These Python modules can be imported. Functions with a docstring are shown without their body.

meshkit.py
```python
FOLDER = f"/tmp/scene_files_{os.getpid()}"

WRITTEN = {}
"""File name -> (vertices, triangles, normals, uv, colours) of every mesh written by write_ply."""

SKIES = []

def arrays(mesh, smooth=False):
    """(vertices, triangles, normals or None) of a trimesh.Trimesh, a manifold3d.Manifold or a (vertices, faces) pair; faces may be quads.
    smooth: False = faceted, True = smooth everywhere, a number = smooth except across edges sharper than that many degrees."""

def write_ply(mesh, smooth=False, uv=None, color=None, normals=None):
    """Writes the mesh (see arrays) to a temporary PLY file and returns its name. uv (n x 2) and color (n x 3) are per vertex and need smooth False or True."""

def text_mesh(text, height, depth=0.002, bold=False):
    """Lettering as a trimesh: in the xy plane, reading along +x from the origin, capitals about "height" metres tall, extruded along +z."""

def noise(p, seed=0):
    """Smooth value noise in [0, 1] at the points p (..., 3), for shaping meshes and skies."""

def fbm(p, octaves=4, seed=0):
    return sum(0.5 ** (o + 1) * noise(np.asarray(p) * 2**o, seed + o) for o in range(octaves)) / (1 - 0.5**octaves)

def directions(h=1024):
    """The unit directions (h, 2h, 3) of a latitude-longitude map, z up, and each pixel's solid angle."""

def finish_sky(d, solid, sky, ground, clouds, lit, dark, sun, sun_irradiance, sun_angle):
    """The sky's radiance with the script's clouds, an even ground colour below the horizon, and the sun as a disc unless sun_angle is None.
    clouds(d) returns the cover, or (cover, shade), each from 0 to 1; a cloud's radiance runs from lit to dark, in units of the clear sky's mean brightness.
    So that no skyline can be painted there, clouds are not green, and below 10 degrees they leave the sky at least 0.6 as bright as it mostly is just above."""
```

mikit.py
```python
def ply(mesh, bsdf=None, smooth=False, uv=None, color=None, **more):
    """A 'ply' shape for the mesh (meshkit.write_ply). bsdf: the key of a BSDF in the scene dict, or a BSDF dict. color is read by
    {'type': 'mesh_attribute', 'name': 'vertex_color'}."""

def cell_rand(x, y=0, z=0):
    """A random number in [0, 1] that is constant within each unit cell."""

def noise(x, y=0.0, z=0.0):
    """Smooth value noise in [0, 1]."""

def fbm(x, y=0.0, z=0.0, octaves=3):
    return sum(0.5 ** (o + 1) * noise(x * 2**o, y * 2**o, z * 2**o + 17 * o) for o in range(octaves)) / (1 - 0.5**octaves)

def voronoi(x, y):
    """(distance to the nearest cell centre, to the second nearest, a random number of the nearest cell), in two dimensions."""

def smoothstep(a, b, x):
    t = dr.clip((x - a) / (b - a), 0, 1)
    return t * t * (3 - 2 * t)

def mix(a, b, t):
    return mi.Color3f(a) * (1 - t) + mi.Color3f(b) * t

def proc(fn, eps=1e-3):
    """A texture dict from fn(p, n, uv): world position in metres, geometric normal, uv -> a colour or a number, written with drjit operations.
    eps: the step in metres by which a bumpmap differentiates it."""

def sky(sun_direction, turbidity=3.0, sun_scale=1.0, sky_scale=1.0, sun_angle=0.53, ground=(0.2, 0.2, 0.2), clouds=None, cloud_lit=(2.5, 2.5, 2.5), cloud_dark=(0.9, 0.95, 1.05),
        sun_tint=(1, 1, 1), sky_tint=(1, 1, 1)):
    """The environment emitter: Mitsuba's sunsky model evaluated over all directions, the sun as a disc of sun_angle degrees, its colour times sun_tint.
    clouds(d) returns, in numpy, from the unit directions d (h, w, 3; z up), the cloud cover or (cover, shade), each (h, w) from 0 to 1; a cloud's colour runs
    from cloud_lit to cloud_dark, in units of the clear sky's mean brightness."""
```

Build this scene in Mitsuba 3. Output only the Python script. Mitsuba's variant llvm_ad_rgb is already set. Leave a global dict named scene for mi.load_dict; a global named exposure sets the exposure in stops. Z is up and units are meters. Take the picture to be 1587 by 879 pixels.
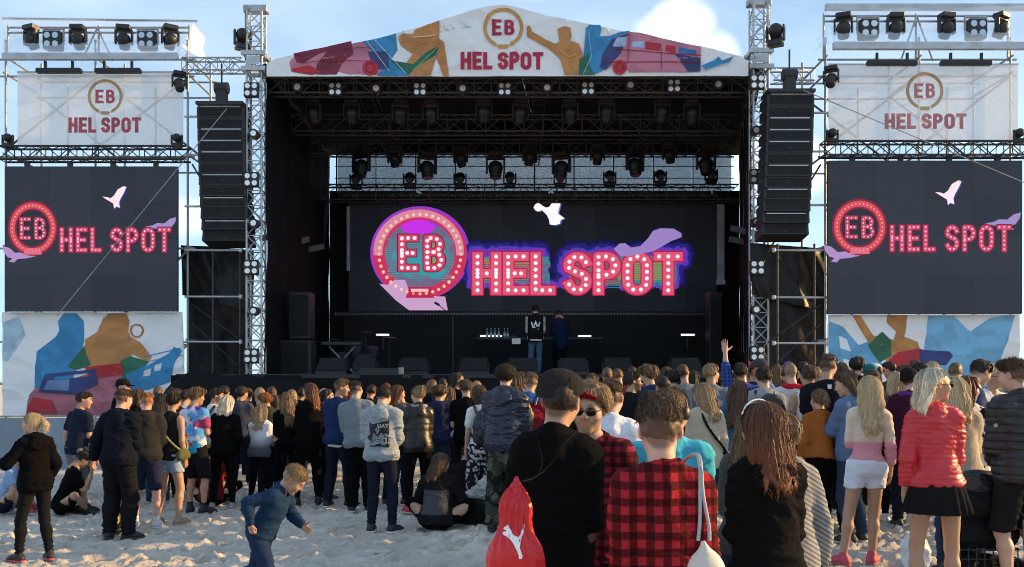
import math, random
import numpy as np, trimesh, shapely, mitsuba as mi, mikit, meshkit, drjit as dr
from shapely.geometry import Polygon, LineString, Point, box as sbox, MultiPolygon
from shapely import affinity, unary_union

T = mi.ScalarTransform4f
PI = math.pi
scene, labels = {'type': 'scene'}, {}
RNG = np.random.default_rng(7)

# ------------------------------------------------------------------ camera, sky, exposure
FOC, CX, HZ, CH = 1400.0, 793.5, 592.0, 1.7          # focal length and horizon in pixels of the photograph, eye height in metres
W0, H0 = 1587.0, 879.0
scene['camera'] = {'type': 'perspective', 'fov': math.degrees(2 * math.atan(W0 / 2 / FOC)), 'fov_axis': 'x',
                   'principal_point_offset_y': -(HZ - H0 / 2) / H0, 'near_clip': 0.1, 'far_clip': 5000.0,
                   'to_world': T().look_at([0, 0, CH], [0, 10, CH], [0, 0, 1])}
SUN = (0.95, 0.13, 0.29)

def clouds(d):
    az, el = np.degrees(np.arctan2(d[..., 0], d[..., 1])), np.degrees(np.arcsin(np.clip(d[..., 2], -1, 1)))
    n = meshkit.fbm(d * 9.0, 5, 3)
    n2 = meshkit.fbm(d * np.array([5.0, 5.0, 11.0]) + 4, 5, 9)
    c = np.zeros(d.shape[:2])
    for a, e, sa, se, g in ((10.4, 20.6, 2.5, 2.3, 1.5), (13.0, 19.4, 1.7, 1.7, 1.3), (8.7, 19.2, 1.6, 1.4, 1.1), (2.6, 23.6, 3.2, .9, 1.0), (-21, 10, 5, 2.4, 1.0), (17, 13, 3, 2.5, 1.1), (60, 20, 25, 9, .9), (-75, 18, 20, 7, .9), (170, 25, 40, 10, .8)):
        c = np.maximum(c, g * np.exp(-((az - a) / sa) ** 2 - ((el - e) / se) ** 2))
    cover = np.clip((c + (n - 0.5) * 1.3 - 0.34) * 2.1, 0, 1)
    bright_veil = np.clip(0.30 + (n2 - 0.5) * 0.7, 0.1, 0.6)  # even veil added to brighten and pale the whole sky
    return np.maximum(cover, bright_veil), np.where(cover > bright_veil, np.clip(0.10 + (0.5 - n) * 1.4, 0, 0.6), 0.0)

scene['sky'] = mikit.sky(SUN, turbidity=3, clouds=clouds, cloud_lit=(2.75, 3.15, 3.55), cloud_dark=(1.7, 1.9, 2.15), sky_scale=1.0, sky_tint=(.76, .97, 1.13), sun_scale=0.90, sun_tint=(1.0, 0.86, 0.66), ground=(0.22, 0.20, 0.18))
exposure = 2.82

# ------------------------------------------------------------------ helpers
def P(px, py, y):
    """the point at depth y that stands at this place of the photograph"""
    return np.array([(px - CX) * y / FOC, y, CH + (HZ - py) * y / FOC])

def free(key):
    if key not in scene and key not in labels:
        return key
    i = 1
    while f'{key}_{i:03d}' in scene or f'{key}_{i:03d}' in labels:
        i += 1
    return f'{key}_{i:03d}'

def thing(name, label, cat, group=None):
    k = free(name)
    labels[k] = {'label': label, 'category': cat}
    if group: labels[k]['group'] = group
    return k

def part(parent, name, mesh, bsdf, smooth=False, label=None, kind=None, **kw):
    k = free(parent + '__' + name)
    scene[k] = mikit.ply(mesh, bsdf, smooth, **kw)
    if label or kind:
        labels[k] = {}
        if label: labels[k]['label'] = label
        if kind: labels[k]['kind'] = kind
    return k

def solo(name, label, cat, mesh, bsdf, smooth=False, group=None, kind=None, **kw):
    k = free(name)
    scene[k] = mikit.ply(mesh, bsdf, smooth, **kw)
    labels[k] = {'label': label, 'category': cat}
    if group: labels[k]['group'] = group
    if kind: labels[k]['kind'] = kind
    return k

def struct(name, mesh, bsdf, smooth=False, **kw):
    k = free(name)
    scene[k] = mikit.ply(mesh, bsdf, smooth, **kw)
    labels[k] = {'kind': 'structure'}
    return k

def cat(ms):
    return trimesh.util.concatenate(ms) if len(ms) > 1 else ms[0]

def boxm(c, s, rz=0.0, rx=0.0, bevel=0.0):
    """a box about c with sizes s; bevel chamfers its twelve edges"""
    s = np.asarray(s, float)
    if bevel > 0:
        h = s / 2
        pts = []
        for sx in (-1, 1):
            for sy in (-1, 1):
                for sz in (-1, 1):
                    sg = np.array([sx, sy, sz])
                    for a in range(3):
                        q = h - bevel
                        q = q.copy(); q[a] = h[a]
                        pts.append(sg * q)
        m = trimesh.convex.convex_hull(np.array(pts))
    else:
        m = trimesh.creation.box(s)
    if rx: m.apply_transform(trimesh.transformations.rotation_matrix(rx, [1, 0, 0]))
    if rz: m.apply_transform(trimesh.transformations.rotation_matrix(rz, [0, 0, 1]))
    m.apply_translation(c)
    return m

def tube(a, b, r, n=8):
    a, b = np.asarray(a, float), np.asarray(b, float)
    t = b - a
    L = np.linalg.norm(t); t = t / L
    u = np.cross(t, [0, 0, 1.0] if abs(t[2]) < .9 else [1.0, 0, 0]); u /= np.linalg.norm(u)
    w = np.cross(t, u)
    an = np.arange(n) * 2 * PI / n
    ring = r * (np.cos(an)[:, None] * u + np.sin(an)[:, None] * w)
    v = np.vstack([a + ring, b + ring, a, b])
    i = np.arange(n); j = (i + 1) % n
    f = np.vstack([np.c_[i, j, j + n], np.c_[i, j + n, i + n], np.c_[j, i, np.full(n, 2 * n)], np.c_[i + n, j + n, np.full(n, 2 * n + 1)]])
    return trimesh.Trimesh(v, f, process=False)

def path_tube(pts, r, n=8):
    v, q = _tube(pts, r, n)
    return trimesh.Trimesh(v, np.vstack([q[:, [0, 1, 2]], q[:, [0, 2, 3]]]), process=False)

def _tube(points, radii, sides):
    p = np.asarray(points, float)
    t = np.gradient(p, axis=0); t /= np.linalg.norm(t, axis=1, keepdims=True) + 1e-12
    a = np.cross(t, np.where(np.abs(t[:, 2:]) < 0.9, [0, 0, 1.0], [1.0, 0, 0])); a /= np.linalg.norm(a, axis=1, keepdims=True) + 1e-12
    b, ang = np.cross(t, a), np.arange(sides) * 2 * PI / sides
    v = p[:, None] + np.broadcast_to(radii, (len(p),))[:, None, None] * (np.cos(ang)[None, :, None] * a[:, None] + np.sin(ang)[None, :, None] * b[:, None])
    i, j = np.meshgrid(np.arange(len(p) - 1), np.arange(sides), indexing='ij')
    q = np.stack([i * sides + j, i * sides + (j + 1) % sides, (i + 1) * sides + (j + 1) % sides, (i + 1) * sides + j], -1).reshape(-1, 4)
    return v.reshape(-1, 3), q

def disc(c, r, axis, t, n=20):
    """a drum of radius r and thickness t about c along axis"""
    axis = np.asarray(axis, float) / np.linalg.norm(axis)
    return tube(np.asarray(c) - axis * t / 2, np.asarray(c) + axis * t / 2, r, n)

def xform(m, R=None, t=None):
    m = m.copy()
    if R is not None: m.vertices = m.vertices @ np.asarray(R).T
    if t is not None: m.vertices = m.vertices + np.asarray(t)
    return m

def Rz(a): c, s = math.cos(a), math.sin(a); return np.array([[c, -s, 0], [s, c, 0], [0, 0, 1.0]])
def Rx(a): c, s = math.cos(a), math.sin(a); return np.array([[1.0, 0, 0], [0, c, -s], [0, s, c]])
def Ry(a): c, s = math.cos(a), math.sin(a); return np.array([[c, 0, s], [0, 1.0, 0], [-s, 0, c]])

def polys(g):
    return [q for q in getattr(g, 'geoms', [g]) if q.geom_type == 'Polygon' and q.area > 1e-7]

def flat(g, origin, ux, uz, out, depth=0.004):
    """a flat shapely shape (x right, y up) as a thin solid on a plane: origin + x*ux + y*uz, its face 'out' metres towards the viewer"""
    ux, uz = np.asarray(ux, float), np.asarray(uz, float)
    nrm = np.cross(ux, uz); nrm /= np.linalg.norm(nrm)
    ms = []
    for q in polys(g):
        m = trimesh.creation.extrude_polygon(q, depth, engine='earcut')
        v = m.vertices
        m.vertices = np.asarray(origin) + v[:, :1] * ux + v[:, 1:2] * uz + (v[:, 2:] - depth + out) * nrm
        ms.append(m)
    return cat(ms) if ms else None

# ------------------------------------------------------------------ materials
def rgb(*c): return {'type': 'rgb', 'value': [float(x) for x in c]}
def srgb(h):
    h = h.lstrip('#'); c = np.array([int(h[i:i + 2], 16) / 255 for i in (0, 2, 4)])
    return tuple(np.where(c <= .04045, c / 12.92, ((c + .055) / 1.055) ** 2.4))
def two(b): return {'type': 'twosided', 'bsdf': b}
def prin(col, rough=.6, metal=0.0, spec=.5, **k):
    return {'type': 'principled', 'base_color': col if isinstance(col, dict) else rgb(*col), 'roughness': rough, 'metallic': metal, 'specular': spec, **k}
def bump(b, fn, sc, eps=1e-3):
    return {'type': 'bumpmap', 'arbitrary': mikit.proc(fn, eps), 'scale': sc, 'bsdf': b}
VC = {'type': 'mesh_attribute', 'name': 'vertex_color'}
N, F = mikit.noise, mikit.fbm

def wear(col, amt=.35, f=3.0):
    c = mi.Color3f(*[float(x) for x in col])
    return mikit.proc(lambda p, n, uv: c * (1 - amt + 2 * amt * F(p.x * f, p.y * f, p.z * f, 4)))

def sand_col(p, n, uv):
    a = F(p.x * .7, p.y * .7, 0, 3); b = F(p.x * 9, p.y * 9, p.z * 9, 3); g = N(p.x * 160, p.y * 160, p.z * 160)
    c = mikit.mix((.36, .338, .30), (.48, .45, .40), mikit.smoothstep(.3, .7, a * .5 + b * .5))
    return c * (.78 + .44 * g)
def sand_bump(p, n, uv):
    return F(p.x * 20, p.y * 20, p.z * 20, 4) * .035 + N(p.x * 140, p.y * 140, p.z * 140) * .003
def weave(p, n, uv):
    return N(p.x * 260, p.y * 260, p.z * 260) * .0016 + F(p.x * 38, p.y * 38, p.z * 24, 3) * .006
def wrinkle(p, n, uv):
    return F(p.x * 2.2, p.y * 2.2, p.z * 1.1, 4) * .05

scene['m_sand'] = two(bump(prin(mikit.proc(sand_col), .95, spec=.2), sand_bump, 1.0, 3e-3))
scene['m_alu'] = two(prin(wear((.42, .43, .45), .3, 5), .42, .7))
scene['m_steel'] = two(prin(wear((.34, .35, .36), .3, 6), .45, .55))
scene['m_darkmetal'] = two(prin((.022, .023, .026), .5, .2))
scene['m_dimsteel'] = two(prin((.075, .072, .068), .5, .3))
scene['m_black'] = two(prin(wear((.012, .012, .013), .3, 2), .75, spec=.3))
scene['m_void'] = two(prin((.006, .006, .007), .9, spec=.1))
scene['m_plastic'] = two(prin((.018, .019, .021), .45, spec=.4))
scene['m_drape'] = two(bump(prin((.008, .0085, .010), .75, spec=.12), wrinkle, 1.0, 1e-2))
scene['m_lens'] = two(prin((.55, .57, .60), .12, .85))
scene['m_reflector'] = two(prin((.80, .80, .78), .3, .6))
scene['m_tarpblack'] = two(bump(prin((.008, .0085, .0095), .48, spec=.35), lambda p, n, uv: wrinkle(p, n, uv) + F(p.x * 7 + 2 * p.z, p.y * 5, p.z * 4, 3) * .02, 1.0, 1e-2))
scene['m_whitebar'] = two(prin((.80, .80, .80), .4))
scene['m_pvc'] = two(bump(prin(mikit.proc(lambda p, n, uv: mi.Color3f(.76, .77, .79) * (.92 + .16 * F(p.x * 1.3, p.y, p.z * 2.0, 3))), .45, spec=.4),
                          lambda p, n, uv: F(p.x * 1.2, 0, p.z * 1.6, 3) * .05 + F(p.x * 6 + p.z * 4, 0, p.z * 7, 2) * .006, 1.0, 1e-2))
scene['m_scrim'] = {'type': 'mask', 'opacity': .56, 'bsdf': {'type': 'principledthin', 'base_color': rgb(.90, .91, .92), 'roughness': .7, 'diff_trans': 1.0}}
scene['m_film'] = {'type': 'thindielectric', 'int_ior': 1.35}
scene['m_haze_film'] = {'type': 'mask', 'opacity': .40, 'bsdf': two(prin((.75, .79, .84), .25, spec=.6))}
scene['m_tarp'] = two(bump(prin(wear((.20, .25, .31), .2, 2), .6), wrinkle, 1.0, 1e-2))
# ------------------------------------------------------------------ bodies and clothes: rounded bones blended in a distance field, skinned by surface nets
def rc(a, b, ra, rb, k=.03):
    a, b = np.asarray(a, float), np.asarray(b, float)
    ba = b - a; bb = float(ba @ ba) + 1e-12
    def fn(X, Y, Z):
        t = np.clip(((X - a[0]) * ba[0] + (Y - a[1]) * ba[1] + (Z - a[2]) * ba[2]) / bb, 0, 1)
        return np.sqrt((X - a[0] - t * ba[0]) ** 2 + (Y - a[1] - t * ba[1]) ** 2 + (Z - a[2] - t * ba[2]) ** 2) - (ra + (rb - ra) * t)
    r = max(ra, rb)
    return (fn, np.minimum(a, b) - r, np.maximum(a, b) + r, k)

def el(c, r, k=.03, R=None):
    c, r = np.asarray(c, float), np.asarray(r, float)
    def fn(X, Y, Z):
        x, y, z = X - c[0], Y - c[1], Z - c[2]
        if R is not None:
            x, y, z = (R[0, 0] * x + R[1, 0] * y + R[2, 0] * z, R[0, 1] * x + R[1, 1] * y + R[2, 1] * z, R[0, 2] * x + R[1, 2] * y + R[2, 2] * z)
        k0 = np.sqrt((x / r[0]) ** 2 + (y / r[1]) ** 2 + (z / r[2]) ** 2)
        k1 = np.sqrt((x / r[0] ** 2) ** 2 + (y / r[1] ** 2) ** 2 + (z / r[2] ** 2) ** 2) + 1e-9
        return np.where(k0 < 1e-3, -r.min(), k0 * (k0 - 1) / k1)
    m = r.max() if R is not None else r
    return (fn, c - m, c + m, k)

def smin(a, b, k):
    h = np.maximum(k - np.abs(a - b), 0) / k
    return np.minimum(a, b) - h * h * k * .25

def evalp(prims, X, Y, Z):
    D = np.full(np.broadcast(X, Y, Z).shape, .5)
    for fn, lo, hi, k in prims:
        D = smin(D, fn(X, Y, Z), k)
    return D

def skin_mesh(prims, h, cuts=(), minus=(), pad=.03, ck=0):
    """the surface of the blended prims; cuts: fn(X, Y, Z) > 0 is cut away; minus: prims taken out (smoothly by their k)"""
    lo = np.min([p[1] for p in prims], 0) - pad - h
    hi = np.max([p[2] for p in prims], 0) + pad + h
    ax = [np.arange(lo[i], hi[i] + h, h) for i in range(3)]
    D = np.full([len(a) for a in ax], .2, np.float32)
    def blk(l, u):
        return tuple(slice(max(int((l[i] - lo[i]) / h) - 1, 0), min(int((u[i] - lo[i]) / h) + 3, len(ax[i]))) for i in range(3))
    def grid(s):
        return ax[0][s[0]][:, None, None], ax[1][s[1]][None, :, None], ax[2][s[2]][None, None, :]
    for fn, l, u, k in prims:
        s = blk(l - k - 2 * h, u + k + 2 * h)
        D[s] = smin(D[s], fn(*grid(s)).astype(np.float32), k)
    for fn, l, u, k in minus:
        s = blk(l - k - 2 * h, u + k + 2 * h)
        if min(x.stop - x.start for x in s) > 0:
            D[s] = -smin(-D[s], fn(*grid(s)).astype(np.float32), k)
    for c in cuts:
        D = -smin(-D, -c(*grid((slice(None),) * 3)).astype(np.float32), ck) if ck else np.maximum(D, c(*grid((slice(None),) * 3)).astype(np.float32))
    return nets(D, ax)

def nets(D, ax):
    D = np.where(np.abs(D) < 1e-7, 1e-7, D)
    s = D < 0
    n = np.zeros([x - 1 for x in D.shape], np.int8)
    for i in (0, 1):
        for j in (0, 1):
            for k in (0, 1):
                n += s[i:s.shape[0] - 1 + i, j:s.shape[1] - 1 + j, k:s.shape[2] - 1 + k]
    mixed = (n > 0) & (n < 8)
    I, J, K = np.nonzero(mixed)
    idx = np.full(mixed.shape, -1, np.int64); idx[mixed] = np.arange(len(I))
    acc, cnt = np.zeros((len(I), 3)), np.zeros(len(I))
    c = [(i, j, k) for i in (0, 1) for j in (0, 1) for k in (0, 1)]
    val = {q: D[I + q[0], J + q[1], K + q[2]] for q in c}
    for q in c:
        for a in range(3):
            if q[a] == 0:
                r = tuple(1 if t == a else q[t] for t in range(3))
                da, db = val[q], val[r]
                x = (da < 0) != (db < 0)
                t = np.where(x, da / np.where(x, da - db, 1), 0)
                for m in range(3):
                    acc[:, m] += x * (q[m] + (t if m == a else 0))
                cnt += x
    acc /= cnt[:, None]
    base = np.c_[I, J, K]
    v = np.empty_like(acc)
    for m in range(3):
        A = ax[m]
        v[:, m] = A[base[:, m]] + acc[:, m] * (A[1] - A[0])
    fs = []
    for a in range(3):
        b, g = (a + 1) % 3, (a + 2) % 3
        sl0, sl1 = [slice(None)] * 3, [slice(None)] * 3
        sl0[a], sl1[a] = slice(0, -1), slice(1, None)
        s0, s1 = s[tuple(sl0)], s[tuple(sl1)]
        x = s0 != s1
        q = np.argwhere(x)
        q = q[(q[:, b] > 0) & (q[:, g] > 0) & (q[:, b] < D.shape[b] - 1) & (q[:, g] < D.shape[g] - 1)]
        def cell(db, dg):
            r = q.copy(); r[:, b] -= db; r[:, g] -= dg
            return idx[r[:, 0], r[:, 1], r[:, 2]]
        quad = np.c_[cell(1, 1), cell(0, 1), cell(0, 0), cell(1, 0)]
        inside = s0[q[:, 0], q[:, 1], q[:, 2]]
        quad[~inside] = quad[~inside][:, ::-1]
        fs.append(quad)
    q = np.vstack(fs)
    q = q[(q >= 0).all(1)]
    return trimesh.Trimesh(v, np.vstack([q[:, [0, 1, 2]], q[:, [0, 2, 3]]]), process=False)

def vnormals(m):
    v, f = m.vertices, m.faces
    n = np.zeros_like(v); fc = np.cross(v[f[:, 1]] - v[f[:, 0]], v[f[:, 2]] - v[f[:, 0]])
    for k in range(3):
        np.add.at(n, f[:, k], fc)
    return n / (np.linalg.norm(n, axis=1, keepdims=True) + 1e-12)

def smooth_v(m, it=1, lam=.5):
    e = np.vstack([m.faces[:, [0, 1]], m.faces[:, [1, 2]], m.faces[:, [2, 0]]])
    v = np.array(m.vertices)
    deg = np.bincount(e.ravel(), minlength=len(v))[:, None] + 1e-9
    for _ in range(it):
        a = np.zeros_like(v)
        np.add.at(a, e[:, 0], v[e[:, 1]]); np.add.at(a, e[:, 1], v[e[:, 0]])
        v = v + lam * (a / deg - v)
    m.vertices = v
    return m

def folds(m, amp, seed, f=(7, 7, 13), smoothit=1):
    """cloth folds: ridged noise along the normals"""
    if smoothit: smooth_v(m, smoothit)
    if amp <= 0: return m
    v, n = np.array(m.vertices), vnormals(m)
    o = np.random.default_rng(seed).uniform(0, 50, 3)
    w = meshkit.noise(v * 3.1 + o, 5)[:, None] - .5
    q = v * np.asarray(f) + o + w * 2.0
    a = meshkit.noise(q, 1); b = meshkit.noise(q * 2.1 + 3, 2)
    d = (1 - np.abs(2 * a - 1)) ** 2 * .9 + (1 - np.abs(2 * b - 1)) ** 2 * .45 - .45
    m.vertices = v + n * (amp * d)[:, None]
    return m
# ------------------------------------------------------------------ heads, hair, hands, shoes: made once, then posed on each person
HEADH = {0: .0050, 1: .0095, 2: .015}
def head_prims(sex):
    f = sex != 'm'
    w = .93 if f else 1.0
    return [el((0, -.014, .028), (.0765, .0975, .091), .02),
            el((0, .034, -.015), (.064 * w, .060, .088), .03),
            el((0, .022, -.058), (.056 * w, .062, .052), .03),
            rc((-.012, .070, -.098), (.012, .070, -.098), .020 if not f else .016, .020 if not f else .016, .025),
            rc((-.034, .080, .034), (.034, .080, .034), .013 if not f else .010, .013 if not f else .010, .02),
            rc((0, .086, .020), (0, .107, -.018), .008, .0125, .014),
            el((-.011, .098, -.022), (.009, .009, .008), .008), el((.011, .098, -.022), (.009, .009, .008), .008),
            rc((-.017, .086, -.052), (.017, .086, -.052), .0075, .0075, .008),
            rc((-.014, .086, -.063), (.014, .086, -.063), .0085, .0085, .007),
            el((-.045, .058, -.020), (.022, .024, .024), .03), el((.045, .058, -.020), (.022, .024, .024), .03),
            el((-.079, -.012, -.002), (.011, .021, .032), .008, Rx(-.25) @ Rz(-.35)), el((.079, -.012, -.002), (.011, .021, .032), .008, Rx(-.25) @ Rz(.35)),
            rc((0, -.022, -.050), (0, -.045, -.24), .054 if not f else .046, .060 if not f else .050, .03)]

_heads = {}
def head_proto(sex, q):
    """(mesh in head space, tag per vertex): 0 skin, 1 lips, 2 brow, 3 eye white, 4 iris, 5 beard area, 6 ear"""
    if (sex, q) in _heads: return _heads[sex, q]
    minus = [el((-.031, .098, .006), (.016, .016, .011), .016), el((.031, .098, .006), (.016, .016, .011), .016),
             rc((-.019, .099, -.0575), (.019, .099, -.0575), .0025, .0025, .006),
             el((-.088, -.008, 0), (.005, .010, .016), .006), el((.088, -.008, 0), (.005, .010, .016), .006)]
    m = skin_mesh(head_prims(sex), HEADH[q], minus=minus if q < 2 else (), cuts=[lambda X, Y, Z: -.215 - Z + 0 * X * Y], pad=.01)
    smooth_v(m, 1, .35)
    v = m.vertices
    t = np.zeros(len(v), int)
    lipz = np.abs(v[:, 2] + .058) < .0125 - .25 * np.abs(v[:, 0])
    t[(v[:, 1] > .078) & lipz & (np.abs(v[:, 0]) < .026)] = 1
    bz = .036 - .10 * np.abs(np.abs(v[:, 0]) - .030)
    t[(v[:, 1] > .060) & (np.abs(v[:, 0]) > .012) & (np.abs(v[:, 0]) < .052) & (np.abs(v[:, 2] - bz) < (.0055 if q == 0 else .008))] = 2
    jaw = (v[:, 2] < -.036) & (v[:, 2] > -.125) & (v[:, 1] > -.002) & (t == 0)
    mouthgap = (np.abs(v[:, 0]) < .020) & (v[:, 2] > -.073) & (v[:, 2] < -.046)
    cheek = (v[:, 2] > -.036 - 0.0) | ((v[:, 2] > -.050) & (np.abs(v[:, 0]) < .045) & (np.abs(v[:, 0]) > .028))
    t[jaw & ~mouthgap & ~cheek] = 5
    side = (np.abs(v[:, 0]) > .058) & (v[:, 1] > -.005) & (v[:, 1] < .030) & (v[:, 2] < .02) & (v[:, 2] > -.06)
    t[side & (t == 0)] = 5
    t[(np.abs(v[:, 0]) > .078) & (np.abs(v[:, 1] + .012) < .024) & (np.abs(v[:, 2]) < .034)] = 6
    ms, ts = [m], [t]
    if q < 2:
        for s in (-1, 1):
            e = trimesh.creation.icosphere(subdivisions=3 if q == 0 else 2, radius=.0128)
            a = np.arccos(np.clip(e.vertices @ np.array([0, 1.0, 0]) / .0128, -1, 1))
            te = np.where(a < .56, 4, 3)
            e.apply_translation((s * .031, .0775, .006))
            lid = trimesh.creation.icosphere(subdivisions=3 if q == 0 else 2, radius=.0142)
            lid.apply_transform(trimesh.transformations.scale_matrix(1))
            keep = (lid.vertices[:, 2] > .0016) | (lid.vertices[:, 2] < -.0062)
            fk = keep[lid.faces].all(1)
            lid = trimesh.Trimesh(lid.vertices + np.array([s * .031, .0772, .006]), lid.faces[fk], process=False)
            ms += [e, lid]; ts += [te, np.zeros(len(lid.vertices), int)]
    M = trimesh.Trimesh(np.vstack([x.vertices for x in ms]), np.vstack([x.faces + o for x, o in zip(ms, np.cumsum([0] + [len(x.vertices) for x in ms[:-1]]))]), process=False)
    _heads[sex, q] = (M, np.concatenate(ts))
    return _heads[sex, q]

# hair: prims in head space, a cut below the hairline, noise along the normals, ribbons of hair over the surface
def hairline(front=.004, nape=-.085, slope=.75):
    n = np.array([0, -slope, math.sqrt(1 - slope ** 2)])
    return [lambda X, Y, Z: -(n[1] * Y + n[2] * Z) - front + .004 * np.sin(X * 95 + 1) + .003 * np.sin(X * 210 + Z * 80), lambda X, Y, Z: nape - Z + 0 * X * Y]

def skull(t, tz=0, ty=0): return el((0, -.016 + ty, .030 + tz), (.0765 + t, .0975 + t, .091 + t), .02)

STY = {}
def sty(name, prims, cuts, noise, f, rib=None):
    STY[name] = (prims, cuts, noise, f, rib)
HL = hairline()
HLw = hairline(.010, -.10, .70)
# name, prims, cuts, roughness of the surface, its frequency, ribbons (number, length below the crown, spread)
sty('crop', [skull(.006)], hairline(.002, -.07), .003, (70, 70, 50), None)
sty('buzz', [skull(.0025)], hairline(.004, -.07), .0012, (90, 90, 90), None)
sty('short', [skull(.008), el((0, .012, .075), (.066, .080, .056), .03)], HL, .014, (30, 30, 17), (420, -.02, .006))
sty('fade', [skull(.0032), el((0, -.004, .070), (.071, .096, .062), .02)], HL, .012, (30, 30, 17), (420, .045, .007))
sty('quiff', [skull(.005), el((0, .006, .080), (.070, .092, .058), .025), el((0, .060, .092), (.052, .036, .036), .03)], HL, .018, (28, 20, 20), (420, .03, .008))
sty('receding', [skull(.005)], hairline(-.016, -.075), .004, (70, 70, 50), None)
sty('messy', [skull(.014), el((0, .016, .082), (.070, .084, .054), .03)], hairline(.006, -.085), .026, (24, 24, 17), (520, -.05, .016))
sty('curly', [skull(.017), el((0, .012, .080), (.078, .090, .066), .03)], hairline(.006, -.08), .026, (34, 34, 30), (500, -.04, .022))
sty('bob', [skull(.018), rc((-.066, -.02, 0), (-.072, -.025, -.115), .034, .028), rc((.066, -.02, 0), (.072, -.025, -.115), .034, .028), rc((0, -.075, 0), (0, -.075, -.125), .046, .040, .05),
    rc((-.045, -.062, 0), (-.048, -.062, -.12), .044, .036, .05), rc((.045, -.062, 0), (.048, -.062, -.12), .044, .036, .05)],
    [lambda X, Y, Z: -(-.80 * Y + .6 * Z) - .012 - .35 * np.maximum(-Z, 0) + 0 * X], .008, (60, 60, 5), (700, -.145, .007))
def longhair(L, wide=1.0):
    return [skull(.017), rc((-.062, -.026, 0), (-.072 * wide, -.055, -min(L * .8, .22)), .032, .026, .04), rc((.062, -.026, 0), (.072 * wide, -.055, -min(L * .8, .22)), .032, .026, .04),
            rc((0, -.078, .02), (0, -.100, -.12), .048, .042, .05), rc((-.045, -.062, 0), (-.052 * wide, -.088, -.12), .046, .040, .05), rc((.045, -.062, 0), (.052 * wide, -.088, -.12), .046, .040, .05),
            rc((0, -.100, -.12), (0, -.100 - .35 * (L - .12), -L), .042, .032, .05), rc((-.052 * wide, -.088, -.12), (-.058 * wide, -.085 - .35 * (L - .12), -L), .040, .028, .05), rc((.052 * wide, -.088, -.12), (.058 * wide, -.085 - .35 * (L - .12), -L), .040, .028, .05)]
CL = [lambda X, Y, Z: -(-.80 * Y + .6 * Z) - .012 - .42 * np.maximum(-Z, 0) + 0 * X]
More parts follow.
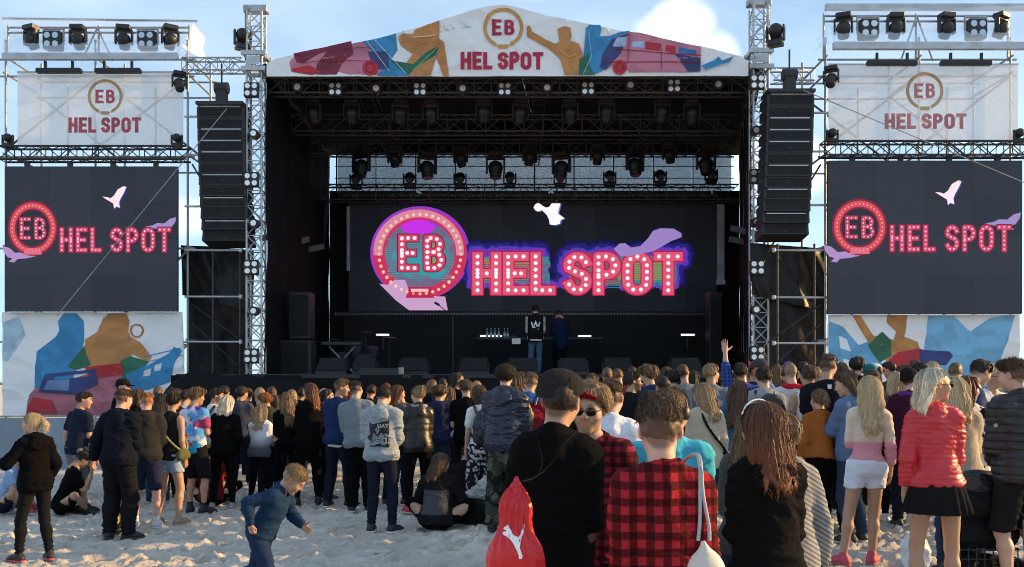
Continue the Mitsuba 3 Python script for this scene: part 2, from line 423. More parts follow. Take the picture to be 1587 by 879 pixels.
sty('long', longhair(.27), CL, .006, (55, 55, 4), (1150, -.34, .006))
sty('longer', longhair(.40, 1.1), CL, .007, (50, 50, 3.5), (1100, -.48, .007))
sty('shoulder', longhair(.17, 1.15), [lambda X, Y, Z: -(-.80 * Y + .6 * Z) + .014 - .36 * np.maximum(-Z, 0) + 0 * X], .010, (55, 55, 4.5), (750, -.23, .008))
sty('swept', longhair(.19, 1.1), [lambda X, Y, Z: -(-.80 * Y + .6 * Z) + .036 - .30 * np.maximum(-Z, 0) - .30 * np.maximum(Z - .03, 0) + 0 * X], .007, (50, 50, 4.5), (750, -.24, .010))
sty('ponytail', [skull(.010), el((0, -.118, .045), (.024, .026, .024), .02), rc((0, -.130, .045), (0, -.165, -.03), .024, .034, .02), rc((0, -.165, -.03), (0, -.150, -.155), .034, .012, .02)], HLw, .007, (70, 70, 14), (420, -.02, .004))
sty('highpony', [skull(.010), el((0, -.105, .080), (.026, .028, .026), .02), rc((0, -.120, .085), (0, -.172, .045), .026, .038, .02), rc((0, -.172, .045), (.01, -.165, -.10), .038, .014, .02)], HLw, .008, (70, 70, 14), (420, -.02, .004))
sty('bun', [skull(.012), el((0, -.098, .088), (.046, .044, .042), .02), el((.02, -.11, .105), (.030, .030, .028), .015)], HLw, .012, (50, 50, 40), (420, -.04, .008))

_hair = {}
def hair_proto(style, q):
    if (style, q) in _hair: return _hair[style, q]
    prims, cuts, amp, f, rib = STY[style]
    h = {0: .0062, 1: .0105, 2: .017}[q]
    m = skin_mesh(prims, h, cuts, pad=.01, ck=.016)
    smooth_v(m, 1, .3)
    v, n = np.array(m.vertices), vnormals(m)
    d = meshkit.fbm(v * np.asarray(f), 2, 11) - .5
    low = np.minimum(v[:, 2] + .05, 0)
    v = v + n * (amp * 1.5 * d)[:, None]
    v[:, 2] += low * .35 * (meshkit.noise(v * np.array([60, 60, 0.]), 4) - .5)
    if style == 'longer': v[:, 0] += np.clip(-v[:, 2] / .15, 0, 1) * .007 * np.sin(v[:, 2] * 48 + 4 * np.sin(v[:, 0] * 45))
    m.vertices = v
    tone = (.80 + .40 * meshkit.fbm(v * np.asarray(f) * .8, 2, 5)) * np.clip(1 + 1.7 * d, .45, 1.6)  # hollows between the clumps get their shade painted into the tone
    n0, n_surf = len(m.vertices), vnormals(m)
    if rib and q < 2:
        k, zend, spread = rib
        k = int(k * {0: 4.6, 1: .55}[q])
        rg = np.random.default_rng(abs(hash(style)) % 1000 if False else sum(map(ord, style)))
        ph = rg.uniform(0, 2 * PI, k)
        st = 14 if q == 0 else 9
        zs = .118 - (.118 - zend) * np.linspace(0, 1, st)[None] ** .9 * rg.uniform(.70, 1.0, k)[:, None]
        wob = np.cumsum(np.cumsum(rg.normal(0, .010, (k, st)), 1), 1) + ph[:, None] + rg.normal(0, .06, (k, 1)) * np.linspace(0, 1, st)
        c0 = np.array([0, -.03])
        lo, hi = np.zeros((k, st)), np.full((k, st), .30)
        dx, dy = np.sin(wob), np.cos(wob)
        for _ in range(14):
            mid = (lo + hi) / 2
            D = evalp(prims, c0[0] + dx * mid, c0[1] + dy * mid, zs)
            for c in cuts: D = np.maximum(D, c(c0[0] + dx * mid, c0[1] + dy * mid, zs))
            ins = D < 0
            lo = np.where(ins, mid, lo); hi = np.where(ins, hi, mid)
        r = lo + rg.uniform(-.002, spread, (k, st)) * .6 + rg.uniform(0, spread, (k, 1)) * .5 * rg.choice([1, 1, 1, 1, 1, 3.2], (k, 1))
        ok = lo > .012
        pts = np.stack([c0[0] + dx * r, c0[1] + dy * r, zs], -1)
        wd = (.0019 if q == 0 else .0060) * (1 - .75 * np.linspace(0, 1, st) ** 3)
        tang = np.stack([dy, -dx, np.zeros_like(dx)], -1)
        tilt = np.stack([dx, dy, np.zeros_like(dx)], -1) * rg.normal(0, .5, (k, 1, 1))
        if style == 'longer': pts[..., 0] += np.clip(-pts[..., 2] / .15, 0, 1) * .009 * np.sin(pts[..., 2] * 48 + 4 * np.sin(pts[..., 0] * 45) + rg.normal(0, .4, (k, 1)))
        a, b = pts - (tang + tilt) * wd[None, :, None], pts + (tang + tilt) * wd[None, :, None]
        vv = np.stack([a, b], 2).reshape(-1, 3)
        i, j = np.meshgrid(np.arange(k), np.arange(st - 1), indexing='ij')
        good = (ok[:, :-1] & ok[:, 1:]) & (np.linalg.norm(pts[:, 1:] - pts[:, :-1], axis=2) < .09)
        base = ((i * st + j) * 2)[good]
        ff = np.vstack([np.c_[base, base + 2, base + 3], np.c_[base, base + 3, base + 1]])
        used, inv = np.unique(ff, return_inverse=True)
        ts = np.repeat((.78 + .5 * meshkit.noise(np.c_[np.sin(ph) * 5, np.cos(ph) * 5, np.zeros(k)] + 9, 3)) * rg.uniform(.86, 1.18, k), st * 2)[used]
        m = trimesh.Trimesh(np.vstack([m.vertices, vv[used]]), np.vstack([m.faces, inv.reshape(-1, 3) + len(m.vertices)]), process=False)
        tone = np.concatenate([tone, ts])
    if q < 2 and style not in ('buzz', 'crop', 'receding'):     # loose short hairs that break the outline
        rg = np.random.default_rng(3 + len(style))
        k = {0: 2600, 1: 420}[q]
        pool = np.arange(n0) if style not in ('fade', 'quiff') else np.nonzero(m.vertices[:n0, 2] > .045)[0]
        if style == 'short': pool = np.nonzero(m.vertices[:n0, 2] > -.035)[0]
        idx = rg.choice(pool, k)
        bv, bn = np.array(m.vertices)[idx], n_surf[idx]
        longish = style in ('long', 'longer', 'shoulder', 'swept', 'bob', 'ponytail', 'highpony')
        comb = np.array([0, -.25, -1.0]) if longish else np.array([0, -.15, -.45])
        dd = bn * (.35 if longish else .75) + comb * .8 + rg.normal(0, .38, (k, 3)); dd /= np.linalg.norm(dd, axis=1, keepdims=True)
        L = rg.uniform(.010, .030, (k, 1)) * (1.5 if longish else 1.0)
        sd = np.cross(dd, bn + rg.normal(0, .3, (k, 3))); sd /= np.linalg.norm(sd, axis=1, keepdims=True) + 1e-9
        w = .0011 if q == 0 else .0026
        dn = dd + np.array([0, 0, -.5]); dn /= np.linalg.norm(dn, axis=1, keepdims=True)
        p0, p1 = bv - bn * .002, bv + dd * L * .6; p2 = p1 + dn * L * .5
        vv = np.stack([p0 - sd * w, p0 + sd * w, p1 - sd * w * .8, p1 + sd * w * .8, p2], 1).reshape(-1, 3)
        b = np.arange(k)[:, None] * 5
        ff = np.vstack([b + np.array([0, 1, 3]), b + np.array([0, 3, 2]), b + np.array([2, 3, 4])])
        tone = np.concatenate([tone, np.repeat(rg.uniform(.8, 1.35, k), 5)])
        m = trimesh.Trimesh(np.vstack([m.vertices, vv]), np.vstack([m.faces, ff + len(m.vertices)]), process=False)
    _hair[style, q] = (m, tone)
    return _hair[style, q]

# hands: wrist at the origin, fingers along +x, palm facing -z, thumb towards +y; mirrored for the other hand
_hands = {}
def hand_proto(pose, q):
    if (pose, q) in _hands: return _hands[pose, q]
    k = .008
    pr = [el((.045, 0, 0), (.052, .040, .0145), .015), rc((-.03, 0, 0), (.02, 0, 0), .026, .024, .03), rc((.03, .025, -.004), (.07, .028, -.002), .014, .012, .012)]
    curl = {'relaxed': (.25, .45, .35), 'open': (.02, .08, .05), 'fist': (1.1, 1.45, 1.0), 'hold': (.55, .85, .6)}[pose]
    for y, L, x0 in ((.030, .072, .082), (.010, .080, .087), (-.010, .075, .085), (-.029, .058, .078)):
        p, a = np.array([x0, y, 0.0]), 0.0
        s = {'open': .16}.get(pose, .05) * y / .03
        for seg, c, r0, r1 in zip((.46, .31, .25), curl, (.0100, .0088, .0078), (.0090, .0079, .0066)):
            a += c
            d = np.array([math.cos(a) * math.cos(s), math.cos(a) * math.sin(s), -math.sin(a)])
            e = p + d * L * seg
            pr.append(rc(p, e, r0, r1, .004)); p = e
    th = {'relaxed': (.75, .25), 'open': (1.0, .9), 'fist': (.5, -.5), 'hold': (.45, .1)}[pose]
    p = np.array([.020, .028, -.006])
    for L, a, z, r0, r1 in ((.042, th[0], -.35, .0140, .0115), (.030, th[1], -.25, .0110, .0095), (.024, th[1] - .25, -.25, .0092, .0075)):
        d = np.array([math.cos(a), math.sin(a), z]); d /= np.linalg.norm(d)
        pr.append(rc(p, p + d * L, r0, r1, .006)); p = p + d * L
    m = skin_mesh(pr, {0: .0040, 1: .0068, 2: .011}[q], pad=.006)
    smooth_v(m, 1, .3)
    _hands[pose, q] = m
    return m

# shoes: ankle joint at the origin, toe along +y, sole at z = -.085
_shoes = {}
def shoe_proto(kind, q):
    if (kind, q) in _shoes: return _shoes[kind, q]
    h = {0: .008, 1: .012, 2: .02}[q]
    bot = [lambda X, Y, Z: -.062 - Z + 0 * X * Y]
    if kind == 'foot':
        up = skin_mesh([rc((0, 0, .03), (0, -.03, -.05), .036, .034), rc((0, -.02, -.05), (0, .10, -.068), .034, .022), rc((-.018, .09, -.07), (-.02, .165, -.076), .02, .012), rc((.018, .09, -.07), (.022, .15, -.077), .018, .011)], h, [lambda X, Y, Z: -.085 - Z + 0 * X * Y])
        sole = None
    else:
        up = skin_mesh([rc((0, -.005, .01), (0, -.03, -.04), .045, .045), rc((0, -.035, -.05), (0, .11, -.058), .044, .042), rc((0, .10, -.056), (.004, .165, -.066), .044, .032), rc((0, .02, -.02), (0, .10, -.045), .036, .034)], h, bot)
        sl = [rc((0, -.045, -.075), (0, .03, -.075), .046, .042, .05), rc((0, .03, -.075), (.003, .165, -.075), .042, .042, .05)]
        sole = skin_mesh(sl, h, [lambda X, Y, Z: np.abs(Z + .074) - .0135 + 0 * X * Y])
    _shoes[kind, q] = (up, sole)
    return _shoes[kind, q]
# ------------------------------------------------------------------ people
ARMS = {
    'close': ((.020, .055, -.525), (.1, -1, 0), (-1, .1, 0), 'relaxed'),  # hand from the shoulder, elbow direction, palm direction, hand (right side; x is mirrored for the left)
    'down': ((.075, .050, -.522), (.3, -1, 0), (-1, .1, 0), 'relaxed'),
    'away': ((.10, .05, -.52), (.3, -1, 0), (-1, .1, 0), 'relaxed'),
    'pocket': ((.035, .10, -.475), (.6, -1, 0), (-1, 0, 0), None),
    'front': ((-.12, .27, -.26), (.35, -.4, -.9), (-.4, -.5, .8), 'hold'),
    'frontlow': ((-.12, .22, -.40), (.6, -.6, -.2), (-.6, -.8, .2), 'relaxed'),
    'phone': ((-.09, .31, -.08), (.35, -.2, -.9), (-.5, -.7, .3), 'hold'),
    'cross': ((-.24, .21, -.24), (.4, .0, -.9), (0, -1, .1), 'relaxed'),
    'hip': ((.13, -.02, -.40), (1, -.4, 0), (-1, 0, 0), 'fist'),
    'chin': ((-.10, .22, .06), (.4, .1, -1), (0, -1, .2), 'hold'),
    'up': ((-.14, .12, .50), (1, -.2, .2), (-.2, .6, .6), 'hold'),
    'knee': ((.02, .36, -.30), (.8, -.3, -.4), (0, -.2, -1), 'relaxed'),
    'camera': ((-.07, .27, .10), (.7, -.1, -.9), (-.8, -.5, .2), 'hold'),
}
SKIN = {'fair': (.56, .36, .27), 'light': (.50, .31, .22), 'tan': (.40, .235, .155), 'red': (.55, .31, .235)}
HAIRC = {'dark': (.020, .014, .011), 'brown': (.065, .038, .022), 'lbrown': (.14, .085, .045), 'dblond': (.26, .175, .095), 'blond': (.46, .35, .20), 'platinum': (.62, .54, .41),
         'ginger': (.26, .095, .030), 'auburn': (.085, .034, .017), 'darkred': (.085, .020, .014), 'grey': (.28, .26, .24)}

def skin_tex(p, n, uv): return 0
scene['m_skin'] = two(bump(prin(VC, .5, spec=.35), lambda p, n, uv: F(p.x * 300, p.y * 300, p.z * 300, 2) * .0008, 1.0))
scene['m_hair'] = two(prin(VC, .55, spec=.28))
scene['m_cloth'] = two(bump(prin(VC, .90, spec=.05, sheen=.0), weave, 1.0))
scene['m_nylon'] = two(bump(prin(VC, .42, spec=.45), wrinkle, .4, 3e-3))
scene['m_shoe'] = two(prin(VC, .6, spec=.4))
scene['m_glass_dark'] = two(prin((.012, .010, .010), .08, spec=.7))

def ik(S, t, l1, l2, pole):
    S, t, pole = map(lambda a: np.asarray(a, float), (S, t, pole))
    d = t - S; L = np.linalg.norm(d)
    L2 = min(L, (l1 + l2) * .999); d = d / L
    t = S + d * L2
    a = (l1 ** 2 - l2 ** 2 + L2 ** 2) / (2 * L2)
    h = math.sqrt(max(l1 ** 2 - a ** 2, 0))
    p = pole - d * (pole @ d); p /= np.linalg.norm(p) + 1e-9
    return S + d * a + p * h, t

def nrm(a): a = np.asarray(a, float); return a / (np.linalg.norm(a) + 1e-12)

class Sk: pass

def skeleton(H, sex, lean, side, arms, legs, sit, head, build):
    k = Sk(); s = k.s = H / 1.8; k.sex = sex; k.b = build
    k.pz = (.93 if not sit else .13) * s
    k.pel = np.array([0, 0, k.pz])
    k.U = Rx(-lean) @ Ry(side)
    k.up = lambda x, y, z: k.pel + k.U @ (np.array([x * build if abs(x) > .03 else x, y, z - .93]) * s)     # a point of the upper body, given as it stands at 1.8 m
    sw = {'m': .170, 'f': .146, 'c': .155}[sex]
    k.S = {1: k.up(sw, -.012, 1.432), -1: k.up(-sw, -.012, 1.432)}
    k.E, k.W, k.palm, k.hand = {}, {}, {}, {}
    for sd, a in ((-1, arms[0]), (1, arms[1])):
        off, pole, palm, hp = ARMS[a] if isinstance(a, str) else a
        mx = np.array([sd, 1, 1.0])
        t = k.S[sd] + k.U @ (np.asarray(off) * mx * s)
        k.E[sd], k.W[sd] = ik(k.S[sd], t, .285 * s, .255 * s, k.U @ (np.asarray(pole, float) * mx))
        k.palm[sd], k.hand[sd] = k.U @ (np.asarray(palm, float) * mx), hp
    k.hip = {sd: k.pel + np.array([sd * .088 * s, 0, -.015 * s]) for sd in (-1, 1)}
    k.K, k.A, k.toe = {}, {}, {}
    for sd, l in ((-1, legs[0]), (1, legs[1])):
        x, y, z, toe = l[:4]
        pole = l[4] if len(l) > 4 else (sd * .12, 1, 0)
        A = np.array([x * s, y * s, (.085 + z) * s])
        k.K[sd], k.A[sd] = ik(k.hip[sd], A, .435 * s, .41 * s, pole)
        k.toe[sd] = toe
    k.neck = k.up(0, -.022, 1.50)
    hs = k.hs = (.62 + .38 * s) * {'m': 1.0, 'f': .97, 'c': 1.0}[sex]
    hy, hp_, hr = [math.radians(a) for a in head]
    k.HR = k.U @ Rz(hy) @ Rx(-hp_) @ Ry(hr)
    k.HC = k.neck + k.U @ np.array([0, .018 * s, 0]) + k.HR @ np.array([0, .022, .068]) * hs + k.U @ np.array([0, 0, (H - .118 * hs - 1.50 * s - .068 * hs) if sex != 'c' else .085 * s])
    return k

def torso(k, o, loose=0.0, straight=0.0):
    s, u, b = k.s, k.up, k.b
    f = k.sex == 'f'
    E = lambda c, r, kk=.06: el(u(*c), (np.asarray(r) * np.array([b, 1 + (b - 1) * 1.3, 1]) + o) * s, kk * s, k.U)
    out = [E((0, -.008, .955), (.160, .118, .115) if not f else (.168, .122, .12)),
           E((0, .005, 1.12), (.140, .103, .17) if not f else (.117, .093, .15)),
           E((0, -.005, 1.29), (.155, .112, .17) if not f else (.134, .100, .16)),
           rc(u(-.118 if not f else -.098, -.012, 1.428), u(.118 if not f else .098, -.012, 1.428), (.056 if not f else .048) * s + o * s, (.056 if not f else .048) * s + o * s, .07 * s),
           rc(u(0, -.022, 1.505), u(-.12 if not f else -.10, -.014, 1.455), .050 * s + o * s * .6, .050 * s + o * s * .6, .04 * s), rc(u(0, -.022, 1.505), u(.12 if not f else .10, -.014, 1.455), .050 * s + o * s * .6, .050 * s + o * s * .6, .04 * s)]
    if f: out += [E((-.066, .078, 1.27), (.056, .056, .056), .05), E((.066, .078, 1.27), (.056, .056, .056), .05)]
    if o: out += [rc(u(0, -.052, 1.505), u(0, -.085, 1.43), (.034 + o) * s, (.034 + o) * s, .05 * s)]
    if loose: out += [E((0, -.002, 1.10), (.146 if not f else .128, .108, .28), .05)]
    if straight: out += [E((0, -.005, .93), (.166 if not f else .160, .124, .25), .05)]
    return out

def arm(k, sd, o, upto=2.0, o2=None):
    """upto: 0..1 along the upper arm, 1..2 along the forearm"""
    s, S, E, W = k.s, k.S[sd], k.E[sd], k.W[sd]
    o2 = o if o2 is None else o2
    w = {'m': 1.0, 'f': .84, 'c': .9}[k.sex] * (1 + (k.b - 1) * .8)
    r0, r1, r2 = .052 * w * s, .043 * w * s, .029 * w * s
    if upto <= 1:
        e = S + (E - S) * upto
        return [rc(S, S + (e - S) * .35, r0 + o * s, r0 + o * s, .05 * s), rc(S + (e - S) * .35, e, r0 + o * s, r0 + (r1 - r0) * upto + o2 * s, .014 * s)]
    t = upto - 1
    M = E + (W - E) * .30
    Q = S + (E - S) * .25
    out = [rc(S, Q, r0 + o * s, r0 * .97 + o * s, .05 * s), rc(Q, E, r0 * .97 + o * s, r1 + o * s, .012 * s), rc(E, M, r1 + o * s, .042 * w * s + o * s, .012 * s)]
    e = E + (W - E) * max(t, .32)
    out.append(rc(M, e, .042 * w * s + o * s, .042 * w * s + (r2 - .042 * w * s) * ((t - .3) / .7) + o2 * s, .012 * s))
    return out

def leg(k, sd, o, o2=None, o3=None):
    s, h, K, A = k.s, k.hip[sd], k.K[sd], k.A[sd]
    o2 = o if o2 is None else o2; o3 = o2 if o3 is None else o3
    w = {'m': 1.0, 'f': .98, 'c': .95}[k.sex] * (1 + (k.b - 1) * .8)
    back = nrm(np.cross(np.cross(A - h, K - (h + A) / 2 + np.array([0, .01, 0])), A - h)) * -1
    C = K + (A - K) * .30 + back * .014 * s
    return [rc(h, K, .086 * w * s + o * s, .054 * w * s + o2 * s, .04 * s), rc(K, C, .050 * w * s + o2 * s, .053 * w * s + (o2 + o3) / 2 * s, .03 * s), rc(C, A, .053 * w * s + (o2 + o3) / 2 * s, .033 * w * s + o3 * s, .03 * s)]

def zcut(k, z, up=False, wave=.010, seed=0):
    """cut what lies below (or above) height z of the upper body (as at 1.8 m)"""
    c, n, s = k.up(0, 0, z), k.U[:, 2], k.s
    sg = -1 if not up else 1
    return lambda X, Y, Z: sg * ((X - c[0]) * n[0] + (Y - c[1]) * n[1] + (Z - c[2]) * n[2]) + wave * s * np.sin(X * 31 / s + seed) * np.cos(Y * 23 / s + seed)

def collar_hole(k, g=.012):
    s = k.s; r = {'m': .058, 'f': .050, 'c': .05}[k.sex] * s
    d = nrm(k.HC - k.neck)
    return [rc(k.neck + k.U @ np.array([0, .012, .022]) * s, k.neck + d * .14 * s, r + (g - .006) * s, r + (g + .018) * s, .010 * s), el(k.neck + k.U @ np.array([0, .062, -.006]) * s, np.array([.046, .05, .036]) * s, .02 * s)]

def ringpts(k, r, y0, z0, a0, a1, n, dz=0.0):
    an = np.linspace(a0, a1, n)
    return [k.up(r * 1.08 * math.sin(a), y0 - r * math.cos(a), z0 + dz * (1 - math.cos(a)) / 2) for a in an]

TOPS = {  # offset, loose, straight, sleeve (0 none .. 2), sleeve offsets, hem, folds, material
    'tee': (.012, 1, 1, .62, (.016, .022), .86, .010, 'm_cloth'),
    'fittee': (.008, 0, 0, .55, (.010, .014), .92, .008, 'm_cloth'),
    'tank': (.010, 0, 1, 0, (0, 0), .88, .008, 'm_cloth'),
    'shirt': (.016, 1, 1, 1.93, (.018, .012), .86, .013, 'm_cloth'),
    'sweater': (.024, 1, 1, 1.93, (.024, .014), .885, .013, 'm_cloth'),
    'hoodie': (.028, 1, 1, 1.93, (.028, .016), .885, .015, 'm_cloth'),
    'jacket': (.030, 1, 1, 1.95, (.028, .020), .86, .014, 'm_cloth'),
    'windbreaker': (.034, 1, 1, 1.95, (.032, .022), .86, .018, 'm_nylon'),
    'puffer': (.040, 1, 1, 1.95, (.034, .026), .86, .006, 'm_nylon'),
    'cropjacket': (.020, 0, 1, 1.93, (.020, .012), .97, .010, 'm_cloth'),
    'coat': (.028, 1, 1, 1.95, (.026, .020), .66, .013, 'm_cloth'),
}
BOTS = {  # offsets thigh, knee, ankle; lowest height of the cloth; folds; material
    'jeans': (.014, .014, .022, .075, .010, 'm_cloth'), 'slim': (.008, .008, .012, .09, .008, 'm_cloth'), 'leggings': (.004, .004, .005, .10, .004, 'm_cloth'),
    'baggy': (.026, .034, .040, .07, .014, 'm_cloth'), 'shorts': (.020, .034, .03, .50, .010, 'm_cloth'), 'minishorts': (.014, .022, .03, .74, .008, 'm_cloth'),
    'skirt': (.012, .02, .02, .72, .006, 'm_cloth'),
}
QH = {0: .0105, 1: .0195, 2: .031}
PEOPLE = []

def vcol(v, col, k, rg, amt=.10):
    if callable(col):
        c = col((v - np.array([0, 0, 0])) / k.s)
    else:
        c = np.tile(np.asarray(col, float), (len(v), 1))
    return np.clip(c * (1 - amt / 2 + amt * meshkit.fbm(v * 14 + rg.uniform(0, 9, 3), 2))[:, None], 0, 1)

def person(label, x, top, d=None, feet=None, yaw=0, head=(0, 0, 0), sex='m', q=1, hair=('short', 'brown'), upper=('tee', (.1, .1, .1)), lower=('jeans', (.02, .025, .04)), shoes=('shoe', (.03, .03, .03), (.6, .6, .6)),
           arms=('down', 'down'), legs=None, lean=4, side=0, sit=None, skin='light', build=1.0, group=None, beard=0, cap=None, H=None, over=None, at=None, z0=None, mats=None, puff=None, glasses=None, phones=None, collar=None, tuck=False, name='person', openfront=False, hem=None, sleeve=None, neckwear=None, sole=True, scarf=None, lips=None, hoodcol=None, cuffs=None):
    seed = len(PEOPLE) + 1
    rg = np.random.default_rng(seed * 13 + 5)
    if q > 0 and not sit:      # nobody stands quite straight
        if lean == 4: lean = rg.uniform(0, 9)
        if side == 0: side = rg.uniform(-4.5, 4.5)
        yaw += rg.uniform(-9, 9); head = (head[0] + rg.uniform(-6, 6), head[1] + rg.uniform(-2, 5), head[2] + rg.uniform(-6, 6))
    # ---- where it stands: x, top of the head (and feet) as seen; the sand gives the height of the ground
    if at is not None:
        px, py, g = at
    else:
        if feet is not None:
            dd = 11.0
            for _ in range(30):
                dd = .5 * dd + .5 * FOC * (CH - sand_z((x - CX) * dd / FOC, dd)) / (feet - HZ)
            d = dd
        px, py = (x - CX) * d / FOC, d
        g = sand_z(px, py) if z0 is None else z0
    ztop = CH + (HZ - top) * py / FOC
    extra = {'curly': .05, 'messy': .03, 'quiff': .035, 'bun': .03}.get(hair[0] if hair else '', .015) if not cap else .02
    if H is None:
        H = (ztop - g - extra) / (.995)
        if not 1.40 < H < 2.02: print('height', round(H, 2), label)
    lean, side = math.radians(lean), math.radians(side)
    if legs is None:
        w = rg.uniform(.09, .14)
        legs = ((-w - rg.uniform(-.02, .05), rg.uniform(-.06, .10), 0, rg.uniform(.05, .5)), (w + rg.uniform(-.02, .05), rg.uniform(-.06, .10), 0, rg.uniform(-.5, -.05)))
    k = skeleton(H, sex, lean, side, arms, legs, sit, head, build)
    s = k.s
    R = Rz(math.radians(yaw)); pos = np.array([px, py, g])
    W = lambda v: np.asarray(v) @ R.T + pos
    key = thing(name, label, 'person', group)
    k.key, k.R, k.pos, k.W_, k.q, k.label = key, R, pos, W, q, label
    def put(nm, m, col, mat, lab=None, parent=key, raw=False):
        c = col if raw else vcol(m.vertices, col, k, rg)
        return part(parent, nm, trimesh.Trimesh(W(m.vertices), m.faces, process=False), mat, True, lab, color=np.clip(c, 0, 1))
    k.put = put
    # ---- body
    uk, lk = upper[0], lower[0]
    bare_leg = lk in ('shorts', 'minishorts', 'skirt')
    hb = QH[q] * (.85 if bare_leg else 1.35)
    pr = torso(k, 0) + arm(k, -1, 0) + arm(k, 1, 0) + leg(k, -1, 0) + leg(k, 1, 0)
    dn = nrm(k.HC - k.neck)
    nr = {'m': .055, 'f': .047, 'c': .045}[sex] * s
    pr.append(rc(k.neck + np.array([0, 0, -.04]) * s, k.neck + dn * .03 * s, nr * 1.05, nr * .97, .04 * s))
    shrink = [(lambda z: (lambda X, Y, Z: z - Z + 0 * X * Y))(.05 * s)] if not sit else []
    body = skin_mesh(pr, hb, shrink)
    sk = np.array(SKIN[skin] if isinstance(skin, str) else skin)
    bc = np.tile(sk, (len(body.vertices), 1)) * (.94 + .12 * meshkit.fbm(np.array(body.vertices) * 20, 2, 2))[:, None]
    hm, tag = head_proto('m' if sex == 'm' else 'f', q)
    hv = np.array(hm.vertices) * k.hs
    inv = None
    hc = np.tile(sk, (len(hv), 1)) * (.93 + .14 * meshkit.fbm(hv * 30 + seed, 2, 3))[:, None]
    hcol = np.array(HAIRC[hair[1]]) if hair else sk * .6
    lipc = np.array(lips) if lips is not None else sk * np.array([.95, .62, .58])
    hc[tag == 1] = lipc
    hc[tag == 2] = hcol * .5 + sk * .22 if hair and hair[1] in ('blond', 'platinum', 'dblond') else hcol * .6 + sk * .08
    hc[tag == 3] = (.62, .60, .57); hc[tag == 4] = (.035, .025, .02)
    if beard: hc[tag == 5] = hc[tag == 5] * (1 - beard) + (hcol * .8 + sk * .06) * beard
    hc[tag == 6] *= np.array([1.05, .84, .80])
    nose = np.exp(-(((hm.vertices - np.array([0, .115, -.018])) / .022) ** 2).sum(1)) + .7 * np.exp(-((np.abs(hm.vertices) - np.array([.045, .07, -.02])) ** 2 / .0005).sum(1))
    hc = hc * (1 - nose[:, None] * np.array([0, .14, .12]))
    if hair and hair[0] not in ('receding',):
        q0 = hm.vertices
        inside = -( .75 * q0[:, 1] - .661 * q0[:, 2]) + np.where(q0[:, 2] < -.03, 0.0, 0.0)
        wgt = np.clip((inside + .002) / .014, 0, 1) * np.clip((q0[:, 2] + .088) / .02, 0, 1) * (tag == 0) * np.clip((.0 - q0[:, 1] + .75 * np.maximum(q0[:, 2] - .0, 0) + .03) / .02, 0, 1)
        hc = hc * (1 - .75 * wgt[:, None]) + (hcol * .75 + sk * .12) * .75 * wgt[:, None]
    hv = hv @ k.HR.T + k.HC
    parts_v, parts_f, parts_c = [body.vertices, hv], [body.faces, hm.faces], [bc, hc]
    for sd in (-1, 1):
        if k.hand[sd] is None: continue
        m = hand_proto(k.hand[sd], q)
        hsz = s * {'m': 1.0, 'f': .88, 'c': .95}[sex]
        v = np.array(m.vertices) * hsz
        f = m.faces
        if sd < 0: v = v * np.array([1, -1, 1]); f = f[:, ::-1]
        ex = nrm(k.W[sd] - k.E[sd]); ez = -k.palm[sd]; ez = nrm(ez - ex * (ez @ ex)); ey = np.cross(ez, ex)
        v = v @ np.stack([ex, ey, ez], 1).T + k.W[sd] + ex * .005
        parts_v.append(v); parts_f.append(f); parts_c.append(np.tile(sk * np.array([1.0, .93, .9]), (len(v), 1)))
    off = np.cumsum([0] + [len(v) for v in parts_v[:-1]])
    put('body', trimesh.Trimesh(np.vstack(parts_v), np.vstack([f + o for f, o in zip(parts_f, off)]), process=False), np.vstack(parts_c), 'm_skin', raw=True)
    # ---- hair
    if cap and hair and hair[0] in ('short', 'fade', 'messy', 'quiff'): hair = ('crop', hair[1])
    if hair:
        m, tone = hair_proto(hair[0], q)
        v = np.array(m.vertices)
        if cap: # hair under a hat keeps below its crown
            pass
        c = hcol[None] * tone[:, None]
        root = np.clip((v[:, 2] - .02) / .1, 0, 1)[:, None]
        if hair[1] in ('blond', 'platinum', 'dblond', 'lbrown'): c = c * (1 - .38 * root)
        if hair[0] in ('fade', 'quiff', 'short', 'crop', 'buzz'):
            w_ = np.clip((v[:, 2] + .075) / ({'fade': .13, 'quiff': .13}.get(hair[0], .055)), 0, 1)[:, None]
            c = c * w_ + (hcol * .62 + sk * .20) * (1 - w_)
        if hair[1] == 'auburn': c = c * (1 + 1.0 * np.clip(-v[:, 2:] / .25, 0, 1) * np.array([1, .7, .5]))
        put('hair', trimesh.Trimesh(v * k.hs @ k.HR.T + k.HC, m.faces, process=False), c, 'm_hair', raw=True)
    # ---- lower garment
    o1, o2, o3, zc, amp, mat = BOTS[lk]
    col = lower[1]
    bmat = lower[2] if len(lower) > 2 else mat
    fine = .85 if q == 0 else 1
    if not tuck: topz = 1.00
    else: topz = 1.06
    E = lambda c, r, kk=.05: el(k.up(*c), (np.asarray(r) * np.array([build, build, 1]) + o1) * s, kk * s, k.U)
    hips = [E((0, -.008, .955), (.160, .118, .115) if sex == 'm' else (.168, .124, .12)), E((0, .0, 1.04), (.142, .105, .12) if sex == 'm' else (.130, .10, .12))]
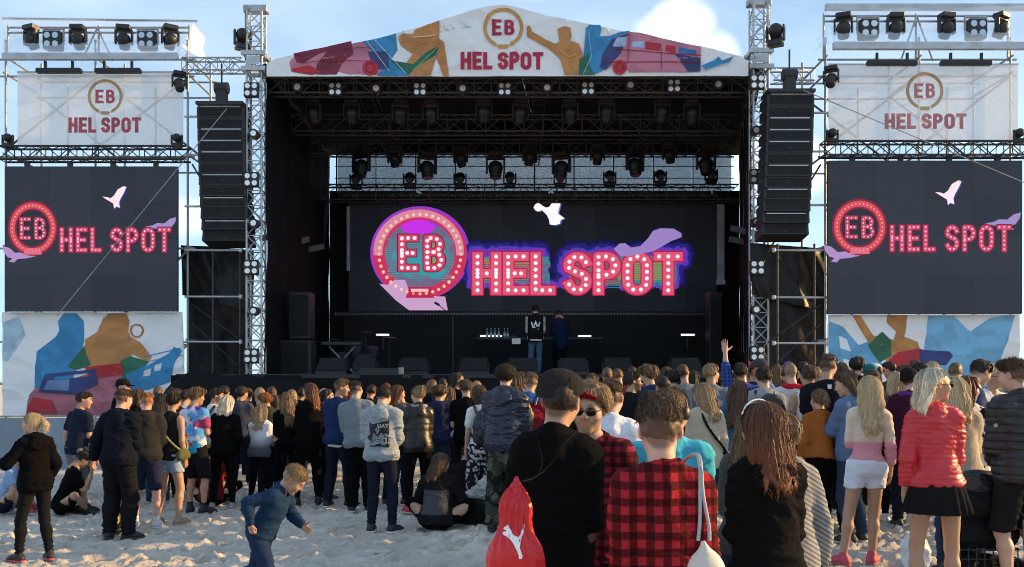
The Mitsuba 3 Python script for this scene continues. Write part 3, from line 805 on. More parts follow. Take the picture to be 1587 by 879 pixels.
    if lk == 'skirt':
        c0 = k.up(0, -.01, .72)
        zs, hz_ = k.up(0, 0, 1.05)[2], (hem or zc) * s
        def cone(X, Y, Z):
            t = np.clip((zs - Z) / (zs - hz_), 0, 1.1)
            an = np.arctan2(X, Y)
            rr = (.125 + .085 * t ** .8 + .012 * t * np.sin(an * 17 + 2 * np.sin(an * 3))) * s
            return (np.sqrt((X / 1.12) ** 2 + (Y / .92 + .01) ** 2) - rr) * .85
        lo = np.array([-.28 * s, -.28 * s, hz_ - .02]); hi = np.array([.28 * s, .28 * s, zs + .02])
        m = skin_mesh([(cone, lo, hi, .02)], QH[q] * fine, [lambda X, Y, Z: hz_ - Z + 0 * X * Y, lambda X, Y, Z: Z - zs + 0 * X * Y])
        smooth_v(m, 1)
    else:
        pl = hips + leg(k, -1, o1, o2, o3) + leg(k, 1, o1, o2, o3)
        tc = zcut(k, topz, True, 0)
        cuts = [tc if not sit else (lambda X, Y, Z: np.minimum(tc(X, Y, Z), .13 * s - Y))]
        if not sit:
            zz = zc if not bare_leg else (hem or zc)
            cuts.append(lambda X, Y, Z: zz * s - Z + .008 * s * np.sin(X * 40 + seed) + 0 * Y)
        elif bare_leg:
            for sd in (-1, 1):
                pass
        if bare_leg and sit:
            pl = hips + [rc(k.hip[sd], k.hip[sd] + (k.K[sd] - k.hip[sd]) * .72, (.086 + o1) * s, (.07 + o2) * s, .04 * s) for sd in (-1, 1)]
        m = skin_mesh(pl, QH[q] * fine, cuts)
        folds(m, amp * s, seed + 70, (8, 8, 15))
        if amp > .006 and not bare_leg and q < 2:
            v = np.array(m.vertices); n = vnormals(m)
            za = np.clip(1 - (v[:, 2] / s - .1) / .22, 0, 1) + .5 * np.exp(-((v[:, 2] / s - .50) / .07) ** 2)
            v += n * (za * .008 * s * np.sin(v[:, 2] / s * 130 + 4 * np.sin(v[:, 0] * 30) + 3 * np.sin(v[:, 1] * 25)))[:, None]
            m.vertices = v
    nm = {'jeans': 'trousers', 'slim': 'trousers', 'leggings': 'leggings', 'baggy': 'trousers', 'shorts': 'shorts', 'minishorts': 'shorts', 'skirt': 'skirt'}[lk]
    k.bot = put(nm, m, col, bmat)
    # ---- upper garment
    if upper[0]:
        o, loose, straight, sl, so, hz2, amp, mat = TOPS[uk]
        hz2 = hem if (hem and lk not in ('shorts', 'minishorts', 'skirt')) else hz2
        if over: hz2 = over
        sl = sleeve if sleeve is not None else sl
        umat = upper[2] if len(upper) > 2 else mat
        pl = torso(k, o, loose, straight)
        for sd in (-1, 1):
            if sl > 0: pl += arm(k, sd, so[0], sl, so[1])
        cuts = [zcut(k, hz2, False, .008, seed)]
        minus = collar_hole(k)
        if openfront: minus = minus + [el(k.up(0, .15, 1.14), np.array([.085, .11, .42]) * s, .02 * s)]
        if uk == 'tank':
            minus = minus + [rc(k.up(sd * .185, 0, 1.50), k.up(sd * .205, 0, 1.36), .055 * s, .060 * s, .02 * s) for sd in (-1, 1)]
        if uk in ('hoodie', 'windbreaker') or collar == 'hood':
            for A, B in zip(*(lambda L: (L[:-1], L[1:]))(ringpts(k, .098, .01, 1.515, -2.0, 2.0, 9, -.045))):
                pl.append(rc(A, B, .034 * s, .034 * s, .025 * s))
            pl.append(el(k.up(0, -.128, 1.435), np.array([.105, .042, .085]) * s, .03 * s, k.U))
        elif uk in ('jacket', 'puffer', 'coat', 'shirt', 'cropjacket') or collar:
            r = .078 if uk != 'puffer' else .085
            for A, B in zip(*(lambda L: (L[:-1], L[1:]))(ringpts(k, r, -.005, 1.535, -2.2, 2.2, 9, -.05))):
                pl.append(rc(A, B, .017 * s if uk != 'puffer' else .026 * s, .017 * s if uk != 'puffer' else .026 * s, .02 * s))
        if uk not in ('tank',) and not collar and uk not in ('jacket', 'puffer', 'coat', 'shirt', 'cropjacket'):
            for A, B in zip(*(lambda L: (L[:-1], L[1:]))(ringpts(k, .066 if sex == 'm' else .058, -.004, 1.522 if sex == 'm' else 1.512, -2.6, 2.6, 11, -.055))):
                pl.append(rc(A, B, .013 * s + o * .4 * s, .013 * s + o * .4 * s, .03 * s))
        m = skin_mesh(pl, QH[q] * fine, cuts, minus)
        folds(m, amp * s * (1.25 if q == 0 else 1.0), seed + 7, (6, 6, 11))
        if q == 0 and uk != 'puffer': folds(m, amp * .42 * s, seed + 17, (17, 17, 30), 0)
        v = np.array(m.vertices); n = vnormals(m)
        if uk == 'puffer' or puff:
            pt = puff or .062
            qz = np.abs(np.sin(PI * (v[:, 2] / s + .012 * (meshkit.noise(v * np.array([9, 9, 4])) - .5)) / pt))
            v += n * ((.015 if puff is None else .0065) * s * (.6 + .8 * meshkit.noise(v * np.array([7, 7, 9]) + seed)) * (np.minimum(qz * 1.5, 1) ** .6 - .8))[:, None]
        elif uk in ('hoodie', 'sweater', 'jacket', 'windbreaker', 'shirt', 'cropjacket', 'coat') and q < 2:
            for sd in (-1, 1):   # sleeves bunch at the elbow and the cuff
                ax = nrm(k.W[sd] - k.E[sd]); t = (v - k.E[sd]) @ ax / np.linalg.norm(k.W[sd] - k.E[sd])
                dist = np.linalg.norm(v - k.E[sd] - np.clip(t, 0, 1)[:, None] * (k.W[sd] - k.E[sd]), axis=1)
                w = (dist < .10 * s) * (np.exp(-(t / .18) ** 2) + np.exp(-((t - .82) / .16) ** 2))
                v += n * (w * .007 * s * np.sin(t * 46 + 3 * np.sin(v[:, 0] * 33 + seed) + 2 * np.sin(v[:, 2] * 21)))[:, None]
            if uk in ('hoodie', 'sweater'):   # ribbed hem draws the cloth in
                rel = ((v - k.up(0, 0, hz2)) @ k.U[:, 2]) / s
                w = np.exp(-((rel - .075) / .035) ** 2)
                v += n * (w * .012 * s)[:, None]
        m.vertices = v
        nm = {'tee': 't_shirt', 'fittee': 't_shirt', 'tank': 'vest_top', 'shirt': 'shirt', 'sweater': 'sweater', 'hoodie': 'hoodie', 'jacket': 'jacket', 'windbreaker': 'jacket', 'puffer': 'jacket', 'cropjacket': 'jacket', 'coat': 'coat'}[uk]
        k.top_key = put(nm, m, upper[1], umat)
    # ---- shoes
    if shoes:
        for sd in (-1, 1):
            up_, sole_ = shoe_proto(shoes[0], q)
            d0 = nrm(k.A[sd] - k.K[sd])
            Rt = Rz(k.toe[sd])
            if sit: Rt = Rz(k.toe[sd])
            v = lambda mm: trimesh.Trimesh(np.array(mm.vertices) * s * np.array([sd if sd else 1, 1, 1]) @ Rt.T + k.A[sd], mm.faces[:, ::-1] if sd < 0 else mm.faces, process=False)
            if shoes[0] == 'foot':
                continue
            kk = put('shoe', v(up_), shoes[1], 'm_shoe')
            if q < 2 or sole_ is not None: put('sole', v(sole_), shoes[2], 'm_shoe', parent=kk)
    if lk in ('shorts', 'minishorts', 'skirt') and shoes and cuffs:
        for sd in (-1, 1):
            put('sock', skin_mesh([rc(k.A[sd] + np.array([0, 0, -.03]) * s, k.A[sd] + nrm(k.K[sd] - k.A[sd]) * .06 * s, .042 * s, .042 * s)], QH[q] * .7), cuffs, 'm_cloth')
    hw = lambda m: trimesh.Trimesh(np.array(m.vertices) * k.hs @ k.HR.T + k.HC, m.faces, process=False)
    k.hw = hw
    if cap:
        kind, cc, bcx, ang = cap
        Q = Rz(math.radians(ang))
        if kind == 'cap':
            dm = skin_mesh([skull(.019), el((0, -.012, .085), (.088, .108, .062), .03)], {0: .006, 1: .010, 2: .016}[q], [lambda X, Y, Z: -(Z - .030 - .22 * Y) + 0 * X])
            smooth_v(dm, 1)
            br = skin_mesh([el((0, .085, .052), (.078, .112, .013), .01, Rx(-.12))], {0: .006, 1: .009, 2: .014}[q], [lambda X, Y, Z: .066 - Y + 0 * X * Z])
            dm.vertices = dm.vertices @ Q.T; br.vertices = br.vertices @ Q.T
            ck = put('cap', hw(dm), cc, 'm_cloth'); put('brim', hw(br), bcx, 'm_cloth', parent=ck)
            if q == 0:
                put('button', hw(trimesh.Trimesh(trimesh.creation.icosphere(2, .009).vertices * [1, 1, .5] + [0, -.012, .148], trimesh.creation.icosphere(2, .009).faces)), cc, 'm_cloth', parent=ck)
                for i in range(6):
                    a = i * PI / 3 + .3
                    th = np.linspace(.05, 1.35, 10)
                    pp = np.c_[np.sin(a) * .0975 * np.sin(th), -.012 + np.cos(a) * .1175 * np.sin(th), .034 + .113 * np.cos(th)]
                    put('seam', hw(path_tube(pp, .0022, 6)), cc if not callable(cc) else (.05,) * 3, 'm_cloth', parent=ck)
        elif kind == 'beanie':
            dm = skin_mesh([skull(.022), el((0, -.03, .09), (.085, .10, .06), .03)], {0: .006, 1: .010, 2: .016}[q], [lambda X, Y, Z: -(Z - .010 - .28 * Y) + 0 * X])
            put('beanie', hw(smooth_v(dm, 1)), cc, 'm_cloth')
        elif kind == 'hood':
            dm = skin_mesh([skull(.030), el((0, -.05, -.03), (.10, .09, .12), .05)], {0: .007, 1: .011, 2: .016}[q], [lambda X, Y, Z: Y - .045 + 0 * X * Z, lambda X, Y, Z: -.16 - Z + 0 * X * Y])
            put('hood', hw(smooth_v(dm, 1)), cc, 'm_cloth')
    if glasses:
        up = {'face': (.000, 0), 'top': (.075, -.030)}[glasses]
        dz, dy = up
        for sd in (-1, 1):
            m = trimesh.creation.icosphere(3, 1.0)
            m.apply_scale([.028, .006, .021]); m.vertices[:, 1] -= .25 * m.vertices[:, 0] ** 2 * 40 * .1
            m.apply_translation([sd * .031, .1035 + dy, .005 + dz])
            lk_ = part(key, 'sunglass_lens', trimesh.Trimesh(W(hw(m).vertices), m.faces, process=False), 'm_glass_dark', True)
        fr = cat([path_tube([(-.004, .108, .008), (0, .110, .010), (.004, .108, .008)], .002, 6), *[path_tube([(sd * .058, .099, .010), (sd * .073, .080, .010), (sd * .084, .03, .006), (sd * .086, -.01, .004)], .0026, 6) for sd in (-1, 1)],
                  *[path_tube([(sd * .031 + .0275 * math.cos(a), .1040 - .01 * abs(math.cos(a)) * .3, .005 + .0205 * math.sin(a)) for a in np.linspace(0, 2 * PI, 18)], .0022, 6) for sd in (-1, 1)]])
        fr.vertices = fr.vertices + np.array([0, dy, dz])
        part(key, 'sunglass_frame', trimesh.Trimesh(W(hw(fr).vertices), fr.faces, process=False), 'm_plastic', True)
    if phones:
        an = np.linspace(-1.62, 1.62, 22)
        bd = path_tube([(.094 * math.sin(a), -.004, .012 + .122 * math.cos(a)) for a in an], .0095, 8)
        bd.vertices = bd.vertices * np.array([1, 1.0, 1])
        hb_ = part(key, 'headphones', trimesh.Trimesh(W(hw(bd).vertices), bd.faces, process=False), phones, True)
        for sd in (-1, 1):
            m = skin_mesh([el((sd * .094, -.006, -.002), (.020, .034, .040))], .006)
            part(hb_, 'ear_cup', trimesh.Trimesh(W(hw(m).vertices), m.faces, process=False), 'm_plastic', True)
    if scarf:
        L = ringpts(k, .088, .0, 1.515, -2.9, 2.9, 14, -.02)
        m = skin_mesh([rc(a, b, .036 * s, .036 * s, .02) for a, b in zip(L[:-1], L[1:])], QH[q] * .8)
        put('scarf', folds(m, .010, seed + 4, (12, 12, 20)), scarf, 'm_cloth')
    PEOPLE.append(k)
    return k

from scipy.interpolate import CubicSpline
def spline(pts, n=30):
    pts = np.asarray(pts, float); d = np.r_[0, np.cumsum(np.linalg.norm(np.diff(pts, axis=0), axis=1) ** .5)]
    return CubicSpline(d, pts)(np.linspace(0, d[-1], n))
# things that people carry: each a thing of its own
def backpack(k, col, label, catg='backpack', col2=None, mat='m_nylon', w=.145, h=.22, dep=.075, z=1.22, straps=True, side=0.0):
    s = k.s
    key = thing('backpack', label, catg)
    col2 = col2 or tuple(c * .6 for c in col)
    pr = [el(k.up(side, -.205, z), np.array([w, dep, h]) * s, .03, k.U), rc(k.up(side - w * .55, -.19, z - h * .6), k.up(side + w * .55, -.19, z - h * .6), dep * .8 * s, dep * .8 * s, .06), rc(k.up(side, -.18, z - h * .6), k.up(side, -.18, z + h * .6), dep * .9 * s, dep * .9 * s, .06)]
    m = folds(skin_mesh(pr, QH[k.q]), .010, k.q + 50 + len(label))
    k.put('sack', m, col, mat, parent=key)
    pk = folds(skin_mesh([el(k.up(side, -.26, z - .09), np.array([w * .72, .050, .095]) * s, .03, k.U)], QH[k.q] * .9), .006, 5)
    k.put('pocket', pk, col2, mat, parent=key)
    if straps:
        for sd in (-1, 1):
            L = [k.up(sd * .085, -.155, 1.40), k.up(sd * .10, -.085, 1.505), k.up(sd * .115, .04, 1.51), k.up(sd * .13, .125, 1.42), k.up(sd * .15, .135, 1.30), k.up(sd * .175, .06, 1.17), k.up(sd * .13, -.13, 1.08)]
            m = skin_mesh([rc(a, b, .019 * s, .019 * s, .02) for a, b in zip(L[:-1], L[1:])], QH[k.q] * .7)
            k.put('strap', m, col2, mat, parent=key)
    return key

def strapbag(k, col, label, strapcol=None, name='shoulder_bag', catg='bag', sd=1, z=.93, size=(.05, .12, .10), y=-.02, mat='m_cloth', x=.22, cross=True):
    """a bag at the hip; its strap runs over the other shoulder (cross) or the same one"""
    s = k.s
    key = thing(name, label, catg)
    c = k.up(sd * x, y, z)
    pr = [el(c, np.array(size) * s, .03), rc(c + np.array([0, -size[1] * .7, -size[2] * .4]) * s, c + np.array([0, size[1] * .7, -size[2] * .4]) * s, size[0] * .9 * s, size[0] * .9 * s, .04)]
    k.put('pouch', folds(skin_mesh(pr, QH[k.q] * .8), .010, 9 + len(label)), col, mat, parent=key)
    o = -sd if cross else sd
    f = 1.0 if k.sex == 'm' else .86
    L = [c + np.array([0, -size[1] * .5, size[2] * .7]) * s, k.up(sd * .09 * (1 if cross else 1.9), -.155, 1.16), k.up(o * .05 * (1 if cross else 2.4), -.145, 1.36), k.up(o * .10 * f, -.055, 1.515), k.up(o * .10 * f, .06, 1.50), k.up(o * .03, .145, 1.36), k.up(sd * .13, .15, 1.14), c + np.array([0, size[1] * .5, size[2] * .7]) * s]
    L = spline(L)
    m = skin_mesh([rc(a, b, .013 * s, .013 * s, .015) for a, b in zip(L[:-1], L[1:])], max(QH[k.q] * .6, .008))
    k.put('strap', m, strapcol or col, mat, parent=key)
    return key
# ------------------------------------------------------------------ the ground: one sheet of trodden sand
_gp = np.array([(-5.2, 9.8, -.25), (-4.6, 10.9, -.20), (-4.2, 13, -.17), (-1.4, 11.1, -.15), (0, 10.6, -.04), (3.2, 8.2, .05), (3.4, 9.5, .03), (5.2, 7, .06), (0, 18, .05), (9, 18, .14), (-9, 18, -.10), (0, 3, 0), (4, 4, 0), (-4, 5, -.12), (8, 11, .08), (0, 40, .05), (30, 30, .1), (-30, 30, -.1)])
def sand_z(x, y):
    d2 = (np.asarray(x)[..., None] - _gp[:, 0]) ** 2 + (np.asarray(y)[..., None] - _gp[:, 1]) ** 2
    w = 1 / (d2 + 1.0) ** 1.6
    return (w * _gp[:, 2]).sum(-1) / w.sum(-1)

def sand_mesh():
    def axis(lo, hi, st, far): 
        a = np.arange(lo, hi + st, st)
        g = np.array([.3, 1, 2.5, 6, 15, 40, 120, 400, 1500, 4000.0])
        return np.concatenate([(a[0] - g * far)[::-1], a, a[-1] + g * far])
    xs, ys = axis(-7.0, 7.2, .036, 1.0), axis(5.2, 17.0, .048, 1.0)
    X, Y = np.meshgrid(xs, ys, indexing='ij')
    q = np.stack([X, Y, np.zeros_like(X)], -1)
    near = np.clip(1.2 - np.maximum(np.abs(X) - 7, 0) / 30 - np.maximum(Y - 17, 0) / 30, 0, 1)
    pit = 0
    for f, a, sd in ((1.6, .3, 1), (3.1, .55, 2), (5.5, .75, 3), (9.5, .75, 4), (15., .5, 5)):
        w = meshkit.noise(q * f * .6 + 7, 20 + sd)[..., None] * 1.3
        n = meshkit.noise(q * np.array([f, f * 1.15, 1]) + w, sd)
        pit = pit + a * np.where(n < .42, -(0.42 - n) * 1.6, (n - .42) * .8)
    Z = sand_z(np.clip(X, -40, 40), np.clip(Y, -10, 50)) + .042 * near * pit - .02
    rg = np.random.default_rng(31)
    for _ in range(3400):                       # footprints: a pressed sole with a pushed-up rim
        x, y, a, d = rg.uniform(-7, 7), rg.uniform(5.3, 15.5), rg.uniform(0, 2 * PI), rg.uniform(.016, .046)
        i0, i1 = np.searchsorted(xs, (x - .28, x + .28)); j0, j1 = np.searchsorted(ys, (y - .28, y + .28))
        u, w = X[i0:i1, j0:j1] - x, Y[i0:i1, j0:j1] - y
        e = np.sqrt(((u * math.cos(a) + w * math.sin(a)) / .15) ** 2 + ((-u * math.sin(a) + w * math.cos(a)) / .062) ** 2)
        Z[i0:i1, j0:j1] += d * (-np.exp(-(e / .95) ** 4) + .45 * np.exp(-((e - 1.45) / .42) ** 2))
    v = np.stack([X, Y, Z], -1).reshape(-1, 3)
    i, j = np.meshgrid(np.arange(len(xs) - 1), np.arange(len(ys) - 1), indexing='ij')
    b = i * len(ys) + j
    f = np.stack([b, b + len(ys), b + len(ys) + 1, b + 1], -1).reshape(-1, 4)
    return v, f
struct('sand', sand_mesh(), 'm_sand', True)

# ------------------------------------------------------------------ lettering: strokes
def arc(cx, cy, rx, ry, a0, a1, n=14): 
    t = np.radians(np.linspace(a0, a1, n)); return [(cx + rx * math.cos(a), cy + ry * math.sin(a)) for a in t]
def strokes(ch):
    return {'H': (.46, [[(0, 0), (0, 1)], [(.46, 0), (.46, 1)], [(0, .5), (.46, .5)]]),
            'E': (.38, [[(.38, 1), (0, 1), (0, 0), (.38, 0)], [(0, .5), (.32, .5)]]),
            'L': (.36, [[(0, 1), (0, 0), (.36, 0)]]),
            'S': (.44, [arc(.22, .74, .22, .26, 20, 200) + arc(.22, .26, .22, .26, 110, 90, 2)[1:] + arc(.22, .26, .22, .26, 60, -160)]),
            'P': (.42, [[(0, 0), (0, 1), (.2, 1)] + arc(.2, .73, .22, .27, 90, -90) + [(0, .46)]]),
            'O': (.48, [arc(.24, .74, .24, .26, 0, 180) + arc(.24, .26, .24, .26, 180, 360) + [(.48, .74)]]),
            'T': (.46, [[(0, 1), (.46, 1)], [(.23, 1), (.23, 0)]]),
            'B': (.42, [[(.2, .53), (0, .53), (0, 0), (.2, 0)] + arc(.2, .265, .22, .265, -90, 90) , [(0, .53), (0, 1), (.18, 1)] + arc(.18, .765, .20, .235, 90, -90)]),
            'W': (.8, [[(0, 1), (.18, 0), (.4, .8), (.62, 0), (.8, 1)]])}[ch]
def text_lines(text, gap, space=.30):
    x, out = 0.0, []
    for ch in text:
        if ch == ' ': x += space; continue
        w, ls = strokes(ch)
        out += [[(a + x, b) for a, b in l] for l in ls]
        x += w + gap
    return out, x - gap
def text_shape(text, gap, t, space=.30):
    ls, w = text_lines(text, gap, space)
    return unary_union([LineString(l).buffer(t, cap_style=3, join_style=2 if len(l) < 6 else 1) for l in ls]), w, ls
def place_text(text, x0, y0, x1, y1, gap=.36, t=.12, space=.30):
    """lettering that fills this box (picture y runs down); returns the shape and the dots of its bulbs, x right and y up"""
    g, w, ls = text_shape(text, gap, t, space)
    b = g.bounds
    sx, sy = (x1 - x0) / (b[2] - b[0]), (y1 - y0) / (b[3] - b[1])
    f = lambda s: affinity.translate(affinity.scale(affinity.translate(s, -b[0], -b[1]), sx, sy, origin=(0, 0)), x0, -y1)
    dots = []
    for l in ls:
        q = LineString(l); n = max(int(round(q.length / .19)), 1)
        dots += [q.interpolate(i / n, normalized=True) for i in range(n + 1)]
    return f(g), [f(p) for p in dots], f
def pg(*pts): return Polygon([(x, -y) for x, y in pts]).buffer(0)

scene['t_mottle'] = mikit.proc(lambda p, n, uv: mikit.smoothstep(.42, .62, F(p.x * 3.1 + 3 * N(p.x, p.z), p.y, p.z * 3.1, 4)))
scene['t_wrinkle'] = mikit.proc(wrinkle, 1e-2)
def paint(c, rough=.5):
    k = 'm_paint_' + '_'.join(f'{int(x*1000):03d}' for x in c)
    if k not in scene:
        scene[k] = two({'type': 'bumpmap', 'arbitrary': {'type': 'ref', 'id': 't_wrinkle'}, 'scale': .8, 'bsdf': {'type': 'blendbsdf', 'weight': {'type': 'ref', 'id': 't_mottle'}, 'a': prin(c, rough, spec=.3), 'b': prin(tuple(x * .80 for x in c), rough, spec=.3)}})
    return k
def glow(c):
    return {'type': 'area', 'radiance': rgb(*c), 'sampling_weight': .004}
WRINKLED = {}
def crease(x, z, sd):
    q = np.stack([x * 1.3 + z * .9, z * 1.7 - x * .25, np.full_like(x, sd * 3.7)], -1)
    a = meshkit.noise(q, sd); b = meshkit.noise(q * np.array([2.6, 2.0, 1]) + 5, sd + 1)
    return .050 * (1 - np.abs(2 * a - 1)) ** 3 + .018 * (1 - np.abs(2 * b - 1)) ** 2 - .02
def wrinkle_mesh(m, parent, step):
    if parent in WRINKLED:
        v, f = trimesh.remesh.subdivide_to_size(m.vertices, m.faces, step, max_iter=20)
        v[:, 1] -= crease(v[:, 0], v[:, 2], WRINKLED[parent])
        m = trimesh.Trimesh(v, f, process=False)
    return m
def decal(parent, name, g, y, layer, mat, label=None, emit=None, kind=None):
    """a flat shape drawn in the photograph's pixels on the upright plane at depth y, 'layer' sheets proud of it"""
    u = y / FOC
    o = np.array([-CX * u, y, CH + HZ * u])
    m = flat(g, o, (u, 0, 0), (0, 0, u), .004 * layer, .003)
    if m is None: return
    m = wrinkle_mesh(m, parent, .10)
    kw = {'emitter': glow(emit)} if emit is not None else {}
    if kind is None and len(polys(g)) > 1:
        for q in polys(g): r = decal(parent, name, q, y, layer, mat, label, emit)
        return r
    return part(parent, name, m, mat, False, label, kind, **kw)
def panel(parent, name, g, y, t, mat, smooth=False, label=None):
    u = y / FOC
    m = flat(g, np.array([-CX * u, y, CH + HZ * u]), (u, 0, 0), (0, 0, u), 0, t)
    m = wrinkle_mesh(m, parent, .10)
    return part(parent, name, m, mat, smooth, label)
def rect(x0, y0, x1, y1): return sbox(x0, -y1, x1, -y0)
def dotset(pts, r): return unary_union([p.buffer(r, 5) for p in pts])

YF = 21.0
# ------------------------------------------------------------------ trusses
def lattice(name, label, catg, a, b, w, h, bay, r, mat, group=None, each=False, up=None, parent=None):
    """a four-chord truss from a to b"""
    a, b = np.asarray(a, float), np.asarray(b, float)
    t = b - a; L = np.linalg.norm(t); t /= L
    up = np.array([0, 0, 1.0]) if up is None and abs(t[2]) < .9 else (np.array([0, 1.0, 0]) if up is None else up)
    sd = np.cross(t, up); sd /= np.linalg.norm(sd); up = np.cross(sd, t)
    key = parent or thing(name, label, catg, group)
    c = [sd * w / 2 * i + up * h / 2 * j for i, j in ((-1, -1), (1, -1), (1, 1), (-1, 1))]
    for q in c: part(key, 'chord', tube(a + q, b + q, r, 8), mat, 50)
    n = max(int(round(L / bay)), 1); ms = []
    for i in range(n):
        p0, p1 = a + t * L * i / n, a + t * L * (i + 1) / n
        for k in range(4):
            e, f = c[k], c[(k + 1) % 4]
            if k == 2 and each: pass
            g0, g1 = (e, f) if i % 2 == 0 else (f, e)
            m1, m2 = tube(p0 + g0, p1 + g1, r * .5, 5), tube(p0 + e, p0 + f, r * .5, 5)
            front = each and (e + f)[1] < -1e-6
            if front:
                part(key, 'diagonal_brace', m1, mat, 50); part(key, 'cross_brace', m2, mat, 50)
                part(key, 'diagonal_brace', tube(p0 + (f if i % 2 == 0 else e), p1 + (e if i % 2 == 0 else f), r * .5, 5), mat, 50)
            else: ms += [m1, m2]
    part(key, 'lacing', cat(ms), mat, 50, kind='stuff')
    return key

def moving_head(pos, label, s=1.0, tilt=0.0, pan=0.0, group=None, stand=False, lens='m_lens', face=False):
    key = thing('moving_head_light', label, 'stage light', group)
    R = Rz(pan); sg = -1 if not stand else 1
    W = lambda m: xform(xform(m, np.eye(3) * s), R, pos)
    part(key, 'base', W(boxm((0, 0, sg * -.03), (.34, .26, .12), bevel=.02)), 'm_plastic')
    y = cat([boxm((sx * .19, 0, sg * .20), (.045, .12, .36), bevel=.012) for sx in (-1, 1)] + [boxm((0, 0, sg * .05), (.40, .12, .05), bevel=.01)])
    part(key, 'yoke', W(y), 'm_plastic')
    hd = skin_mesh([el((0, 0, .02), (.155, .14, .15), .05), rc((0, 0, 0), (0, 0, -.20), .145, .125, .05)], .022, [lambda X, Y, Z: -.22 - Z + 0 * X * Y])
    Q = Rx(tilt)
    part(key, 'head', W(xform(hd, Q, (0, 0, sg * .27))), 'm_plastic', 40)
    part(key, 'lens', W(xform(disc((0, 0, -.222), .105, (0, 0, 1), .012), Q, (0, 0, sg * .27))), lens)
    return key

def blinder(c, label, s=1.0, group=None):
    key = thing('blinder_light', label, 'stage light', group)
    part(key, 'housing', boxm(c, (.36 * s, .12, .36 * s), bevel=.02), 'm_plastic')
    for i in (-1, 1):
        for j in (-1, 1):
            part(key, 'lamp', disc(np.asarray(c) + (i * .085 * s, -.064, j * .085 * s), .062 * s, (0, 1, 0), .02), 'm_reflector')
    return key

def par_lamp(c, label, group=None, r=.085):
    key = thing('par_lamp', label, 'stage light', group)
    part(key, 'can', disc(np.asarray(c) + (0, .08, 0), r * 1.25, (0, 1, 0), .2), 'm_plastic', 40)
    part(key, 'face', disc(np.asarray(c) + (0, -.025, 0), r * .75, (0, 1, 0), .02), 'm_reflector')
    part(key, 'bracket', cat([tube(np.asarray(c) + (sx * r * 1.35, .05, 0), np.asarray(c) + (sx * r * 1.35, .05, .2), .008, 6) for sx in (-1, 1)]), 'm_darkmetal')
    return key

# ------------------------------------------------------------------ the two front towers and the gable banner
TOWX = (397, 1176)
for i, (px, ytop) in enumerate(((397, 22), (1176, 12))):
    side = ('left', 'right')[i]
    a, b = P(px, 592, YF), P(px + (2 if i == 0 else 3), ytop, YF); a[2] = .25
    b[0] = a[0]
    k = lattice('lattice_tower', f'tall silver lattice tower at the {side} front corner of the stage roof', 'truss tower', a, b, .34, .34, .34, .026, 'm_alu', 'front roof towers', each=True)
    sz = 9.15 if i == 0 else 9.2
    for zz in (sz + .12, sz - .24):
        for sx in (-1, 1):
            part(k, 'sleeve_bar', boxm((a[0] + sx * .23, YF, zz), (.05, .52, .10)), 'm_alu')
        part(k, 'sleeve_bar', boxm((a[0], YF - .24, zz), (.56, .05, .10)), 'm_alu')
        part(k, 'sleeve_bar', boxm((a[0], YF + .24, zz), (.56, .05, .10)), 'm_alu')
    part(k, 'sleeve_plate', boxm((a[0], YF - .27, sz - .06), (.30, .012, .20)), 'm_alu')
    part(k, 'head_beam', boxm((b[0], YF, b[2] + .10), (.56, .20, .17), bevel=.015), 'm_alu')
    for sx in (-1, 1): part(k, 'pulley', disc((b[0] + sx * .19, YF - .12, b[2] + .09), .07, (0, 1, 0), .03), 'm_steel')
    part(k, 'hoist_chain', tube((b[0] + (-.24 if i == 0 else .24), YF - .05, b[2] + .05), (b[0] + (-.24 if i == 0 else .24), YF - .05, sz), .009, 6), 'm_darkmetal')
    part(k, 'foot', boxm((a[0], YF, .22), (.7, .7, .12)), 'm_steel')
    bl = [140, 279, 415, 552] if i == 0 else [128, 274, 415, 548]
    pr = [207, 346, 482] if i == 0 else [202, 344, 480]
    for n, py in enumerate(bl):
        c = P(px - (7 if i == 0 else 3), py, YF - .30); blinder(c, f'black four-lamp blinder on the {side} front tower, number {n + 1} from the top'.replace('number 1 from the top', 'the topmost of four').replace('number 2 from the top', 'second from the top').replace('number 3 from the top', 'third from the top').replace('number 4 from the top', 'the lowest of four'), .95, 'blinders on the towers')
    for n, py in enumerate(pr):
        c = P(px - 4, py, YF - .36); par_lamp(c, f"small round lamp on the {side} front tower, {('highest', 'middle', 'lowest')[n]} of three", 'round lamps on the towers')

gable = pg((414, 99), (428, 92), (585, 60), (640, 45), (679, 33.5), (740, 14), (764, 9), (780, 7.5), (800, 11), (848, 24.5), (913, 37.5), (985, 53), (1087, 73), (1148, 87), (1160, 95), (1160, 118), (414, 119))
YB = 20.66
FB = thing('gable_banner', 'white triangular roof banner with ring emblem, red lettering and painted beach figures', 'banner')
WRINKLED[FB] = 1
panel(FB, 'cloth', gable, YB, .05, 'm_pvc')
ORG, BLU, RED, PNK, GRN, DRD, NVY, LRD = srgb('bb8450'), srgb('3a88ba'), srgb('b8323c'), srgb('c07a90'), srgb('2f6a52'), srgb('7d2f45'), srgb('3a4478'), srgb('8c1f38')
def art(parent, lst, y, l0=1):
    for i, (nm, g, c) in enumerate(lst):
        decal(parent, nm, g, y, l0 + i * .6, paint(c))
circ = lambda x, y, r, n=24: Point(x, -y).buffer(r, n)
ring = lambda x, y, r, w: Point(x, -y).buffer(r, 32).difference(Point(x, -y).buffer(r - w, 32))
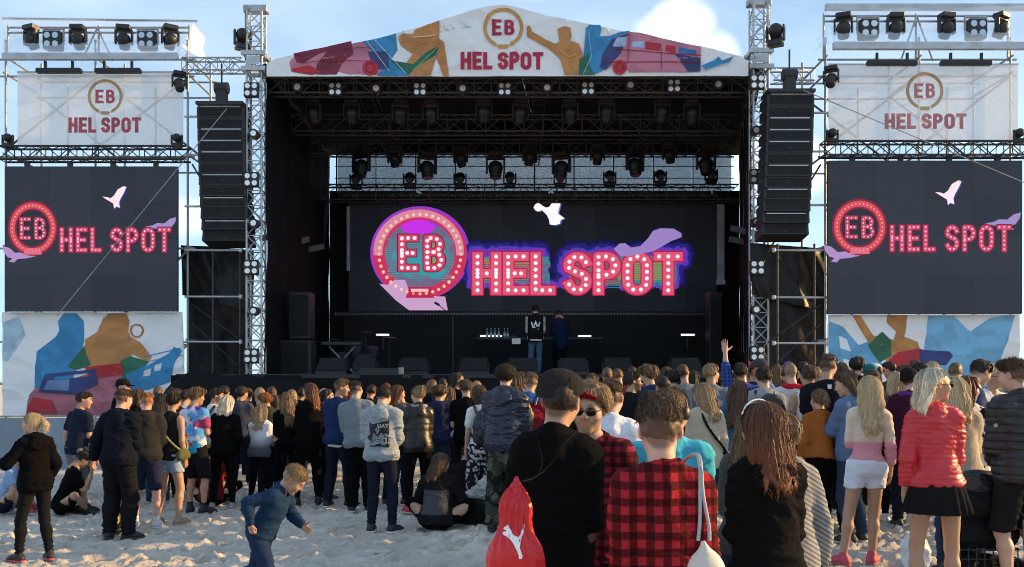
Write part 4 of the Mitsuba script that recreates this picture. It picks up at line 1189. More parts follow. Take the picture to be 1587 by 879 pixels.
art(FB, [('painted_van', pg((452, 112), (449, 98), (460, 84), (500, 75), (540, 62), (585, 58), (600, 78), (602, 112), (590, 117), (540, 116), (520, 110), (505, 117), (470, 115)).intersection(gable), PNK),
         ('painted_shade', pg((488, 116), (492, 100), (508, 80), (545, 66), (548, 84), (530, 100), (522, 116)).union(pg((455, 84), (500, 74), (545, 64), (545, 70), (495, 84), (470, 100), (460, 98))), DRD),
         ('painted_bumper', pg((452, 108), (480, 102), (498, 112), (484, 117), (456, 113)), RED),
         ('painted_sail', pg((560, 63), (585, 58), (613, 51), (616, 78), (606, 92), (640, 113), (636, 118), (585, 118), (598, 100), (575, 78)).intersection(gable), BLU),
         ('painted_window', pg((570, 80), (602, 80), (603, 106), (588, 108), (574, 92)), NVY),
         ('painted_wheel', circ(574, 106, 12).intersection(gable), RED), ('painted_hub', ring(574, 106, 8, 2), LRD),
         ('painted_woman', pg((618, 62), (622, 54), (640, 53), (644, 46), (662, 40), (681, 33), (681, 62), (688, 66), (696, 118), (687, 118), (676, 88), (668, 118), (634, 118), (630, 98), (640, 84), (622, 72)).intersection(gable), ORG),
         ('painted_leaves', pg((606, 94), (640, 100), (660, 82), (680, 72), (676, 86), (652, 100), (634, 117), (622, 108)), GRN),
         ('painted_man', pg((816, 42), (821, 40), (825, 50), (846, 62), (860, 69), (867, 66), (866, 60), (864, 46), (872, 42), (884, 44), (885, 58), (883, 65), (897, 69), (903, 84), (897, 117), (875, 117), (868, 92), (850, 76), (823, 60), (817, 58)), ORG),
         ('painted_sea', pg((908, 44), (914, 39), (930, 40), (932, 46), (929, 57), (945, 57), (962, 50), (975, 49), (980, 58), (936, 110), (920, 117), (897, 117), (904, 92)), BLU),
         ('painted_fern', pg((898, 92), (912, 84), (914, 104), (922, 117), (896, 117)), GRN),
         ('painted_bus', pg((929, 106), (934, 84), (948, 62), (976, 51), (990, 52), (1085, 74), (1085, 112), (975, 113), (970, 102), (948, 102), (940, 110)), PNK),
         ('painted_bus_shade', pg((929, 106), (934, 84), (948, 62), (974, 53), (962, 84), (946, 102), (938, 110)).union(pg((1044, 84), (1085, 92), (1085, 112), (1066, 112))), NVY),
         ('painted_bus_window', pg((950, 70), (956, 60), (972, 58), (968, 74), (950, 74)).union(pg((980, 66), (998, 66), (998, 76), (978, 74))), srgb('9fb8d8')),
         ('painted_bus_window', pg((1000, 66), (1024, 69), (1022, 80), (1000, 78)).union(pg((1032, 70), (1046, 73), (1046, 84), (1030, 80))), RED),
         ('painted_bus_window', pg((1052, 74), (1078, 80), (1078, 86), (1052, 84)), srgb('3d6ea8')),
         ('painted_wheel', circ(960, 106, 11).intersection(gable), RED), ('painted_hub', ring(960, 106, 7, 2), LRD),
         ('painted_line', LineString([(934, -98), (1085, -98)]).buffer(.5), LRD), ('painted_line', LineString([(952, -78), (1085, -88)]).buffer(.5), LRD), ('painted_line', LineString([(975, -54), (972, -100)]).buffer(.45), LRD), ('painted_line', LineString([(1024, -70), (1024, -110)]).buffer(.45), LRD),
         ('painted_line', LineString([(460, -86), (520, -78), (580, -74)]).buffer(.5), LRD), ('painted_line', LineString([(470, -100), (500, -96), (596, -96)]).buffer(.5), LRD), ('painted_line', LineString([(640, -60), (662, -58), (676, -56)]).buffer(.7), srgb('e8c89a')), ('painted_line', LineString([(868, -80), (880, -90), (892, -86)]).buffer(.6), srgb('e0b070')),
         ('painted_line', LineString([(570, -66), (604, -112)]).buffer(.4), srgb('cfe2ee')), ('painted_line', LineString([(580, -62), (630, -116)]).buffer(.4), srgb('cfe2ee')), ('painted_line', LineString([(912, -50), (916, -90), (904, -116)]).buffer(.5), srgb('9cc6e2')), ('painted_line', LineString([(640, -112), (680, -74)]).buffer(.4), srgb('8fc0a4')),
         ('painted_fish', pg((1086, 104), (1106, 96), (1112, 90), (1118, 96), (1136, 89), (1130, 98), (1112, 103), (1092, 111)), BLU)], YB - .002)
def emblem(parent, cx, cy, r, y, l0, ringc, textc, tx, lettering=True):
    g = ring(cx, cy, r, r * .17).difference(pg((cx - r * .36, cy + r * .6), (cx + r * .36, cy + r * .6), (cx + r * .30, cy + r * 1.2), (cx - r * .30, cy + r * 1.2)))
    decal(parent, 'emblem_ring', g, y, l0, paint(ringc))
    decal(parent, 'emblem_foot', pg((cx - r * .28, cy + r * .84), (cx + r * .28, cy + r * .84), (cx + r * .24, cy + r * 1.04), (cx - r * .24, cy + r * 1.04)), y, l0, paint(ringc))
    decal(parent, 'emblem_letters', place_text('EB', cx - r * .56, cy - r * .40, cx + r * .56, cy + r * .38, .40, .11)[0], y, l0, paint(textc))
    decal(parent, 'lettering', place_text('HEL SPOT', *tx, .36, .135)[0], y, l0, paint(textc))
emblem(FB, 780, 43, 31, YB - .02, 1, srgb('c39655'), srgb('b02a48'), (714, 81, 842, 108))
part(FB, 'hem_tube', tube(P(414, 119.5, YB + .03), P(1160, 118.5, YB + .03), .022), 'm_darkmetal')

# ------------------------------------------------------------------ roof shell, drapes, deck
SH = thing('stage_roof', 'black roof tent with dark side walls over the stage', 'stage roof')
xl, xr, yb, xbl, xbr = -5.74, 5.55, 29.2, -5.9, 7.35
ze, zr = 8.98, 10.12
def sheet(pts, nu, nv, amp=.05, seed=1):
    a, b, c, d = [np.asarray(p, float) for p in pts]
    u, v = np.meshgrid(np.linspace(0, 1, nu), np.linspace(0, 1, nv), indexing='ij')
    q = (a * ((1 - u) * (1 - v))[..., None] + b * (u * (1 - v))[..., None] + c * (u * v)[..., None] + d * ((1 - u) * v)[..., None])
    n = np.cross(b - a, d - a); n /= np.linalg.norm(n)
    wv = meshkit.noise(np.stack([u * np.linalg.norm(b - a) * 1.8, v * np.linalg.norm(d - a) * .45, u * 0 + seed * 3.1], -1), seed) + .5 * meshkit.noise(np.stack([u * np.linalg.norm(b - a) * 4 + v * 2, v * np.linalg.norm(d - a) * 1.1, u * 0], -1), seed + 3)
    q = q + n * (amp * (wv - .75))[..., None]
    i, j = np.meshgrid(np.arange(nu - 1), np.arange(nv - 1), indexing='ij'); k = i * nv + j
    return q.reshape(-1, 3), np.stack([k, k + nv, k + nv + 1, k + 1], -1).reshape(-1, 4)
part(SH, 'roof_panel', sheet([(xl - .2, 20.8, ze), (xl - .4, yb, ze), (.7, yb, zr), (-.16, 20.8, zr)], 16, 12, .03), 'm_black', True)
part(SH, 'roof_panel', sheet([(-.16, 20.8, zr), (.7, yb, zr), (xbr + .2, yb, ze), (xr + .25, 20.8, ze)], 16, 12, .03, 2), 'm_black', True)
part(SH, 'side_wall', sheet([(xl, 21.0, .3), (xbl, yb, .3), (xbl, yb, ze), (xl, 21.0, ze)], 50, 30, .14, 3), 'm_drape', True)
part(SH, 'side_wall', sheet([(xr, 21.0, .3), (xbr, yb, .3), (xbr, yb, ze), (xr, 21.0, ze)], 50, 30, .14, 4), 'm_drape', True)
zw = P(0, 292, 28.8)[2]
part(SH, 'back_wall', sheet([(xbl, yb, .3), (xbr, yb, .3), (xbr, yb, zw), (xbl, yb, zw)], 40, 12, .06, 5), 'm_black', True)
zt = P(0, 238, 29)[2]
part(SH, 'back_wall', sheet([(xbl, yb, zt), (xbr, yb, zt), (xbr, yb, ze + 1.4), (xbl, yb, ze + 1.4)], 20, 8, .04, 6), 'm_black', True)
scene['m_gauze'] = {'type': 'mask', 'opacity': .80, 'bsdf': two(prin(mikit.proc(lambda p, n, uv: mi.Color3f(.075, .105, .12) * (.45 + 1.1 * F(p.x * 5, 0, p.z * 9, 3))), .8))}
GZ = thing('rear_gauze', 'blue-grey see-through gauze strip across the rear of the stage above the big screen', 'backdrop')
nb = 10
for i in range(nb):
    x0 = xbl + .25 + (xbr - xbl - .5) * i / nb; x1 = xbl + .25 + (xbr - xbl - .5) * (i + 1) / nb
    part(GZ, 'gauze_panel', sheet([(x0 + .015, yb - .02, zw - .1), (x1 - .015, yb - .02, zw - .1), (x1 - .015, yb - .02, zt + .1), (x0 + .015, yb - .02, zt + .1)], 10, 6, .03, 10 + i), 'm_gauze', True)
    part(GZ, 'batten', tube((x0, yb - .1, zw - .1), (x0, yb - .1, zt + .1), .022), 'm_darkmetal')
for t_ in (.33, .66): part(GZ, 'rail', tube((xbl + .2, yb - .12, zw + (zt - zw) * t_), (xbr - .2, yb - .12, zw + (zt - zw) * t_), .014), 'm_darkmetal')

DK = thing('stage_deck', 'black stage deck behind the crowd with a dark cloth skirt', 'stage')
zd = 1.86
nd = 9
for i in range(nd):
    for j in range(4):
        x0 = -5.9 + 12.8 * i / nd; y0 = 20.2 + 8.9 * j / 4
        part(DK, 'floor_panel', boxm((x0 + 12.8 / nd / 2, y0 + 8.9 / 8, zd - .04), (12.8 / nd - .012, 8.9 / 4 - .012, .08)), 'm_black')
part(DK, 'skirt', sheet([(-7.6, 20.15, .0), (7.3, 20.15, .0), (7.3, 20.15, zd - .01), (-7.6, 20.15, zd - .01)], 120, 6, .06, 8), 'm_drape', True)
part(DK, 'front_edge', boxm((-.1, 20.17, zd - .03), (14.8, .05, .09)), 'm_darkmetal')

# ------------------------------------------------------------------ trusses and lights under the roof
def roof_truss(px0, px1, py, y, h, label, r=.024, mat='m_dimsteel'):
    return lattice('roof_truss', label, 'truss', P(px0, py, y), P(px1, py, y), h, h, h * 1.2, r, mat, 'trusses under the stage roof')
roof_truss(418, 1158, 136, 21.5, .34, 'dark truss under the gable banner carrying blinders and round lamps')
roof_truss(455, 1140, 194, 23.6, .42, 'second dark roof truss behind the blinder truss', mat='m_dimsteel')
roof_truss(470, 1140, 230, 26.0, .40, 'third dark roof truss carrying the row of hanging moving heads')
roof_truss(500, 1142, 300, 27.6, .45, 'long dark truss right above the big centre screen')
for px in (560, 838, 1040):
    k = lattice('roof_truss', 'short lengthwise roof truss running from front to back %s' % {560: 'on the left', 838: 'in the middle', 1040: 'on the right'}[px], 'truss', P(px, 128, 21.8), P(px, 128, 21.8) + (0, 6.8, -.25), .3, .3, .4, .02, 'm_darkmetal', 'lengthwise roof trusses')
ordw = ['first', 'second', 'third', 'fourth', 'fifth', 'sixth', 'seventh', 'eighth', 'ninth', 'tenth', 'eleventh', 'twelfth']
for i, (px, py) in enumerate(((520, 139), (651, 139), (782, 139), (911, 138), (1044, 134))):
    blinder(P(px, py, 21.2), f'four-lamp blinder under the gable banner, {ordw[i]} from the left', .9, 'blinders under the gable banner')
for i, (px, py) in enumerate(((461, 135), (583, 137), (717, 137), (848, 136), (977, 132), (1113, 131))):
    par_lamp(P(px, py, 21.2), f'small round bright lamp under the gable banner, {ordw[i]} from the left', 'round lamps under the gable banner', .095)
for i, (px, py) in enumerate(((486, 160), (545, 160), (620, 160), (668, 160), (750, 158), (806, 160), (884, 160), (940, 158), (1026, 158), (1073, 160))):
    moving_head(P(px, py, 22.2), f'dark moving head hanging from the front roof truss, {ordw[i]} from the left', 1.0, .35, .3 * (i % 3 - 1), 'moving heads on the front truss', lens='m_plastic')
for i, (px, py) in enumerate(((560, 248), (612, 240), (662, 250), (714, 240), (768, 250), (821, 238), (870, 250), (926, 236), (984, 246), (1038, 234), (1094, 244))):
    moving_head(P(px, py - 8, 25.6), f'moving head in the upper row before the blue gauze, {ordw[i]} from the left', 1.0 if i % 2 else 1.3, .5 if i % 2 else -.2, .4 * (i % 3 - 1), 'upper row of hanging moving heads', lens='m_lens' if i % 2 else 'm_plastic')
for i, (px, py) in enumerate(((552, 280), (635, 279), (713, 279), (790, 278), (868, 278), (945, 276), (1023, 275), (1102, 272))):
    moving_head(P(px, py + 9, 27.4), f'moving head standing on the screen truss, {ordw[i]} from the left', .95, -.9, 0, 'moving heads on the screen truss', stand=True)

# ------------------------------------------------------------------ screens
def seagull(x, y, s, flip=1):
    q = [(-1.0, -.15), (-.62, -.12), (-.35, -.02), (-.05, -.25), (.25, -.75), (.7, -1.0), (.95, -.95), (.78, -.55), (.45, .05), (.35, .35), (.42, .75), (.15, .65), (-.05, .8), (-.12, .4), (-.45, .2), (-.7, .05)]
    return pg(*[(x + flip * a * s, y + b * s) for a, b in q])
def glider(x, y, s, flip=1):
    q = [(-1.0, .05), (-.55, -.02), (-.2, -.18), (.25, -.15), (.6, -.45), (1.0, -.55), (.95, -.25), (.7, .1), (.42, .18), (.62, .38), (.3, .42), (.12, .22), (-.4, .18)]
    return pg(*[(x + flip * a * s, y + b * s) for a, b in q])
scene['m_led'] = two(prin((.034, .040, .056), .6, spec=.4))
scene['m_led_b'] = two(prin((.038, .044, .061), .57, spec=.4))
scene['m_led_c'] = two(prin((.031, .037, .052), .63, spec=.4))
scene['m_led_off'] = two(prin((.012, .012, .013), .75, spec=.25))
def led(key, g, nm, y, l, c, e=1.0):
    return decal(key, nm, g, y, l, 'm_led_off', emit=tuple(np.asarray(srgb(c)) * e), kind='stuff' if nm in ('screen_bulbs', 'screen_scan_lines') else None)
def side_screen(label, x0, y0, x1, y1, y, tx, em, gull, lil, pinkg, side):
    key = thing('led_screen', label, 'screen', 'side screens')
    u = y / FOC
    nx, nz = 4, 4
    for i in range(nx):
        for j in range(nz):
            xa, xb_ = x0 + (x1 - x0) * i / nx, x0 + (x1 - x0) * (i + 1) / nx; ya, yb_ = y0 + (y1 - y0) * j / nz, y0 + (y1 - y0) * (j + 1) / nz
            panel(key, 'screen_panel', rect(xa + .08, ya + .08, xb_ - .08, yb_ - .08), y, .09, ('m_led', 'm_led_b', 'm_led_c')[(i * 7 + j * 5 + (i * j)) % 3])
    part(key, 'back_frame', boxm(P((x0 + x1) / 2, (y0 + y1) / 2, y + .16), ((x1 - x0) * u, .12, (y1 - y0) * u)), 'm_darkmetal')
    for i in range(nx): part(key, 'hanging_bracket', boxm(P(x0 + (x1 - x0) * (i + .5) / nx, y0 - 3, y + .05), (.10, .08, .14)), 'm_darkmetal')
    E = .13
    led(key, glider(*lil), 'screen_gull', y, 1, 'a493cc', E)
    led(key, glider(*pinkg), 'screen_gull', y, 1, 'b794d0', E)
    cx, cy, rx, ry = em
    el_ = lambda k1: affinity.scale(Point(cx, -cy).buffer(1, 40), rx * k1, ry * k1)
    led(key, el_(1.07).difference(el_(.70)), 'screen_ring_glow', y, 1.8, '8e2044', E)
    led(key, el_(.99).difference(el_(.77)), 'screen_ring', y, 2.6, 'e2505c', E)
    led(key, dotset([Point(cx + rx * .88 * math.cos(a), -cy + ry * .88 * math.sin(a)) for a in np.linspace(0, 2 * PI, 37)[:-1]], 1.15), 'screen_bulbs', y, 3.4, 'ffb3a0', E * 1.1)
    led(key, pg((cx - rx * .33, cy + ry * .78), (cx + rx * .33, cy + ry * .78), (cx + rx * .4, cy + ry * 1.02), (cx - rx * .4, cy + ry * 1.02)), 'screen_ring_foot', y, 3.4, 'e87088', E)
    g, dots, _ = place_text('EB', cx - rx * .56, cy - ry * .42, cx + rx * .58, cy + ry * .44, .36, .10)
    led(key, g.buffer(.7), 'screen_letter_glow', y, 2.6, '74203c', E)
    led(key, g, 'screen_letters', y, 3.4, 'c84468', E)
    led(key, dotset(dots, 1.15), 'screen_bulbs', y, 4.2, 'ffe0e2', E * 1.2)
    g, dots, _ = place_text('HEL SPOT', *tx, .36, .10)
    led(key, g.buffer(1.6), 'screen_letter_glow', y, 1.8, '8a1a48', E)
    led(key, g, 'screen_letters', y, 2.6, 'dc4a70', E)
    led(key, dotset(dots, 1.3), 'screen_bulbs', y, 3.4, 'ffdcdc', E * 1.15)
    gl = seagull(*gull)
    led(key, affinity.translate(gl, 1.6, -1.6), 'screen_gull_shade', y, 1, '2e3f9a', E)
    led(key, gl, 'screen_gull', y, 1.8, 'ffe6ee', E * 1.1)
    return key
YR = 19.9
side_screen('dark side screen on the left wing showing pink lettering and gulls', 9, 258, 275, 483, 20.8, (93, 353, 265, 391), (51, 354, 36, 40), (178, 308, 19), (249, 350, 24), (30, 396, 26, -1), 'left')
side_screen('dark side screen on the right wing showing pink lettering and gulls', 1283, 249, 1583, 487, YR - .2, (1379, 349, 1567, 390), (1332, 352, 40, 41), (1470, 301, 21), (1554, 345, 28), (1305, 395, 28, -1), 'right')

YC = 28.0
CS = thing('centre_screen', 'wide dark centre screen at the back of the stage with big glowing pink letters', 'screen')
nx, nz = 12, 4
x0, y0, x1, y1 = 541, 316, 1111, 483
for i in range(nx):
    for j in range(nz):
        panel(CS, 'screen_panel', rect(x0 + (x1 - x0) * i / nx + .05, y0 + (y1 - y0) * j / nz + .05, x0 + (x1 - x0) * (i + 1) / nx - .05, y0 + (y1 - y0) * (j + 1) / nz - .05), YC, .09, ('m_led', 'm_led_b', 'm_led_c')[(i * 7 + j * 5 + (i * j)) % 3])
part(CS, 'back_frame', boxm(P((x0 + x1) / 2, (y0 + y1) / 2, YC + .2), (11.5, .15, 3.4)), 'm_darkmetal')
E = .135
ex = lambda cx, cy, rx, ry: affinity.scale(Point(cx, -cy).buffer(1, 48), rx, ry)
def wavy(g, sd, amp):
    rg = np.random.default_rng(sd)
    out = []
    for q in polys(g):
        c = np.array(q.segmentize(3.0).exterior.coords)
        n = meshkit.noise(np.c_[c * .16, np.full(len(c), sd)], sd) - .5
        d = np.gradient(c, axis=0); nn = np.c_[d[:, 1], -d[:, 0]]; nn /= np.linalg.norm(nn, axis=1, keepdims=True) + 1e-9
        out.append(Polygon(c + nn * (n * amp)[:, None]).buffer(0))
    return unary_union(out)
gH, dH, _ = place_text('HEL SPOT', 732, 391, 1058, 457, .30, .13, .16)
hull = unary_union([rect(735, 384, 862, 440), rect(880, 380, 1052, 440)]).buffer(6)
for bf_, e_ in ((17, .016), (14, .03), (11, .055)): led(CS, wavy(unary_union([gH.buffer(bf_), rect(760, 388, 850, 430), rect(900, 384, 1040, 430)]).buffer(2).intersection(rect(700, 300, 1100, 449 - bf_ * .4)), 3, 7), 'screen_glow', YC, 1 + (17 - bf_) * .2, '3a36b0', e_)
led(CS, wavy(unary_union([gH.buffer(8), rect(752, 390, 850, 430), rect(890, 386, 1046, 430)]).intersection(rect(700, 300, 1100, 446)), 4, 6), 'screen_glow', YC, 2.4, '4a34a8', 0.162)
led(CS, wavy(gH.buffer(5).intersection(rect(700, 300, 1100, 448)), 5, 6), 'screen_glow', YC, 2.5, '6a2c9c', 0.180)
led(CS, wavy(unary_union([rect(740, 398, 850, 440), rect(884, 398, 1048, 440)]), 7, 7), 'screen_glow', YC, 2.6, '2c7a78', 0.180)
led(CS, wavy(unary_union([rect(752, 404, 840, 434), rect(950, 402, 1040, 434)]), 9, 8), 'screen_glow', YC, 3.4, '8a7a2c', 0.198)
led(CS, wavy(rect(884, 394, 960, 440), 11, 8), 'screen_glow', YC, 4.2, '8e2a3c', 0.216)
scan = unary_union([rect(560, y_, 1100, y_ + 1.5) for y_ in np.arange(330, 470, 3.6)])
for gx_, c_ in ((rect(742, 402, 850, 444), '8c3f9c'), (rect(890, 402, 1046, 446), '2f8a86'), (rect(600, 370, 700, 432), '4a9a9a')):
    led(CS, wavy(gx_, 21, 9).intersection(scan), 'screen_scan_lines', YC, 5.5 if gx_.bounds[0] < 700 else 4.8, c_, .13)
led(CS, ex(651, 392, 77, 72), 'screen_ring_glow', YC, 1.8, '7a2ea6', 0.216)
led(CS, ex(651, 393, 54, 54).difference(rect(560, 330, 760, 352)), 'screen_disc', YC, 3.4, '5a5470', 0.216)
led(CS, wavy(ex(648, 352, 26, 12), 13, 6), 'screen_glow', YC, 4.2, '9a24b4', 0.252)
led(CS, wavy(rect(612, 392, 690, 428), 15, 12), 'screen_glow', YC, 4.2, '2a7f90', 0.216)
led(CS, wavy(rect(668, 372, 684, 420), 17, 5), 'screen_glow', YC, 5.0, '9a7a30', 0.216)
led(CS, ex(651, 394, 73, 70).difference(ex(651, 394, 54, 53)), 'screen_ring', YC, 5.0, 'd0325e', E)
led(CS, ex(649, 390, 70, 65).difference(ex(650, 392, 57, 55)).intersection(rect(570, 300, 730, 396)), 'screen_ring_sheen', YC, 5.8, 'e08aa0', E)
led(CS, dotset([Point(651 + 63.5 * math.cos(a), -394 + 61.5 * math.sin(a)) for a in np.linspace(0, 2 * PI, 41)[:-1]], 2.5), 'screen_bulbs', YC, 6.6, 'ffc8a8', E * 1.1)
led(CS, pg((634, 445), (668, 445), (673, 462), (629, 462)), 'screen_ring_foot', YC, 6.6, 'c02850', E)
led(CS, rect(637, 448, 664, 452.5), 'screen_ring_foot', YC, 7.4, 'ffc0c8', E)
led(CS, pg((588, 440), (600, 442), (612, 434), (628, 434), (633, 448), (645, 458), (690, 460), (694, 481), (634, 481), (614, 466), (600, 452)), 'screen_gull', YC, 5.8, 'cfa4cf', E)
g, d, _ = place_text('EB', 617, 364, 690, 421, .38, .115)
led(CS, g.buffer(1.6), 'screen_letter_glow', YC, 6.6, '6c1c40', E); led(CS, g, 'screen_letters', YC, 7.4, 'e0466c', E); led(CS, dotset(d, 3.0), 'screen_bulbs', YC, 8.2, 'ffe4e6', E * 1.2)
led(CS, gH.buffer(2.0), 'screen_letter_glow', YC, 5.0, 'b81c50', E); led(CS, gH, 'screen_letters', YC, 5.8, 'e65a78', E); led(CS, dotset(dH, 3.0), 'screen_bulbs', YC, 6.6, 'ffe8ea', E * 1.25)
led(CS, pg((951, 386), (960, 378), (968, 377), (978, 384), (992, 382), (1004, 370), (1012, 358), (1024, 354), (1044, 355), (1056, 362), (1056, 368), (1040, 374), (1026, 382), (1012, 390), (980, 396), (962, 398)), 'screen_gull', YC, 7.4, '9f84c8', E)
gl = pg((840, 319), (846, 322), (851, 321), (855, 315.5), (868.5, 315.5), (866, 325), (864.5, 331), (870, 335), (874.5, 338.5), (869, 341), (867.4, 347), (860, 349), (852, 348), (851, 341), (848, 334), (843, 329), (840, 326)).union(circ(834, 321.5, 6.2)).union(pg((826, 322), (830, 319), (842, 320), (842, 326), (832, 326)))
led(CS, affinity.translate(gl, 2, -1), 'screen_gull_shade', YC, 1, '5a7ac8', E); led(CS, gl, 'screen_gull', YC, 1.8, 'fff0f4', E * 1.15)
for nm, py in (('upper', 303), ('lower', 487)):
    pts = [Point(x, -py) for x in np.arange(520 if nm == 'lower' else 530, 1112, 4.6)]
    k = thing('perforated_rail', f'dark rail with a row of small holes along the {nm} edge of the centre screen', 'rail')
    panel(k, 'rail_bar', rect(518 if nm == 'lower' else 528, py - 3, 1113, py + 3), YC - .15, .06, 'm_darkmetal')
    decal(k, 'rail_holes', dotset(pts, .8), YC - .15, 1, 'm_steel', kind='stuff')
k = solo('side_curtain_pole', 'pale grey narrow panel standing beside the right end of the centre screen', 'panel', cat([boxm(P(1117, 378, YC - .1), (.22, .08, 2.45), bevel=.01), boxm(P(1117, 438, YC - .1), (.26, .12, .14))]), paint((.38, .42, .45)))
solo('side_curtain_pole', 'pale narrow strip standing at the left end of the centre screen', 'panel', boxm(P(540, 370, YC - .1), (.10, .08, 2.0), bevel=.01), paint((.38, .42, .45)))

# ------------------------------------------------------------------ what stands on the deck
zd_ = zd
def cabinet(px0, px1, py0, y, label, name='speaker_cabinet', catg='speaker', dep=.6, zb=None, grp=None):
    a, b = P(px0, py0, y), P(px1, py0, y); z0 = zd if zb is None else zb
    key = thing(name, label, catg, grp)
    c = np.array([(a[0] + b[0]) / 2, y + dep / 2, (a[2] + z0) / 2]); s = np.array([b[0] - a[0], dep, a[2] - z0])
    part(key, 'box', boxm(c, s, bevel=.02), 'm_plastic')
    part(key, 'grille', boxm(c - (0, dep / 2 + .006, 0), (s[0] * .86, .012, s[2] * .86)), 'm_black')
    return key
k1 = cabinet(447, 480, 452, 22.6, 'tall narrow black loudspeaker stack at the left of the stage', zb=P(0, 527, 22.6)[2] + .02)
cabinet(413, 482, 527, 22.5, 'wide black bass cabinet under the tall left loudspeaker stack')
cabinet(1100, 1120, 452, 25, 'slim dark loudspeaker stack at the right rear of the stage')
for i, (a, b, h) in enumerate(((488, 536, 560), (545, 582, 560), (616, 663, 560), (711, 758, 560), (786, 834, 559), (866, 913, 558), (935, 982, 560), (1040, 1090, 560))):
    key = thing('stage_monitor', f'low black wedge monitor on the stage edge, {ordw[i]} from the left', 'speaker', 'wedge monitors along the stage edge')
    A, B = P(a, h, 20.5), P(b, h, 20.5); w = B[0] - A[0]; x = (A[0] + B[0]) / 2; hh = max(A[2] - zd, .28)
    m = trimesh.creation.extrude_polygon(Polygon([(0, 0), (.5, 0), (.5, .08), (.20, hh), (0, hh * .85)]), w, engine='earcut')
    m.vertices = np.c_[m.vertices[:, 2] - w / 2 + x, 20.55 + .5 - m.vertices[:, 0], m.vertices[:, 1] + zd]
    part(key, 'box', m, 'm_plastic')
    q = np.array([x, 20.55, zd])
    part(key, 'grille', flat(sbox(-w * .43, .02, w * .43, .38), (x, 20.56, zd + .09), (1, 0, 0), (0, .62, .78), .012, .01), 'm_black')
fl = thing('flight_case', 'dark case with a pale corner end standing on the stage edge left of centre', 'case')
part(fl, 'box', boxm(P(590, 585, 20.45), (.9, .5, .42), bevel=.015), 'm_plastic')
part(fl, 'pale_end', boxm(P(622, 584, 20.19), (.12, .02, .42)), paint((.30, .29, .24)))
dj = thing('dj_booth', 'long black booth table with cloth front in the middle of the stage', 'booth')
zt_ = P(0, 524, 26)[2]
part(dj, 'table_top', boxm((P(835, 0, 26)[0], 26, zt_ - .03), (3.6, .8, .05)), 'm_plastic')
part(dj, 'cloth_front', sheet([(P(740, 0, 25.6)[0], 25.6, zd), (P(925, 0, 25.6)[0], 25.6, zd), (P(925, 0, 25.6)[0], 25.6, zt_ - .05), (P(740, 0, 25.6)[0], 25.6, zt_ - .05)], 40, 6, .05, 9), 'm_drape', True)
part(dj, 'mixer', boxm((P(790, 0, 26)[0], 26.1, zt_ + .04), (.4, .3, .08), bevel=.015), 'm_led')
for i, px in enumerate((755, 761, 767, 773, 782, 787)):
    c = P(px, 524, 25.8)
    key = thing('bottle', f"small bottle standing on the booth table, {ordw[i]} from the left", 'bottle', 'bottles on the booth table')
    m = trimesh.creation.revolve([(0, 0), (.034, 0), (.036, .02), (.036, .14), (.014, .19), (.013, .25), (0, .25)], sections=12)
    part(key, 'glass', xform(m, None, (c[0], 25.75, zt_)), paint((.30, .33, .36)) if i < 4 else paint((.12, .20, .42)), 40)
    part(key, 'label_band', xform(trimesh.creation.revolve([(.0375, .05), (.0375, .11)], sections=12), None, (c[0], 25.75, zt_)), paint((.6, .6, .6)), 40)
    part(key, 'stopper', disc((c[0], 25.75, zt_ + .258), .015, (0, 0, 1), .02, 10), paint((.7, .7, .7)))
solo('paper_sheet', 'white paper sheet hanging on the front of the booth table', 'paper', boxm(P(800, 529, 25.5), (.24, .012, .16)), 'm_whitebar')
scene['m_tube_lit'] = two(prin((.8, .8, .8), .4))
for i, (px, py, w) in enumerate(((593, 519, 20), (761, 521, 34), (906, 521, 20), (1066, 519, 21))):
    key = thing('light_batten', f"short white light bar under the centre screen, {ordw[i]} from the left", 'light bar', 'light bars below the screen')
    c = P(px, py, 27.2); ww = w * 27.2 / FOC
    part(key, 'lit_face', boxm(c, (ww, .03, .05)), 'm_tube_lit', emitter=glow((.2, .2, .2)))
    part(key, 'housing', boxm(c + (0, .06, 0), (ww + .06, .08, .09)), 'm_plastic')
    part(key, 'bracket', boxm(c + (0, .14, -.2), (.06, .06, .5)), 'm_darkmetal')
rs = solo('stage_riser', 'black riser wall under the centre screen', 'riser', cat([boxm((.65, 27.95, (zd + P(0, 489, 28)[2]) / 2), (11.6, .5, P(0, 489, 28)[2] - zd - .02))]), 'm_black')
ms = thing('microphone_stand', 'dark microphone stand with tripod foot on the left half of the stage', 'microphone stand')
b_ = P(702, 580, 23); b_[2] = zd
part(ms, 'pole', tube(b_, b_ + (0, 0, 1.5), .018), 'm_darkmetal'); part(ms, 'boom', tube(b_ + (0, 0, 1.5), b_ + (-.35, -.3, 1.78), .012), 'm_darkmetal')
for a in (0.3, 2.4, 4.5): part(ms, 'leg', tube(b_ + (0, 0, .25), b_ + (.32 * math.cos(a), .32 * math.sin(a), .01), .012), 'm_darkmetal')
part(ms, 'microphone', disc(b_ + (-.38, -.32, 1.80), .03, (-1, -1, .5), .14), 'm_led')
dr_ = thing('drum_kit', 'dark drum kit with cymbals at the left rear of the stage', 'drum kit')
c = P(565, 562, 24.5); c[2] = zd
part(dr_, 'bass_drum', disc(c + (0, 0, .3), .29, (0, 1, 0), .42, 28), 'm_plastic', 40)
for dx, dz, r in ((-.25, .68, .15), (.2, .68, .16), (-.62, .5, .19)): part(dr_, 'tom', disc(c + (dx, .1, dz), r, (.1, -.3, 1), .22, 24), 'm_led', 40)
